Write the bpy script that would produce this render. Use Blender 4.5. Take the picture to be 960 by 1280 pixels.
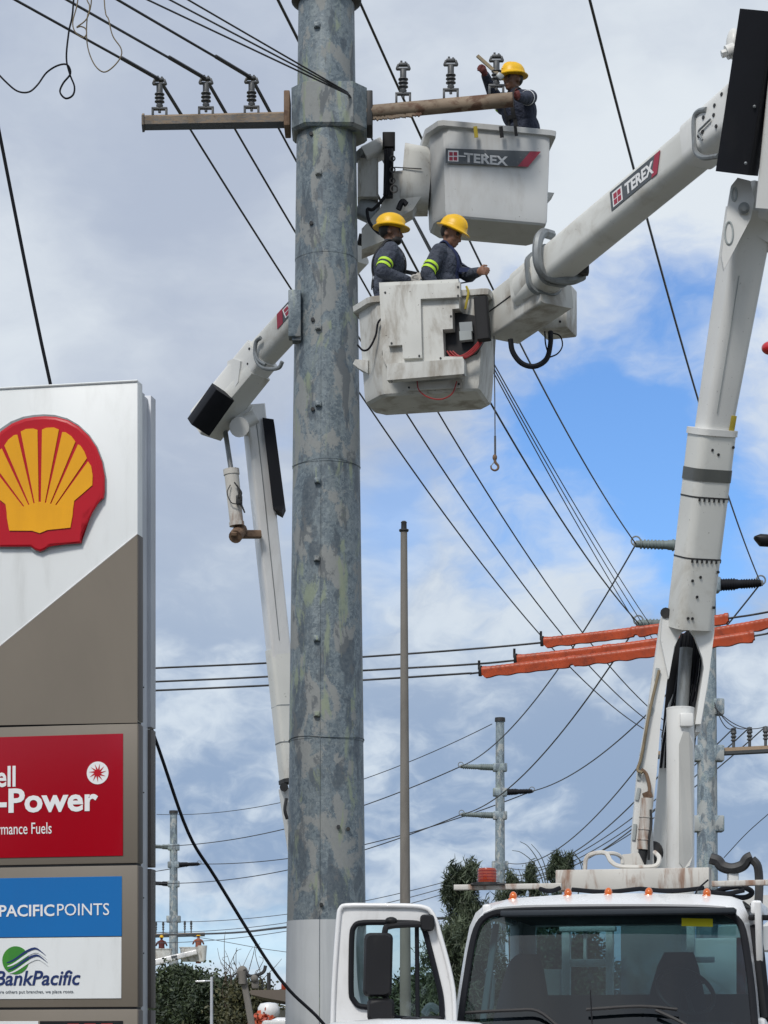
import bpy, bmesh, math, random
import numpy as np
from mathutils import Vector, Matrix

R = math.radians
for o in list(bpy.data.objects):
    bpy.data.objects.remove(o, do_unlink=True)
S = bpy.context.scene
COL = S.collection

# ---------------------------------------------------------------- camera
F = 3080.0            # focal length in photo pixels (photo 960 wide)
HZ = 1330.0           # row of the horizon, just under the frame
CAM = Vector((0, 0, 1.6))
cd = bpy.data.cameras.new('camera')
cam = bpy.data.objects.new('camera', cd)
COL.objects.link(cam)
cam.location = CAM
cam.rotation_euler = (R(90), 0, 0)
cd.sensor_fit = 'HORIZONTAL'
cd.sensor_width = 36
cd.lens = 36 * F / 960
cd.shift_y = (HZ - 640) / 960
cd.clip_start = 0.1
cd.clip_end = 6000
S.camera = cam

# ---------------------------------------------------------------- world and sun
SUN_AZ = math.atan2(-0.36, -0.85)      # clockwise from +Y: behind the camera, to the left
SUN_EL = R(46)
SKY = 0.10
SEED = (9.3, 4.4, 1.1)
w = bpy.data.worlds.new('World')
S.world = w
w.use_nodes = True
wt = w.node_tree
wt.nodes.clear()


def N(t, kind, **kw):
    n = t.nodes.new(kind)
    for k, v in kw.items():
        if k == 'ins':
            for a, b in v.items():
                if hasattr(b, 'is_output'):
                    t.links.new(b, n.inputs[a])
                else:
                    n.inputs[a].default_value = b
        else:
            setattr(n, k, v)
    return n


def M_(t, op, a, b=None, clamp=False):
    n = t.nodes.new('ShaderNodeMath')
    n.operation = op
    n.use_clamp = clamp
    for i, v in enumerate((a, b)):
        if v is None:
            continue
        if hasattr(v, 'is_output'):
            t.links.new(v, n.inputs[i])
        else:
            n.inputs[i].default_value = v
    return n.outputs[0]


def VM(t, op, a, b=None, out=0):
    n = t.nodes.new('ShaderNodeVectorMath')
    n.operation = op
    for i, v in enumerate((a, b)):
        if v is None:
            continue
        if hasattr(v, 'is_output'):
            t.links.new(v, n.inputs[i])
        else:
            n.inputs[i].default_value = v
    return n.outputs[out]


def mixc(t, fac, a, b):
    n = t.nodes.new('ShaderNodeMix')
    n.data_type = 'RGBA'
    for i, v in ((0, fac), (6, a), (7, b)):
        if hasattr(v, 'is_output'):
            t.links.new(v, n.inputs[i])
        elif i == 0:
            n.inputs[0].default_value = v
        else:
            n.inputs[i].default_value = (v[0], v[1], v[2], 1)
    return n.outputs[2]


def ramp(t, fac, stops):
    n = t.nodes.new('ShaderNodeMapRange')
    n.interpolation_type = 'SMOOTHSTEP'
    t.links.new(fac, n.inputs[0])
    n.inputs[1].default_value = stops[0]
    n.inputs[2].default_value = stops[1]
    n.inputs[3].default_value = 0
    n.inputs[4].default_value = 1
    return n.outputs[0]


def noise(t, vec, scale, detail=4, rough=0.5, dist=0.0):
    n = N(t, 'ShaderNodeTexNoise', ins={'Scale': scale, 'Detail': detail, 'Roughness': rough, 'Distortion': dist})
    t.links.new(vec, n.inputs['Vector'])
    return n.outputs[0]


sky = N(wt, 'ShaderNodeTexSky', sky_type='NISHITA', sun_disc=False, sun_elevation=SUN_EL, sun_rotation=SUN_AZ,
        altitude=0, air_density=1.0, dust_density=0.0, ozone_density=4.0)
tc = N(wt, 'ShaderNodeTexCoord')
d = VM(wt, 'NORMALIZE', tc.outputs['Generated'])
dz = N(wt, 'ShaderNodeSeparateXYZ', ins={0: d}).outputs[2]
ds = VM(wt, 'ADD', VM(wt, 'MULTIPLY', d, (1.0, 1.0, 1.7)), SEED)
warp = N(wt, 'ShaderNodeTexNoise', ins={'Scale': 9.0, 'Detail': 4.0, 'Roughness': 0.6, 'Vector': ds})
wv = VM(wt, 'SCALE', VM(wt, 'SUBTRACT', warp.outputs[1], (0.5, 0.5, 0.5)))
wv.node.inputs['Scale'].default_value = 0.09
dw = VM(wt, 'ADD', ds, wv)
big = noise(wt, dw, 5.0, 2, 0.5)
puff = noise(wt, dw, 17.0, 7, 0.58)


def gap(cx, cz, rx, rz, tilt):
    """soft gap in the cloud deck around one direction of the sky"""
    c = Vector((cx, 1, cz)).normalized()
    rel = VM(wt, 'SUBTRACT', d, tuple(c))
    wob = VM(wt, 'SCALE', VM(wt, 'SUBTRACT', warp.outputs[1], (0.5, 0.5, 0.5)))
    wob.node.inputs['Scale'].default_value = 0.075
    rel = VM(wt, 'ADD', rel, wob)
    s = N(wt, 'ShaderNodeSeparateXYZ', ins={0: rel})
    ca, sa = math.cos(tilt), math.sin(tilt)
    u = M_(wt, 'ADD', M_(wt, 'MULTIPLY', s.outputs[0], ca), M_(wt, 'MULTIPLY', s.outputs[2], sa))
    v = M_(wt, 'SUBTRACT', M_(wt, 'MULTIPLY', s.outputs[2], ca), M_(wt, 'MULTIPLY', s.outputs[0], sa))
    u = M_(wt, 'MULTIPLY', u, 1 / rx)
    v = M_(wt, 'MULTIPLY', v, 1 / rz)
    return M_(wt, 'SQRT', M_(wt, 'ADD', M_(wt, 'MULTIPLY', u, u), M_(wt, 'MULTIPLY', v, v)))


def gpx(px, py, rx, rz, tilt):
    return gap((px - 480) / F, (HZ - py) / F, rx / F, rz / F, tilt)


# distance into the open parts of the deck, roughened by the cloud puffs
rough_ = M_(wt, 'MULTIPLY', M_(wt, 'SUBTRACT', puff, 0.5), 1.5)


def opening(r2, lo, hi_, k):
    return M_(wt, 'MULTIPLY', M_(wt, 'SUBTRACT', 1.0, ramp(wt, M_(wt, 'ADD', r2, rough_), (lo, hi_))), k)


g = opening(M_(wt, 'MINIMUM', gpx(742, 545, 225, 165, R(40)), gpx(795, 650, 150, 115, R(-20))), 0.5, 1.3, 1.0)
g = M_(wt, 'MAXIMUM', g, opening(gpx(470, 640, 70, 130, R(-15)), 0.1, 1.3, 0.6))
g = M_(wt, 'MAXIMUM', g, opening(gpx(260, 1160, 230, 65, R(0)), 0.1, 1.3, 0.45))
# the deck is broken elsewhere too
g = M_(wt, 'MAXIMUM', g, M_(wt, 'MULTIPLY', ramp(wt, noise(wt, VM(wt, 'ADD', dw, (4.0, 1.0, 2.0)), 2.6, 4, 0.55), (0.60, 0.72)), 0.9))
# brightness of the cloud deck: slow change plus puffs; blue-grey undersides low down
soft = ramp(wt, M_(wt, 'ADD', M_(wt, 'MULTIPLY', big, 0.75), M_(wt, 'MULTIPLY', puff, 0.25)), (0.34, 0.66))
crisp = ramp(wt, M_(wt, 'ADD', M_(wt, 'MULTIPLY', big, 0.3), M_(wt, 'MULTIPLY', puff, 0.7)), (0.44, 0.60))
hi = ramp(wt, dz, (0.10, 0.28))
lowc = mixc(wt, crisp, (0.295, 0.405, 0.585), (0.64, 0.73, 0.83))
hic = mixc(wt, soft, (0.45, 0.515, 0.64), (0.75, 0.81, 0.87))
cloud = mixc(wt, hi, lowc, hic)
cl = N(wt, 'ShaderNodeVectorMath', operation='SCALE')
wt.links.new(cloud, cl.inputs[0])
cl.inputs['Scale'].default_value = 1.0 / SKY
blue = N(wt, 'ShaderNodeVectorMath', operation='MULTIPLY')
wt.links.new(sky.outputs[0], blue.inputs[0])
blue.inputs[1].default_value = (0.95, 1.2, 1.5)
fin = mixc(wt, g, cl.outputs[0], blue.outputs[0])
bg = N(wt, 'ShaderNodeBackground', ins={'Color': fin, 'Strength': SKY})
wo = N(wt, 'ShaderNodeOutputWorld')
wt.links.new(bg.outputs[0], wo.inputs[0])

sl = bpy.data.lights.new('sun', 'SUN')
sl.energy = 2.4
sl.angle = R(12)
sl.color = (1.0, 0.96, 0.9)
so = bpy.data.objects.new('sun', sl)
COL.objects.link(so)
sd = Vector((math.sin(SUN_AZ) * math.cos(SUN_EL), math.cos(SUN_AZ) * math.cos(SUN_EL), math.sin(SUN_EL)))
so.rotation_euler = sd.to_track_quat('Z', 'Y').to_euler()
so.location = sd * 60

S.view_settings.view_transform = 'Standard'
S.view_settings.look = 'None'
S.view_settings.exposure = 0.0
S.view_settings.gamma = 1.0
S.view_settings.use_curve_mapping = False
S.render.engine = 'CYCLES'

# ---------------------------------------------------------------- helpers


def at(px, py, Y):
    """a point of the place: the sight line of a photo pixel at depth Y"""
    return Vector(((px - 480) / F * Y, Y, CAM.z + (HZ - py) / F * Y))


def on_plane(px, py, p, n):
    dr = Vector(((px - 480) / F, 1, (HZ - py) / F))
    t = (p - CAM).dot(n) / dr.dot(n)
    return CAM + dr * t


def tag(o, label=None, cat=None, group=None, kind=None):
    if label:
        o['label'] = label
    if cat:
        o['category'] = cat
    if group:
        o['group'] = group
    if kind:
        o['kind'] = kind
    return o


ROOTM = {}


def thing(name, label, cat, loc=(0, 0, 0), rotz=0.0, group=None, roll=0.0):
    o = bpy.data.objects.new(name, None)
    COL.objects.link(o)
    o.empty_display_size = 0.3
    o.location = loc
    o.rotation_euler = (0, roll, rotz)
    m = Matrix.Translation(Vector(loc)) @ Matrix.Rotation(rotz, 4, 'Z') @ Matrix.Rotation(roll, 4, 'Y')
    ROOTM[o.name] = m
    tag(o, label, cat, group)
    return o


def rootm(p):
    while p.parent:
        p = p.parent
    return ROOTM.get(p.name, Matrix.Identity(4))


def obj(name, bm, mats, parent=None, smooth=40, local=False, loc=None, label=None, mesh=None):
    """one mesh object; geometry is given in world space unless local"""
    if mesh is None:
        me = bpy.data.meshes.new(name)
        if parent is not None and not local:
            bm.transform(rootm(parent).inverted())
        bmesh.ops.recalc_face_normals(bm, faces=bm.faces)
        if smooth:
            for f in bm.faces:
                f.smooth = True
            for e in bm.edges:
                if len(e.link_faces) == 2:
                    e.smooth = e.calc_face_angle(0) < R(smooth)
        bm.to_mesh(me)
        bm.free()
        for m in (mats if isinstance(mats, (list, tuple)) else [mats]):
            me.materials.append(m)
    else:
        me = mesh
    o = bpy.data.objects.new(name, me)
    COL.objects.link(o)
    if parent is not None:
        o.parent = parent
    if loc is not None:
        o.location = loc
    if label:
        o['label'] = label
    return o


def BM():
    return bmesh.new()


def merge(bm, tmp):
    me = bpy.data.meshes.new('tmp')
    tmp.to_mesh(me)
    tmp.free()
    bm.from_mesh(me)
    bpy.data.meshes.remove(me)


def frame(zax, hint=(0, 0, 1)):
    z = Vector(zax).normalized()
    h = Vector(hint)
    x = h.cross(z)
    if x.length < 1e-4:
        x = Vector((1, 0, 0)).cross(z)
        if x.length < 1e-4:
            x = Vector((0, 1, 0)).cross(z)
    x.normalize()
    y = z.cross(x)
    return Matrix((x, y, z)).transposed()


def box(bm, c, size, rot=None, bev=0.0, seg=2):
    t = bmesh.new()
    bmesh.ops.create_cube(t, size=1)
    bmesh.ops.scale(t, vec=size, verts=t.verts)
    if bev:
        bmesh.ops.bevel(t, geom=t.edges[:], offset=bev, segments=seg, profile=0.5, affect='EDGES')
    m = (rot.to_4x4() if rot is not None else Matrix.Identity(4))
    t.transform(Matrix.Translation(Vector(c)) @ m)
    merge(bm, t)
    return bm


def loft(bm, rings, caps=True, closed=True):
    vs = [[bm.verts.new(p) for p in r] for r in rings]
    n = len(vs[0])
    for a, b in zip(vs[:-1], vs[1:]):
        for i in range(n if closed else n - 1):
            j = (i + 1) % n
            bm.faces.new((a[i], a[j], b[j], b[i]))
    if caps and closed:
        bm.faces.new(vs[0][::-1])
        bm.faces.new(vs[-1])
    return bm


def rrect(w, h, r, n=3):
    out = []
    for cx, cy, a0 in ((w / 2 - r, h / 2 - r, 0), (-w / 2 + r, h / 2 - r, 90), (-w / 2 + r, -h / 2 + r, 180), (w / 2 - r, -h / 2 + r, 270)):
        for k in range(n + 1):
            a = R(a0 + 90 * k / n)
            out.append((cx + r * math.cos(a), cy + r * math.sin(a)))
    return out


def beam(bm, p0, p1, s0, s1=None, r=0.03, hint=(0, 0, 1), spin=0.0, n=3, caps=True):
    """rounded rectangular beam; s = (width, height)"""
    s1 = s1 or s0
    p0, p1 = Vector(p0), Vector(p1)
    fr = frame(p1 - p0, hint) @ Matrix.Rotation(spin, 3, 'Z')
    rings = []
    for p, s in ((p0, s0), (p1, s1)):
        rings.append([p + fr @ Vector((x, y, 0)) for x, y in rrect(s[0], s[1], min(r, s[0] / 2.01, s[1] / 2.01), n)])
    return loft(bm, rings, caps)


def cyl(bm, p0, p1, r0, r1=None, n=16, caps=True):
    r1 = r0 if r1 is None else r1
    p0, p1 = Vector(p0), Vector(p1)
    fr = frame(p1 - p0)
    return loft(bm, [[p + fr @ Vector((r * math.cos(2 * math.pi * i / n), r * math.sin(2 * math.pi * i / n), 0)) for i in range(n)]
                     for p, r in ((p0, r0), (p1, r1))], caps)


def lathe(bm, prof, origin=(0, 0, 0), axis=(0, 0, 1), n=16):
    """prof = [(radius, height)...]"""
    fr = frame(axis)
    o = Vector(origin)
    return loft(bm, [[o + fr @ Vector((max(r, 1e-4) * math.cos(2 * math.pi * i / n), max(r, 1e-4) * math.sin(2 * math.pi * i / n), h)) for i in range(n)]
                     for r, h in prof], True)


def ell(bm, c, rad, rot=None, u=14, v=10):
    t = bmesh.new()
    bmesh.ops.create_uvsphere(t, u_segments=u, v_segments=v, radius=1)
    bmesh.ops.scale(t, vec=rad, verts=t.verts)
    t.transform(Matrix.Translation(Vector(c)) @ (rot.to_4x4() if rot is not None else Matrix.Identity(4)))
    merge(bm, t)
    return bm


def catmull(pts, sub=6):
    pts = [Vector(p) for p in pts]
    if len(pts) < 3:
        return pts
    P = [pts[0] * 2 - pts[1]] + pts + [pts[-1] * 2 - pts[-2]]
    out = []
    for i in range(1, len(P) - 2):
        a, b, c, e = P[i - 1:i + 3]
        for k in range(sub):
            t = k / sub
            out.append(0.5 * ((2 * b) + (c - a) * t + (2 * a - 5 * b + 4 * c - e) * t * t + (3 * b - a - 3 * c + e) * t ** 3))
    out.append(P[-2])
    return out


def tube(bm, pts, r, n=6, r1=None, flat=1.0):
    r1 = r if r1 is None else r1
    rings = []
    L = len(pts)
    fr = None
    for i, p in enumerate(pts):
        tg = (pts[min(i + 1, L - 1)] - pts[max(i - 1, 0)])
        if tg.length < 1e-6:
            tg = Vector((0, 0, 1))
        tg.normalize()
        if fr is None:
            x = frame(tg).col[0]
        else:
            x = fr - tg * fr.dot(tg)
            if x.length < 1e-5:
                x = frame(tg).col[0]
            x = Vector(x).normalized()
        x = Vector(x)
        y = tg.cross(x)
        fr = x
        rr = r + (r1 - r) * i / max(1, L - 1)
        rings.append([p + x * (rr * math.cos(2 * math.pi * k / n)) + y * (flat * rr * math.sin(2 * math.pi * k / n)) for k in range(n)])
    return loft(bm, rings, True)


def prism(bm, poly, ext):
    """planar polygon (3D points) extruded by a vector"""
    ext = Vector(ext)
    a = [bm.verts.new(Vector(p)) for p in poly]
    b = [bm.verts.new(Vector(p) + ext) for p in poly]
    n = len(a)
    fa = bm.faces.new(a)
    fb = bm.faces.new(b[::-1])
    for i in range(n):
        j = (i + 1) % n
        bm.faces.new((a[i], b[i], b[j], a[j]))
    return bm


def text(s, parent, mat, p0, ux, uy, width=None, height=None, name='lettering', bold=0.0, shear=0.0, ext=0.004, label=None, center=False, space=1.0):
    """solid lettering: lower-left corner p0, along ux, upright uy"""
    cu = bpy.data.curves.new('txt', 'FONT')
    cu.body = s
    cu.size = 1
    cu.extrude = 0.5
    cu.offset = bold
    cu.shear = shear
    cu.space_character = space
    cu.resolution_u = 3
    to = bpy.data.objects.new('txt', cu)
    COL.objects.link(to)
    bpy.context.view_layer.update()
    dg = bpy.context.evaluated_depsgraph_get()
    me = bpy.data.meshes.new_from_object(to.evaluated_get(dg))
    bpy.data.objects.remove(to)
    bm = bmesh.new()
    bm.from_mesh(me)
    bpy.data.meshes.remove(me)
    xs = [v.co.x for v in bm.verts]
    ys = [v.co.y for v in bm.verts]
    x0, x1, y0, y1 = min(xs), max(xs), min(ys), max(ys)
    sy = height / (y1 - y0) if height else None
    sx = width / (x1 - x0) if width else sy
    sy = sy or sx
    ux, uy = Vector(ux).normalized(), Vector(uy).normalized()
    nz = ux.cross(uy).normalized()
    for v in bm.verts:
        x, y, z = v.co
        v.co = Vector(p0) + ux * ((x - x0) * sx) + uy * ((y - y0) * sy) + nz * (ext * (z + 0.5))
    return obj(name, bm, mat, parent, smooth=0, label=label)


# ---------------------------------------------------------------- materials
MATS = {}


def new_mat(name):
    m = bpy.data.materials.new(name)
    m.use_nodes = True
    t = m.node_tree
    t.nodes.clear()
    b = N(t, 'ShaderNodeBsdfPrincipled')
    o = N(t, 'ShaderNodeOutputMaterial')
    t.links.new(b.outputs[0], o.inputs[0])
    MATS[name] = m
    return m, t, b


def setc(t, b, c):
    if hasattr(c, 'is_output'):
        t.links.new(c, b.inputs['Base Color'])
    else:
        b.inputs['Base Color'].default_value = (c[0], c[1], c[2], 1)


def bump(t, b, h, strength=0.2, dist=0.01):
    n = N(t, 'ShaderNodeBump', ins={'Strength': strength, 'Distance': dist, 'Height': h})
    t.links.new(n.outputs[0], b.inputs['Normal'])


def weathered(name, col, dirt=(0.3, 0.27, 0.22), amt=0.5, lo=0.52, hi_=0.75, scale=3.0, rough=0.45, metal=0.0, stretch=(1, 1, 0.35),
              speck=0.0, speck_col=(0.08, 0.07, 0.06), bmp=0.05, spec=0.5, var=0.12, fine_scale=60.0, coat=0.0, bdist=0.004):
    m, t, b = new_mat(name)
    tc = N(t, 'ShaderNodeTexCoord')
    v = tc.outputs['Object']
    vs = VM(t, 'MULTIPLY', v, stretch)
    n1 = noise(t, vs, scale, 8, 0.65, 0.4)
    n2 = noise(t, v, fine_scale, 4, 0.6)
    n3 = noise(t, v, scale * 0.4, 3, 0.5)
    c = mixc(t, ramp(t, n3, (0.3, 0.7)), tuple(x * (1 - var) for x in col), tuple(min(1, x * (1 + var * 0.6)) for x in col))
    f = M_(t, 'MULTIPLY', ramp(t, n1, (lo, hi_)), amt)
    c = mixc(t, f, c, dirt)
    if speck:
        n4 = noise(t, v, fine_scale * 0.45, 5, 0.7)
        c = mixc(t, M_(t, 'MULTIPLY', ramp(t, n4, (0.66, 0.70)), speck), c, speck_col)
    setc(t, b, c)
    rr = M_(t, 'ADD', rough - 0.08, M_(t, 'MULTIPLY', n1, 0.16))
    t.links.new(rr, b.inputs['Roughness'])
    b.inputs['Metallic'].default_value = metal
    b.inputs['Specular IOR Level'].default_value = spec
    b.inputs['Coat Weight'].default_value = coat
    if bmp:
        bump(t, b, n2, bmp, bdist)
    return m


white_paint = weathered('white_paint', (0.71, 0.71, 0.69), (0.36, 0.33, 0.28), 0.55, 0.5, 0.78, 2.2, 0.38, speck=0.5, speck_col=(0.12, 0.10, 0.09))
cab_white = weathered('cab_white', (0.78, 0.78, 0.78), (0.42, 0.40, 0.37), 0.5, 0.5, 0.78, 2.4, 0.28, speck=0.25, coat=0.3, var=0.05)
fiberglass = weathered('fiberglass', (0.58, 0.58, 0.55), (0.25, 0.215, 0.17), 0.85, 0.46, 0.70, 4.0, 0.5, speck=0.95, speck_col=(0.10, 0.085, 0.07), bmp=0.12)
boom_fibre = weathered('boom_fibre', (0.68, 0.68, 0.645), (0.36, 0.325, 0.265), 0.6, 0.5, 0.76, 2.2, 0.42, speck=0.7, stretch=(1, 1, 1))
rusty_white = weathered('rusty_white', (0.55, 0.53, 0.49), (0.20, 0.085, 0.035), 0.85, 0.5, 0.64, 5.0, 0.6, speck=0.6, speck_col=(0.12, 0.05, 0.025), stretch=(1, 1, 0.2))
rust = weathered('rust', (0.19, 0.12, 0.075), (0.07, 0.035, 0.02), 0.8, 0.45, 0.65, 9.0, 0.75, speck=0.8, bmp=0.4, stretch=(1, 1, 1))
dark_metal = weathered('dark_metal', (0.035, 0.036, 0.038), (0.09, 0.075, 0.06), 0.5, 0.5, 0.75, 8.0, 0.55, metal=0.3)
grey_metal = weathered('grey_metal', (0.26, 0.28, 0.29), (0.12, 0.11, 0.10), 0.6, 0.45, 0.7, 7.0, 0.5, metal=0.4, speck=0.3)
black_rubber = weathered('black_rubber', (0.006, 0.007, 0.011), (0.018, 0.018, 0.02), 0.6, 0.5, 0.8, 4.0, 0.65, var=0.2, spec=0.25)
black_plastic = weathered('black_plastic', (0.009, 0.009, 0.011), (0.03, 0.029, 0.027), 0.5, 0.5, 0.8, 6.0, 0.5, spec=0.3)
insul_grey = weathered('insulator_grey', (0.085, 0.09, 0.095), (0.04, 0.04, 0.04), 0.6, 0.45, 0.7, 12.0, 0.5)
green_grey = weathered('insulator_green_grey', (0.17, 0.21, 0.21), (0.08, 0.09, 0.09), 0.6, 0.45, 0.7, 9.0, 0.5)
wire_mat = weathered('conductor', (0.035, 0.036, 0.04), (0.08, 0.08, 0.08), 0.5, 0.45, 0.7, 3.0, 0.5, metal=0.2)
wire_grey = weathered('grey_conductor', (0.11, 0.115, 0.125), (0.06, 0.06, 0.06), 0.5, 0.45, 0.7, 3.0, 0.5, metal=0.3)
rope_mat = weathered('tan_rope', (0.24, 0.19, 0.12), (0.10, 0.08, 0.05), 0.6, 0.45, 0.7, 20.0, 0.8)
orange_hose = weathered('orange_cover', (0.44, 0.062, 0.014), (0.17, 0.028, 0.01), 0.75, 0.46, 0.72, 6.0, 0.42, stretch=(1, 1, 1), bmp=0.12, var=0.2)
concrete = weathered('grey_concrete', (0.20, 0.185, 0.165), (0.11, 0.10, 0.09), 0.7, 0.45, 0.7, 2.5, 0.85, speck=0.4, bmp=0.25)
base_paint = weathered('pale_grey_coating', (0.50, 0.52, 0.535), (0.40, 0.42, 0.44), 0.8, 0.4, 0.75, 3.5, 0.75, speck=0.15, stretch=(2.5, 2.5, 0.12), bmp=0.15, var=0.06)
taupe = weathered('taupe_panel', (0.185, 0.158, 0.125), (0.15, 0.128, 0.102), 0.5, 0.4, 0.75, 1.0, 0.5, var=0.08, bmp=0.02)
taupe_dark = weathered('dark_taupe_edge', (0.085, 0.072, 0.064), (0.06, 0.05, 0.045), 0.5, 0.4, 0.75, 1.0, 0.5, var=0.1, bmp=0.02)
sign_white = weathered('sign_white', (0.76, 0.78, 0.78), (0.58, 0.59, 0.58), 0.7, 0.48, 0.8, 2.0, 0.38, var=0.03, bmp=0.02, stretch=(2, 2, 0.4))
sign_grey = weathered('sign_post_grey', (0.50, 0.52, 0.56), (0.36, 0.37, 0.40), 0.5, 0.5, 0.75, 2.0, 0.5, metal=0.2)
sign_red = weathered('sign_red', (0.36, 0.003, 0.012), (0.30, 0.002, 0.009), 0.5, 0.4, 0.7, 1.0, 0.10, var=0.04, bmp=0.0)
emblem_red = weathered('emblem_red', (0.47, 0.008, 0.018), (0.36, 0.006, 0.014), 0.5, 0.45, 0.75, 2.0, 0.28, var=0.06, bmp=0.0, spec=0.3)
emblem_yellow = weathered('emblem_yellow', (0.82, 0.38, 0.010), (0.68, 0.30, 0.008), 0.5, 0.4, 0.75, 3.0, 0.34, var=0.06, bmp=0.0, spec=0.3)
sign_blue = weathered('sign_blue', (0.008, 0.15, 0.44), (0.006, 0.12, 0.37), 0.5, 0.4, 0.75, 1.0, 0.3, var=0.04, bmp=0.0)
ink_white = weathered('ink_white', (0.80, 0.80, 0.80), (0.7, 0.7, 0.7), 0.3, var=0.02, bmp=0.0, rough=0.4)
ink_navy = weathered('ink_navy', (0.010, 0.028, 0.13), (0.01, 0.02, 0.1), 0.3, var=0.05, bmp=0.0, rough=0.4)
ink_grey = weathered('ink_grey', (0.16, 0.18, 0.20), (0.12, 0.13, 0.15), 0.3, var=0.05, bmp=0.0, rough=0.5)
leaf_green_ink = weathered('ink_green', (0.07, 0.30, 0.02), (0.03, 0.20, 0.03), 0.8, 0.35, 0.65, 3.0, var=0.2, bmp=0.0, rough=0.4)
decal_grey = weathered('decal_grey', (0.075, 0.085, 0.095), (0.25, 0.25, 0.25), 0.6, 0.58, 0.72, 9.0, bmp=0.0, speck=0.7, speck_col=(0.2, 0.2, 0.2), stretch=(1, 1, 1))
decal_red = weathered('decal_red', (0.33, 0.022, 0.05), (0.45, 0.15, 0.17), 0.5, 0.55, 0.75, 9.0, bmp=0.0, stretch=(1, 1, 1))
hat_yellow = weathered('hat_yellow', (0.80, 0.46, 0.004), (0.62, 0.33, 0.01), 0.4, 0.5, 0.8, 14.0, 0.42, var=0.08, bmp=0.02, stretch=(1, 1, 1), speck=0.35, speck_col=(0.35, 0.2, 0.03))
amber = weathered('amber_lens', (0.62, 0.13, 0.012), (0.4, 0.07, 0.01), 0.5, 0.4, 0.7, 20.0, 0.18, bmp=0.0, coat=0.5)
red_lens = weathered('red_lens', (0.34, 0.045, 0.012), (0.2, 0.02, 0.008), 0.5, 0.4, 0.7, 20.0, 0.2, bmp=0.0, coat=0.5)
red_cable = weathered('red_hose', (0.30, 0.018, 0.022), (0.1, 0.02, 0.02), 0.5, 0.5, 0.75, 14.0, 0.45)
skin_a = weathered('skin_brown', (0.15, 0.072, 0.042), (0.11, 0.05, 0.03), 0.6, 0.4, 0.7, 12, 0.5, bmp=0.05, var=0.1)
skin_b = weathered('skin_tan', (0.24, 0.12, 0.075), (0.17, 0.08, 0.05), 0.6, 0.4, 0.7, 12, 0.5, bmp=0.05, var=0.1)
hair_mat = weathered('black_hair', (0.012, 0.010, 0.009), (0.02, 0.018, 0.015), 0.5, rough=0.6, bmp=0.3)
navy_cloth = weathered('navy_cloth', (0.020, 0.026, 0.050), (0.045, 0.055, 0.085), 0.8, 0.4, 0.7, 9.0, 0.85, stretch=(1, 1, 1), bmp=1.0, var=0.25, fine_scale=14.0, bdist=0.05)
grey_cloth = weathered('slate_cloth', (0.060, 0.071, 0.098), (0.032, 0.038, 0.058), 0.8, 0.42, 0.66, 10.0, 0.85, stretch=(1, 1, 0.8), bmp=1.0, var=0.25, fine_scale=14.0, bdist=0.05)
hi_vis = weathered('hi_vis_lime', (0.50, 0.78, 0.04), (0.4, 0.6, 0.05), 0.4, rough=0.6, bmp=0.0)
strap_navy = weathered('harness_navy', (0.012, 0.022, 0.075), (0.02, 0.03, 0.06), 0.6, rough=0.8, bmp=0.1)
strap_black = weathered('harness_black', (0.014, 0.014, 0.016), (0.03, 0.03, 0.03), 0.6, rough=0.8, bmp=0.1)
strap_yellow = weathered('strap_yellow', (0.42, 0.33, 0.04), (0.25, 0.2, 0.05), 0.6, rough=0.8, bmp=0.1)
glove_white = weathered('glove_white', (0.48, 0.46, 0.43), (0.25, 0.22, 0.19), 0.6, rough=0.8, bmp=0.2)
glove_red = weathered('glove_red', (0.13, 0.028, 0.026), (0.07, 0.025, 0.022), 0.6, rough=0.8, bmp=0.2)
seat_mat = weathered('seat_fabric', (0.010, 0.012, 0.022), (0.03, 0.035, 0.04), 0.6, rough=0.9, bmp=0.2)
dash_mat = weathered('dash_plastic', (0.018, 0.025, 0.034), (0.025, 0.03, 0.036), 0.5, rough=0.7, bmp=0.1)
trim_pale = weathered('pale_trim', (0.34, 0.37, 0.37), (0.25, 0.26, 0.26), 0.5, rough=0.6)
bark = weathered('bark', (0.10, 0.075, 0.055), (0.05, 0.04, 0.03), 0.7, 0.4, 0.7, 6.0, 0.9, bmp=0.6, stretch=(1, 1, 0.3))
asphalt = weathered('asphalt', (0.05, 0.05, 0.052), (0.075, 0.073, 0.07), 0.7, 0.4, 0.7, 0.8, 0.9, bmp=0.4, stretch=(1, 1, 1))
kerb_mat = weathered('kerb_concrete', (0.32, 0.31, 0.29), (0.2, 0.19, 0.18), 0.7, 0.4, 0.7, 2.0, 0.9, bmp=0.3)
line_paint = weathered('road_paint', (0.6, 0.6, 0.57), (0.3, 0.3, 0.29), 0.7, 0.45, 0.6, 4.0, 0.8, bmp=0.1)
ground_mat = weathered('grass_ground', (0.10, 0.105, 0.05), (0.17, 0.14, 0.10), 0.9, 0.45, 0.6, 0.25, 0.95, bmp=0.5, stretch=(1, 1, 1), fine_scale=20)
wall_cream = weathered('cream_wall', (0.55, 0.53, 0.48), (0.33, 0.31, 0.27), 0.5, 0.5, 0.75, 0.8, 0.8)
roof_brown = weathered('brown_fascia', (0.13, 0.105, 0.085), (0.08, 0.06, 0.05), 0.5, 0.5, 0.75, 1.2, 0.6)
sticker_yellow = weathered('sticker_yellow', (0.55, 0.5, 0.02), (0.5, 0.45, 0.03), 0.3, rough=0.5, bmp=0)
sticker_red = weathered('reflective_red', (0.25, 0.02, 0.03), (0.2, 0.02, 0.03), 0.3, rough=0.5, bmp=0)


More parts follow.
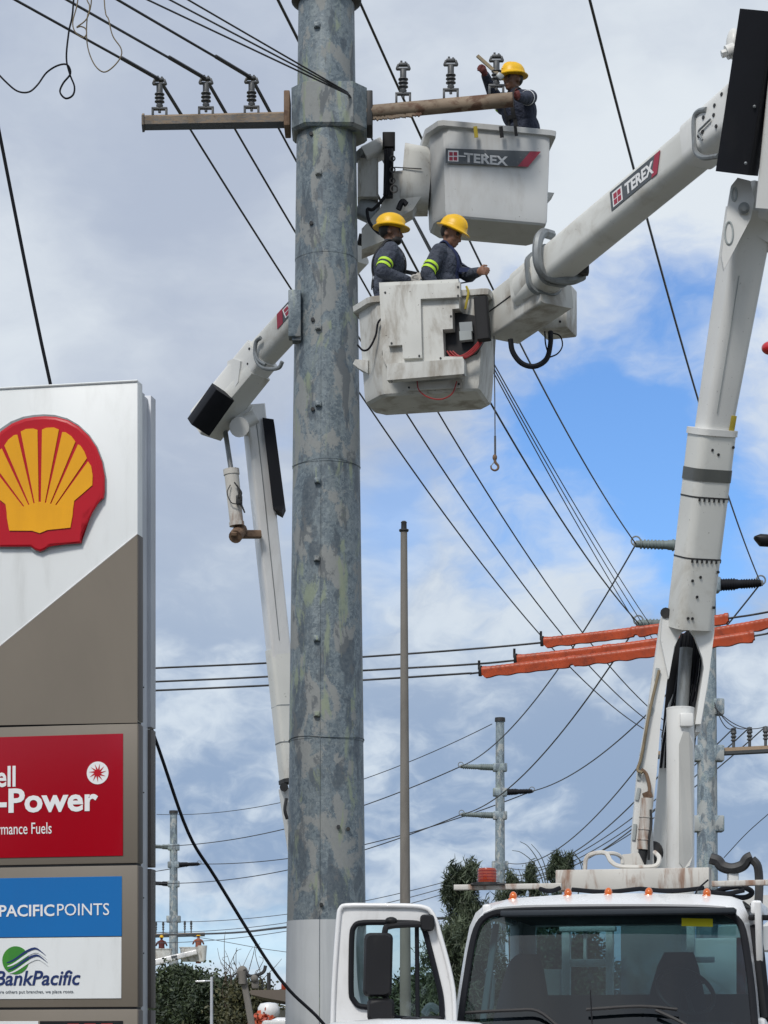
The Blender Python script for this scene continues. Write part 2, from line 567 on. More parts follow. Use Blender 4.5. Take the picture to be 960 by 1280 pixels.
def galvanised(name, dark=1.0, lichen=1.0):
    m, t, b = new_mat(name)
    tc = N(t, 'ShaderNodeTexCoord')
    v = tc.outputs['Object']
    vor = N(t, 'ShaderNodeTexVoronoi', ins={'Scale': 38.0, 'Randomness': 1.0})
    wv_ = noise(t, v, 25, 3, 0.6)
    t.links.new(VM(t, 'ADD', v, VM(t, 'MULTIPLY', wv_.node.outputs[1], (0.03, 0.03, 0.05))), vor.inputs['Vector'])
    spang = N(t, 'ShaderNodeSeparateXYZ', ins={0: vor.outputs['Color']}).outputs[0]
    mott = noise(t, v, 9.0, 9, 0.72, 0.8)
    streak = noise(t, VM(t, 'MULTIPLY', v, (9, 9, 0.7)), 1.6, 6, 0.7)
    fin_ = noise(t, v, 22, 8, 0.78, 1.2)
    patch = noise(t, VM(t, 'MULTIPLY', v, (1.4, 1.4, 0.75)), 2.6, 5, 0.55, 0.5)
    patch2 = noise(t, VM(t, 'MULTIPLY', VM(t, 'ADD', v, (7.3, 2.1, 4.7)), (1.6, 1.6, 0.6)), 3.2, 5, 0.55, 0.4)
    lich = noise(t, VM(t, 'MULTIPLY', VM(t, 'ADD', v, (3.3, 5.1, 1.7)), (2.2, 2.2, 0.55)), 2.4, 8, 0.65, 0.6)
    k = dark
    c = mixc(t, spang, (0.095 * k, 0.125 * k, 0.150 * k), (0.175 * k, 0.215 * k, 0.240 * k))
    c = mixc(t, M_(t, 'MULTIPLY', ramp(t, fin_, (0.50, 0.60)), 0.7), c, (0.28 * k, 0.325 * k, 0.34 * k))
    c = mixc(t, M_(t, 'MULTIPLY', ramp(t, mott, (0.49, 0.57)), 0.42), c, (0.25 * k, 0.285 * k, 0.29 * k))
    c = mixc(t, M_(t, 'MULTIPLY', ramp(t, streak, (0.45, 0.75)), 0.5), c, (0.07 * k, 0.09 * k, 0.11 * k))
    # matte pale blotches with crisp edges
    edge = M_(t, 'ADD', M_(t, 'MULTIPLY', patch, 0.86), M_(t, 'MULTIPLY', fin_, 0.22))
    pf = M_(t, 'MULTIPLY', ramp(t, edge, (0.562, 0.588)), 0.8)
    c = mixc(t, pf, c, (0.285 * k, 0.292 * k, 0.283 * k))
    edge2 = M_(t, 'ADD', M_(t, 'MULTIPLY', patch2, 0.86), M_(t, 'MULTIPLY', fin_, 0.22))
    df = M_(t, 'MULTIPLY', ramp(t, edge2, (0.575, 0.61)), 0.6)
    c = mixc(t, df, c, (0.055 * k, 0.07 * k, 0.088 * k))
    lf = M_(t, 'MULTIPLY', ramp(t, M_(t, 'ADD', lich, M_(t, 'MULTIPLY', fin_, 0.10)), (0.60, 0.68)), 0.75 * lichen)
    c = mixc(t, lf, c, (0.265 * k, 0.31 * k, 0.215 * k))
    setc(t, b, c)
    b.inputs['Metallic'].default_value = 0.15
    t.links.new(M_(t, 'ADD', 0.5, M_(t, 'MULTIPLY', pf, 0.3)), b.inputs['Roughness'])
    bump(t, b, M_(t, 'ADD', M_(t, 'MULTIPLY', fin_, 0.5), M_(t, 'MULTIPLY', pf, 0.4)), 0.35, 0.006)
    return m


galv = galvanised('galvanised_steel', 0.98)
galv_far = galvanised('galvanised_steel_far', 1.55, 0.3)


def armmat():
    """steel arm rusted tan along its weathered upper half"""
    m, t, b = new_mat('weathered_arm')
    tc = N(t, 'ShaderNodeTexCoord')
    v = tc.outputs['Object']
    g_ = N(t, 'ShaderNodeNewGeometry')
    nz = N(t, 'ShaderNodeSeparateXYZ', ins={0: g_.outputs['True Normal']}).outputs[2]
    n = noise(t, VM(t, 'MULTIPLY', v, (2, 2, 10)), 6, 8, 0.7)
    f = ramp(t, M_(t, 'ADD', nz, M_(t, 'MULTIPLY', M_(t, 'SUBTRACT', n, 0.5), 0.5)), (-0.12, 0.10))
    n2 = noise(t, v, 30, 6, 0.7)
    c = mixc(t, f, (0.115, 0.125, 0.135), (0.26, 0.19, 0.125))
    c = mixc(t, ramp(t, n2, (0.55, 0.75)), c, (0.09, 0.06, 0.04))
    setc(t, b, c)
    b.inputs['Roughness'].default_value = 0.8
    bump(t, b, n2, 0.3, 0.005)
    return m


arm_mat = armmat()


def glass(name, tint, refl=1.0, base=0.05):
    m = bpy.data.materials.new(name)
    m.use_nodes = True
    t = m.node_tree
    t.nodes.clear()
    o = N(t, 'ShaderNodeOutputMaterial')
    tr = N(t, 'ShaderNodeBsdfTransparent', ins={'Color': (*tint, 1)})
    gl = N(t, 'ShaderNodeBsdfGlossy', ins={'Color': (refl, refl, refl, 1), 'Roughness': 0.02})
    fr = N(t, 'ShaderNodeFresnel', ins={'IOR': 1.5})
    mx = N(t, 'ShaderNodeMixShader')
    t.links.new(M_(t, 'ADD', M_(t, 'MULTIPLY', fr.outputs[0], 1.6), base, True), mx.inputs[0])
    t.links.new(tr.outputs[0], mx.inputs[1])
    t.links.new(gl.outputs[0], mx.inputs[2])
    t.links.new(mx.outputs[0], o.inputs[0])
    return m


windshield_glass = glass('windshield_glass', (0.27, 0.39, 0.43), 1.0, 0.0)
door_glass = glass('door_glass', (0.74, 0.88, 0.88), 1.0, 0.0)
far_glass = weathered('dark_window', (0.03, 0.035, 0.04), (0.05, 0.05, 0.05), 0.4, rough=0.1, bmp=0)


def led_mat():
    m, t, b = new_mat('led_red')
    b.inputs['Base Color'].default_value = (0.3, 0.01, 0.01, 1)
    b.inputs['Emission Color'].default_value = (1.0, 0.05, 0.03, 1)
    b.inputs['Emission Strength'].default_value = 0.7
    return m


led = led_mat()


def foliage(name, c0, c1):
    m, t, b = new_mat(name)
    a = N(t, 'ShaderNodeAttribute', attribute_name='shade')
    c = mixc(t, a.outputs['Fac'], c0, c1)
    setc(t, b, c)
    b.inputs['Roughness'].default_value = 0.6
    return m


fol_dark = foliage('casuarina_needles', (0.020, 0.034, 0.018), (0.085, 0.11, 0.06))
fol_bush = foliage('broad_leaves', (0.014, 0.026, 0.012), (0.052, 0.075, 0.028))
fol_dry = foliage('olive_leaves', (0.03, 0.036, 0.014), (0.10, 0.095, 0.04))
fol_orange = foliage('orange_blossom', (0.35, 0.05, 0.02), (0.55, 0.10, 0.03))

# ================================================================ setting (all of it lies below the frame)
def sheet(name, pts, z, m):
    bm = BM()
    vs = [bm.verts.new((x, y, z)) for x, y in pts]
    bm.faces.new(vs)
    return tag(obj(name, bm, m, None, 0), kind='structure')


sheet('ground', [(-2500, -2500), (2500, -2500), (2500, 2500), (-2500, 2500)], 0.0, ground_mat)
sheet('pavement', [(-30, -20), (-1.4, -20), (-1.4, 26), (-30, 40)], 0.004, asphalt)
sheet('road', [(-0.9, -40), (9.2, -40), (22, 140), (11.6, 140)], 0.008, asphalt)
bm = BM()
beam(bm, (-1.05, -40, 0.06), (11.4, 140, 0.06), (0.18, 0.14), r=0.02)
tag(obj('kerb', bm, kerb_mat), kind='structure')
bm = BM()
for k in range(24):
    a = Vector((4.15, -40, 0.0125)).lerp(Vector((16.8, 140, 0.0125)), k / 24)
    b_ = Vector((4.15, -40, 0.0125)).lerp(Vector((16.8, 140, 0.0125)), (k + 0.45) / 24)
    bm.faces.new([bm.verts.new(p) for p in (a + Vector((-.06, 0, 0)), a + Vector((.06, 0, 0)), b_ + Vector((.06, 0, 0)), b_ + Vector((-.06, 0, 0)))])
tag(obj('lane_marking', bm, line_paint, None, 0), kind='structure')

# ================================================================ big steel pole with its crossarms
PX, PY = (408 - 480) / F * 25.0, 25.0


def pole_r(z):
    return 0.414 - (z - 2.0) * (0.414 - 0.272) / (12.4 - 2.0)


pole = thing('utility_pole', 'thick galvanised steel utility pole in the foreground with mottled patches and pale grey coated base', 'utility pole', (PX, PY, 0))


def pzz(py):
    return CAM.z + (HZ - py) / F * 25


def section(z0, z1, dr, m, n=40, name='shaft_section', label=None):
    bm = BM()
    rings = []
    k = max(2, int((z1 - z0) / 0.6))
    for i in range(k + 1):
        z = z0 + (z1 - z0) * i / k
        r = pole_r(z) + dr
        rings.append([Vector((PX + r * math.cos(2 * math.pi * j / n), PY + r * math.sin(2 * math.pi * j / n), z)) for j in range(n)])
    loft(bm, rings)
    return obj(name, bm, m, pole, label=label)


section(-0.3, pzz(1152), 0.004, base_paint, name='coated_base', label='pale grey coated base of the pole')
section(pzz(1152) - 0.05, pzz(926), 0.0, galv)
section(pzz(928), pzz(583), 0.004, galv)
section(pzz(586), pzz(325), 0.008, galv)
section(pzz(327), pzz(-4), 0.011, galv)
# weld seam, joint beads
bm = BM()
sx = PX - 0.06
tube(bm, [Vector((sx + (0.02 * (z - 2) / 10), PY - math.sqrt((pole_r(z) + 0.008) ** 2 - (0.06 - 0.02 * (z - 2) / 10) ** 2), z)) for z in np.linspace(0, 9.6, 12)], 0.003, 5)
obj('weld_seam', bm, galv, pole)
for py in (926, 584, 326):
    bm = BM()
    z = pzz(py)
    r = pole_r(z) + 0.008
    tube(bm, [Vector((PX + r * math.cos(a), PY + r * math.sin(a), z + 0.012 * math.sin(a * 3 + py))) for a in np.linspace(0, 2 * math.pi, 49)], 0.004, 5)
    obj('joint_bead', bm, galv, pole)
bm = BM()
z = pzz(0)
lathe(bm, [(pole_r(z), z - 0.06), (0.345, z - 0.03), (0.355, z - 0.02), (0.355, z + 0.05), (0.2, z + 0.06)], (PX, PY, 0), n=32)
obj('flange', bm, dark_metal, pole)
bm = BM()
lathe(bm, [(0.265, z + 0.04), (0.17, 20.5), (0.02, 20.55)], (PX, PY, 0), n=28)
obj('upper_shaft', bm, galv, pole)
# step lugs and bolts
for px, py in ((397, 46), (399, 137), (399, 229), (399, 421), (399, 516), (398, 611), (397, 707), (397, 806), (397, 899)):
    bm = BM()
    z = pzz(py)
    x = PX + (px - 408) / F * 25
    yy = PY - math.sqrt(pole_r(z) ** 2 - (x - PX) ** 2)
    box(bm, (x, yy - 0.012, z), (0.062, 0.06, 0.055), bev=0.006)
    box(bm, (x, yy - 0.03, z - 0.012), (0.035, 0.05, 0.02), bev=0.004)
    obj('step_lug', bm, galv, pole)
for px, py in ((390, 180), (390, 291), (392, 411), (392, 522), (424, 1038), (403, 1134), (436, 1040)):
    bm = BM()
    z = pzz(py)
    x = PX + (px - 408) / F * 25
    yy = PY - math.sqrt(pole_r(z) ** 2 - (x - PX) ** 2)
    cyl(bm, (x, yy + 0.02, z), (x, yy - 0.035, z), 0.02, n=6)
    obj('bolt', bm, dark_metal, pole)
# mounting plate on the left side
bm = BM()
a = at(368.5, 394, 24.78)
box(bm, a, (0.125, 0.16, 0.47), bev=0.01)
box(bm, a + Vector((0.02, 0.02, -0.25)), (0.09, 0.14, 0.03))
obj('side_bracket', bm, galv, pole)
# clamp collar carrying the crossarms
cz0, cz1 = pzz(168), pzz(118)
bm = BM()
for zz in (cz0,):
    rings = []
    for z in (cz0 - 0.03, cz0, cz1, cz1 + 0.012):
        k = 0.93 if z in (cz0 - 0.03, cz1 + 0.012) else 1.0
        rings.append([Vector((PX + 0.012 + x * k, PY + y * k, z)) for x, y in ((-0.36, -0.17), (-0.22, -0.335), (0.26, -0.335), (0.40, -0.17), (0.40, 0.17), (0.26, 0.335), (-0.22, 0.335), (-0.36, 0.17))])
    loft(bm, rings)
clamp = obj('clamp_collar', bm, galv, pole, smooth=0)
for sx_ in (-0.395, 0.44):
    bm = BM()
    box(bm, (PX + sx_, PY, (cz0 + cz1) / 2), (0.06, 0.36, cz1 - cz0 - 0.05), bev=0.01)
    obj('end_plate', bm, rust if sx_ < 0 else dark_metal, clamp)


def oct_tube(bm, p0, p1, r0, r1, n=8, rot=0.0):
    p0, p1 = Vector(p0), Vector(p1)
    fr = frame(p1 - p0)
    return loft(bm, [[p + fr @ Vector((r * math.cos(2 * math.pi * i / n + rot), r * math.sin(2 * math.pi * i / n + rot), 0)) for i in range(n)] for p, r in ((p0, r0), (p1, r1))])


La, Lb = at(357, 150, 25.0), at(181, 153.5, 25.0)
bm = BM()
oct_tube(bm, La, Lb, 0.084, 0.078, 6, R(30))
oct_tube(bm, Lb + Vector((-0.004, 0, 0)), Lb + Vector((-0.025, 0, 0)), 0.096, 0.096, 6, R(30))
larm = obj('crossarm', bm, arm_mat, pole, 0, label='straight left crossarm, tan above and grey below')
Ra, Rb = at(456, 141.5, 24.9), at(641, 124.5, 24.75)
bm = BM()
oct_tube(bm, Ra, Rb, 0.074, 0.072, 20, 0.2)
tdir = (Rb - Ra).normalized()
random.seed(4)
for k in range(26):        # ragged corroded lower lip near the pole
    p = Ra + tdir * (0.03 + k * 0.021) + Vector((0, -0.03, -0.066 - random.random() * 0.015))
    box(bm, p, (0.024, 0.03, 0.02 + random.random() * 0.025), Matrix.Rotation(random.random(), 3, 'Y'))
rarm = obj('crossarm', bm, rust, pole, 30, label='rusty right crossarm pipe with corroded lower edge')
rust2 = weathered('tan_rust', (0.25, 0.19, 0.135), (0.10, 0.045, 0.025), 0.9, 0.45, 0.62, 7.0, 0.75, speck=0.9, bmp=0.5, stretch=(0.8, 1, 1), var=0.3)
rarm.data.materials[0] = rust2


def insulator_bm():
    bm = BM()
    box(bm, (-0.075, 0, 0.05), (0.025, 0.05, 0.10), bev=0.004)
    box(bm, (0.075, 0, 0.05), (0.025, 0.05, 0.10), bev=0.004)
    box(bm, (0, 0, 0.108), (0.175, 0.055, 0.028), bev=0.005)
    cyl(bm, (0, 0, 0.06), (0, 0, 0.11), 0.018, n=6)
    prof = [(0.034, 0.12), (0.04, 0.15), (0.030, 0.17), (0.030, 0.185), (0.056, 0.192), (0.054, 0.202), (0.028, 0.212), (0.028, 0.232), (0.056, 0.239), (0.054, 0.249), (0.028, 0.259), (0.028, 0.277), (0.056, 0.284), (0.054, 0.294), (0.036, 0.304), (0.036, 0.40), (0.03, 0.41)]
    lathe(bm, prof, n=14)
    # trunnion clamp on top
    box(bm, (0, 0, 0.415), (0.15, 0.05, 0.022), bev=0.005)
    box(bm, (-0.062, 0, 0.44), (0.024, 0.05, 0.06), Matrix.Rotation(0.35, 3, 'Y'), bev=0.005)
    box(bm, (0.062, 0, 0.44), (0.024, 0.05, 0.06), Matrix.Rotation(-0.35, 3, 'Y'), bev=0.005)
    box(bm, (0, 0, 0.468), (0.10, 0.065, 0.035), bev=0.01)
    cyl(bm, (-0.02, 0, 0.47), (-0.02, 0, 0.515), 0.014, n=6)
    cyl(bm, (0.025, 0, 0.47), (0.025, 0, 0.505), 0.012, n=6)
    bmesh.ops.scale(bm, vec=(0.92, 0.92, 0.82), verts=bm.verts)
    return bm


pinv = rootm(pole).inverted()
ins0 = None
INS_TOP = []
for arm, px, py, Y in ((larm, 199.5, 147, 25), (larm, 257.5, 146, 25), (larm, 314.5, 145, 25), (rarm, 504, 128.5, 24.87), (rarm, 563.5, 123.5, 24.81), (rarm, 620.5, 118.5, 24.77)):
    p = at(px, py, Y)
    if ins0 is None:
        ins0 = obj('insulator', insulator_bm(), insul_grey, arm, 40, local=True, loc=pinv @ p)
    else:
        obj('insulator', None, None, arm, mesh=ins0.data, loc=pinv @ p)
    INS_TOP.append(p + Vector((0, 0, 0.385)))


# post insulators on the pole above the frame that hold the thick conductors
W1A, W2A, W3A = at(303, -333, 25), at(310, -75, 25), at(684, -210, 25)
for p in (W1A, W2A, W3A):
    bm = BM()
    s = -1 if p.x < PX else 1
    q = Vector((PX + s * 0.2, PY, p.z - 0.1))
    cyl(bm, q, p + Vector((0, 0, -0.04)), 0.05, n=10)
    box(bm, q, (0.2, 0.3, 0.3), bev=0.02)
    ell(bm, p, (0.06, 0.06, 0.06))
    obj('post_insulator', bm, green_grey, pole)


# ================================================================ the next poles down the line
def ring_bm(bm, c, r, th, nrm=(0, 1, 0)):
    fr = frame(nrm)
    tube(bm, [Vector(c) + fr @ Vector((r * math.cos(a), r * math.sin(a), 0)) for a in np.linspace(0, 2 * math.pi, 17)], th, 5)


def line_pole(px, Y, top_py, r_top, r_bot, label, tips, collars, group='steel poles further down the line'):
    base = at(px, 1330, Y)
    base.z = 0
    p = thing('utility_pole', label, 'utility pole', base, group=group)
    ztop = CAM.z + (HZ - top_py) / F * Y
    bm = BM()
    cyl(bm, base + Vector((0, 0, -0.3)), base + Vector((0, 0, ztop)), r_bot, r_top, n=18)
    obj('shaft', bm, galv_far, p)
    bm = BM()
    cyl(bm, base + Vector((0, 0, ztop)), base + Vector((0, 0, ztop + 0.18)), r_top * 1.25, r_top * 1.2, n=18)
    obj('cap', bm, dark_metal, p)
    tp = []
    for (tx, ty, dark) in tips:
        t = at(tx, ty, Y)
        s = -1 if t.x < base.x else 1
        bm = BM()
        q = Vector((base.x + s * r_top, base.y, t.z - 0.05))
        d_ = t - q
        cyl(bm, q, q + d_ * 0.5, 0.15, 0.13, n=10)
        cyl(bm, q + d_ * 0.5, t, 0.115, 0.09, n=10)
        for f in np.linspace(0.08, 0.92, 16):
            c = q + d_ * f
            if abs(f - 0.5) > 0.04:
                cyl(bm, c - d_ * 0.012, c + d_ * 0.012, 0.158 if f < 0.5 else 0.126, n=10)
        ins = obj('post_insulator', bm, black_rubber if dark else green_grey, p, label='black post insulator' if dark else None)
        bm = BM()
        ring_bm(bm, t + Vector((0, 0, 0.08)), 0.12, 0.022)
        box(bm, t, (0.12, 0.12, 0.14), bev=0.02)
        obj('corona_ring', bm, grey_metal, ins)
        bm = BM()
        box(bm, Vector((base.x, base.y, t.z - 0.05)), (r_top * 2 + 0.26, r_top * 2 + 0.02, 0.38), bev=0.04)
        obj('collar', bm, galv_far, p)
        tp.append(t)
    for cy in collars:
        bm = BM()
        box(bm, Vector((base.x, base.y, CAM.z + (HZ - cy) / F * Y)), (r_bot * 2 + 0.2, r_bot * 1.2, 0.42), bev=0.04)
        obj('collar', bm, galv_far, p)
    return p, tp


p2, t2 = line_pole(884, 64, 590, 0.20, 0.325, 'grey steel utility pole right behind the lifting arm of the white truck', [(795, 680, False), (951, 729, True), (798, 779, False)], [884, 942, 1030])
p3, t3 = line_pole(625, 115, 902, 0.20, 0.285, 'grey steel utility pole with three arms rising behind the red beacon', [(576, 958, False), (665, 989, True), (577, 1018, False)], [1082], )
p4, t4 = line_pole(217, 150, 1017, 0.22, 0.33, 'distant grey steel utility pole just right of the fuel sign', [(192, 1058, False), (249, 1080, True), (192, 1104, True)], [1149], )

# arms with small insulators on the second and fourth pole
def pin(bm, p, h):
    lathe(bm, [(0.04, 0), (0.04, h * 0.3), (0.08, h * 0.35), (0.045, h * 0.45), (0.08, h * 0.55), (0.045, h * 0.65), (0.08, h * 0.72), (0.06, h)], p, n=10)


a0, a1 = at(800, 945, 64), at(975, 936, 64)
bm = BM()
cyl(bm, a0, a1, 0.105, n=8)
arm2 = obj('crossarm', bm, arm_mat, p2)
P2L, P2R = [], []
for i, px in enumerate((812, 830, 848, 917, 937, 957)):
    bm = BM()
    q = a0.lerp(a1, (px - 800) / 175) + Vector((0, 0, 0.1))
    pin(bm, q, 0.5)
    obj('insulator', bm, insul_grey, arm2)
    (P2L if i < 3 else P2R).append(q + Vector((0, 0, 0.5)))
a0, a1 = at(180, 1170, 150), at(256, 1168, 150)
bm = BM()
cyl(bm, a0, a1, 0.12, n=8)
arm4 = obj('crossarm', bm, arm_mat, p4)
for px in (195, 204, 231, 239):
    bm = BM()
    pin(bm, a0.lerp(a1, (px - 180) / 76) + Vector((0, 0, 0.1)), 0.75)
    obj('insulator', bm, insul_grey, arm4)

# ================================================================ wires
def wire(name, pts, r, label, group=None, m=None, cat='wire', n=6):
    bm = BM()
    tube(bm, pts, r, n)
    o = obj(name, bm, m or wire_mat, None, 60)
    return tag(o, label, cat, group)


def sagline(a, b, s, k=28):
    return [a.lerp(b, i / k) - Vector((0, 0, 4 * s * (i / k) * (1 - i / k))) for i in range(k + 1)]


GC = 'thick conductors strung between the steel poles'
wire('power_line', sagline(W1A, t2[0], 0.68), 0.018, 'thick wire running behind the upper bucket to the topmost insulator behind the white arm', GC)
wire('power_line', sagline(W2A, t2[2], 0.66), 0.018, 'thick wire passing behind the pole and both lower workers', GC)
wire('power_line', sagline(W3A, t2[1], 0.66), 0.018, 'long wire crossing alone behind the big lifting arm at upper right', GC)
bk = (Vector((-10.5, 12, 0)) - Vector((-2.28, 25, 0)))
for p, s in ((W1A, ''), (W2A, ''), (W3A, '')):
    pass
GT = 'thick conductors strung between the steel poles'
for a, b, l in ((t2[0], t3[0], 'wire dropping from the upper left insulator to the furthest up arm of the beacon pole'),
                (t2[1], t3[1], 'wire from the black right insulator swinging down behind the lifting arm to the beacon pole'),
                (t2[2], t3[2], 'wire from the lower left insulator down to the lowest arm of the beacon pole')):
    wire('power_line', sagline(a, b, 1.0), 0.024, l, GT)
for a, b, l in ((t3[0], t4[0], 'uppermost of three faint wires between the two distant poles'),
                (t3[1], t4[1], 'middle of three faint wires between the two distant poles'),
                (t3[2], t4[2], 'lowest of three faint wires between the two distant poles')):
    wire('power_line', sagline(a, b, 0.9), 0.026, l, 'faint wires between the distant poles')
for a, l in ((t4[0], 'upper'), (t4[1], 'middle'), (t4[2], 'lower')):
    b = a + Vector((-60, 60, 0))
    wire('power_line', sagline(a, b, 1.2), 0.026, l + ' wire leaving the distant pole behind the fuel sign', 'faint wires leaving the distant pole')
ztop3 = at(615, 905, 115)
wire('power_line', sagline(ztop3, at(196, 1018, 150), 1.2), 0.02, 'faint topmost wire running left from the cap of the beacon pole', 'faint wires between the distant poles')

# distribution wires on the left arm
nm = ('leftmost', 'middle', 'innermost')
for i in range(3):
    a = INS_TOP[i]
    back = Vector((a.x, a.y, a.z)) + Vector((-8.3, -13.2, 0.12)) * 1.25
    wire('power_line', sagline(a, P2L[i], 0.95), 0.0125, 'wire descending to the right from the ' + nm[i] + ' insulator of the left crossarm', 'distribution wires of the left crossarm')
    wire('power_line', sagline(back, a, 0.05, 14), 0.0125, 'wire reaching the ' + nm[i] + ' insulator of the left crossarm from the upper left', 'distribution wires of the left crossarm')
    # thicker preformed armour where it is clamped
    bm = BM()
    f0 = a + (back - a).normalized() * 0.62
    tube(bm, [a, f0], 0.02, 6)
    l2 = sagline(a, P2L[i], 0.95)
    tube(bm, [a, a + (l2[1] - a).normalized() * 0.9], 0.02, 6)
    tag(obj('armour_rod', bm, wire_mat, None), 'thicker armour wrapped round the wire at the ' + nm[i] + ' left insulator', 'armour rod', 'armour rods on the left crossarm')
# three thin wires passing in front of the pole at the collar
pc = at(437, 119, 24.62)
far_end = at(879, 886, 63.6)
for i, (sx_, l) in enumerate(((190, 'lowest'), (215, 'middle'), (236, 'uppermost'))):
    slope = 118 / (437 - sx_)
    Yb = 10.0
    zb = 11.45
    pyb = HZ - (zb - CAM.z) / Yb * F
    pxb = 437 - (119 - pyb) / slope
    a = pc + Vector((-0.012 * i, -0.01 * i, 0.012 * i))
    wire('service_wire', sagline(at(pxb, pyb, Yb), a, 0.02, 10) , 0.0085, l + ' of three thin wires slanting from upper left to the pole collar', 'thin wires passing the pole collar')
    b = far_end + Vector((0.0, 0, 0.32 * (i - 1)))
    wire('service_wire', sagline(a, b, 0.45), 0.0095, l + ' of three thin wires slanting right from the pole collar past the buckets', 'thin wires passing the pole collar', wire_grey)
# pole 2 to pole 3 low wires
for i in range(3):
    b = at(636, 1079 + 6 * i, 115)
    wire('service_wire', sagline(P2L[i] + Vector((0, 0, -0.5 - 0.5 * i)), b, 0.9), 0.02, ('upper', 'middle', 'lower')[i] + ' of three low wires rising right from beside the red beacon', 'low wires by the beacon', wire_grey)
    c = at(150, 1150 + 14 * i, 150)
    wire('service_wire', sagline(b, c, 1.0), 0.02, ('upper', 'middle', 'lower')[i] + ' of three low wires running left from the beacon pole', 'low wires left of the beacon', wire_grey)
for i in range(3):
    q = at(893, 878 + 3 * i, 63.7)
    wire('service_wire', sagline(q, P2R[i], 0.25, 12), 0.013, ('shortest', 'middle', 'longest')[i] + ' jumper sagging from the pole collar to the right hand insulators behind the lifting arm', 'wires of the far right crossarm', wire_grey)
    wire('service_wire', sagline(P2R[i], at(632, 1096 + 5 * i, 115), 0.9), 0.018, ('first', 'second', 'third')[i] + ' wire falling left from the right hand insulators of the far crossarm', 'wires of the far right crossarm', wire_grey)
# cable at lower left over the bushes
wire('service_cable', [at(120, 1172, 150)] + catmull([at(193, 1169, 150), at(290, 1166, 130), at(358, 1159, 110), at(470, 1150, 95), at(570, 1147, 85), at(640, 1138, 80)], 5), 0.055, 'dark low cable crossing above the bushes left of the pole base', None)
wire('service_wire', catmull([at(150, 1160, 150), at(250, 1172, 140), at(358, 1190, 130), at(480, 1196, 120)], 5), 0.018, 'faint thin wire sloping down to the right above the bushes', None, wire_grey)
# thin wire far right
wire('service_wire', catmull([at(905, 1072, 80), at(935, 1040, 78), at(975, 1005, 76)], 5), 0.014, 'thin wire at the right edge above the boom cradle', None, wire_grey)
# hanging black cable
wire('drop_cable', catmull([at(-60, -180, 22.2), at(-22, 50, 22.6), at(0, 170, 22.9), at(63, 480, 23.3), at(128, 735, 23.6), at(197, 932, 23.9), at(235, 1040, 24.0), at(270, 1098, 24.1), at(330, 1195, 24.2), at(362, 1238, 24.25), at(402, 1277, 24.3), at(440, 1330, 24.35), at(470, 1420, 24.4), at(480, 1525, 24.4)], 6), 0.0165,
     'thick black cable hanging past the fuel sign down across the base of the big pole', None, black_rubber, 'cable', 8)

# wires with orange line covers
def hose_wire(pts_px, c0, c1, label_w, label_c):
    pts = catmull([at(*p) for p in pts_px], 8)
    wire('power_line', pts, 0.017, label_w, 'wires carrying the orange covers')
    # orange corrugated cover between pixel columns c0 and c1
    def pxof(p):
        return 480 + p.x / p.y * F
    dense = catmull(pts, 12)
    seg = [p for p in dense if c0 <= pxof(p) <= c1]
    cov = thing('line_cover', label_c, 'line cover', seg[0], group='orange line covers over the wires')
    L = [0.0]
    for a, b in zip(seg[:-1], seg[1:]):
        L.append(L[-1] + (b - a).length)
    tot = L[-1]

    def pt(s):
        s = max(0, min(tot, s))
        for i in range(len(L) - 1):
            if L[i + 1] >= s:
                k = (s - L[i]) / max(1e-6, L[i + 1] - L[i])
                return seg[i].lerp(seg[i + 1], k)
        return seg[-1]
    nseg = max(1, round(tot / 1.45))
    for q in range(nseg):
        s0, s1 = tot * q / nseg, tot * (q + 1) / nseg
        bm = BM()
        rings = []
        n = int((s1 - s0) / 0.02)
        for i in range(n + 1):
            s = s0 + (s1 - s0) * i / n
            p = pt(s)
            tg = (pt(s + 0.05) - pt(s - 0.05)).normalized()
            x = tg.cross(Vector((0, 0, 1))).normalized()
            z = x.cross(tg)
            e = min(i, n - i)
            kb = 1.18 if e < 4 else 1.0
            cor = 0.0022 * math.sin(s * 2 * math.pi / 0.075)
            sk = 0.085 + 0.007 * math.sin(s * 2 * math.pi / 0.31) + 0.004 * math.sin(s * 17) - (0.03 if e < 2 else 0)
            rr = (0.050 + cor) * kb
            prof = []
            for a in np.linspace(-20, 200, 9):
                prof.append((rr * math.cos(R(a)), 0.032 + rr * math.sin(R(a))))
            prof += [(-0.042 * kb, -sk), (-0.032 * kb, -sk), (-0.036, 0.015), (0.036, 0.015), (0.032 * kb, -sk), (0.042 * kb, -sk)]
            rings.append([p + x * a + z * b for a, b in prof])
        loft(bm, rings)
        obj('cover_section', bm, orange_hose, cov, 50)
    bm = BM()
    p = seg[0]
    box(bm, p + Vector((-0.03, 0, 0.02)), (0.06, 0.09, 0.16), bev=0.015)
    cyl(bm, p + Vector((-0.05, 0, 0.04)), p + Vector((-0.05, 0, 0.18)), 0.02, n=8)
    obj('end_clip', bm, black_plastic, cov)


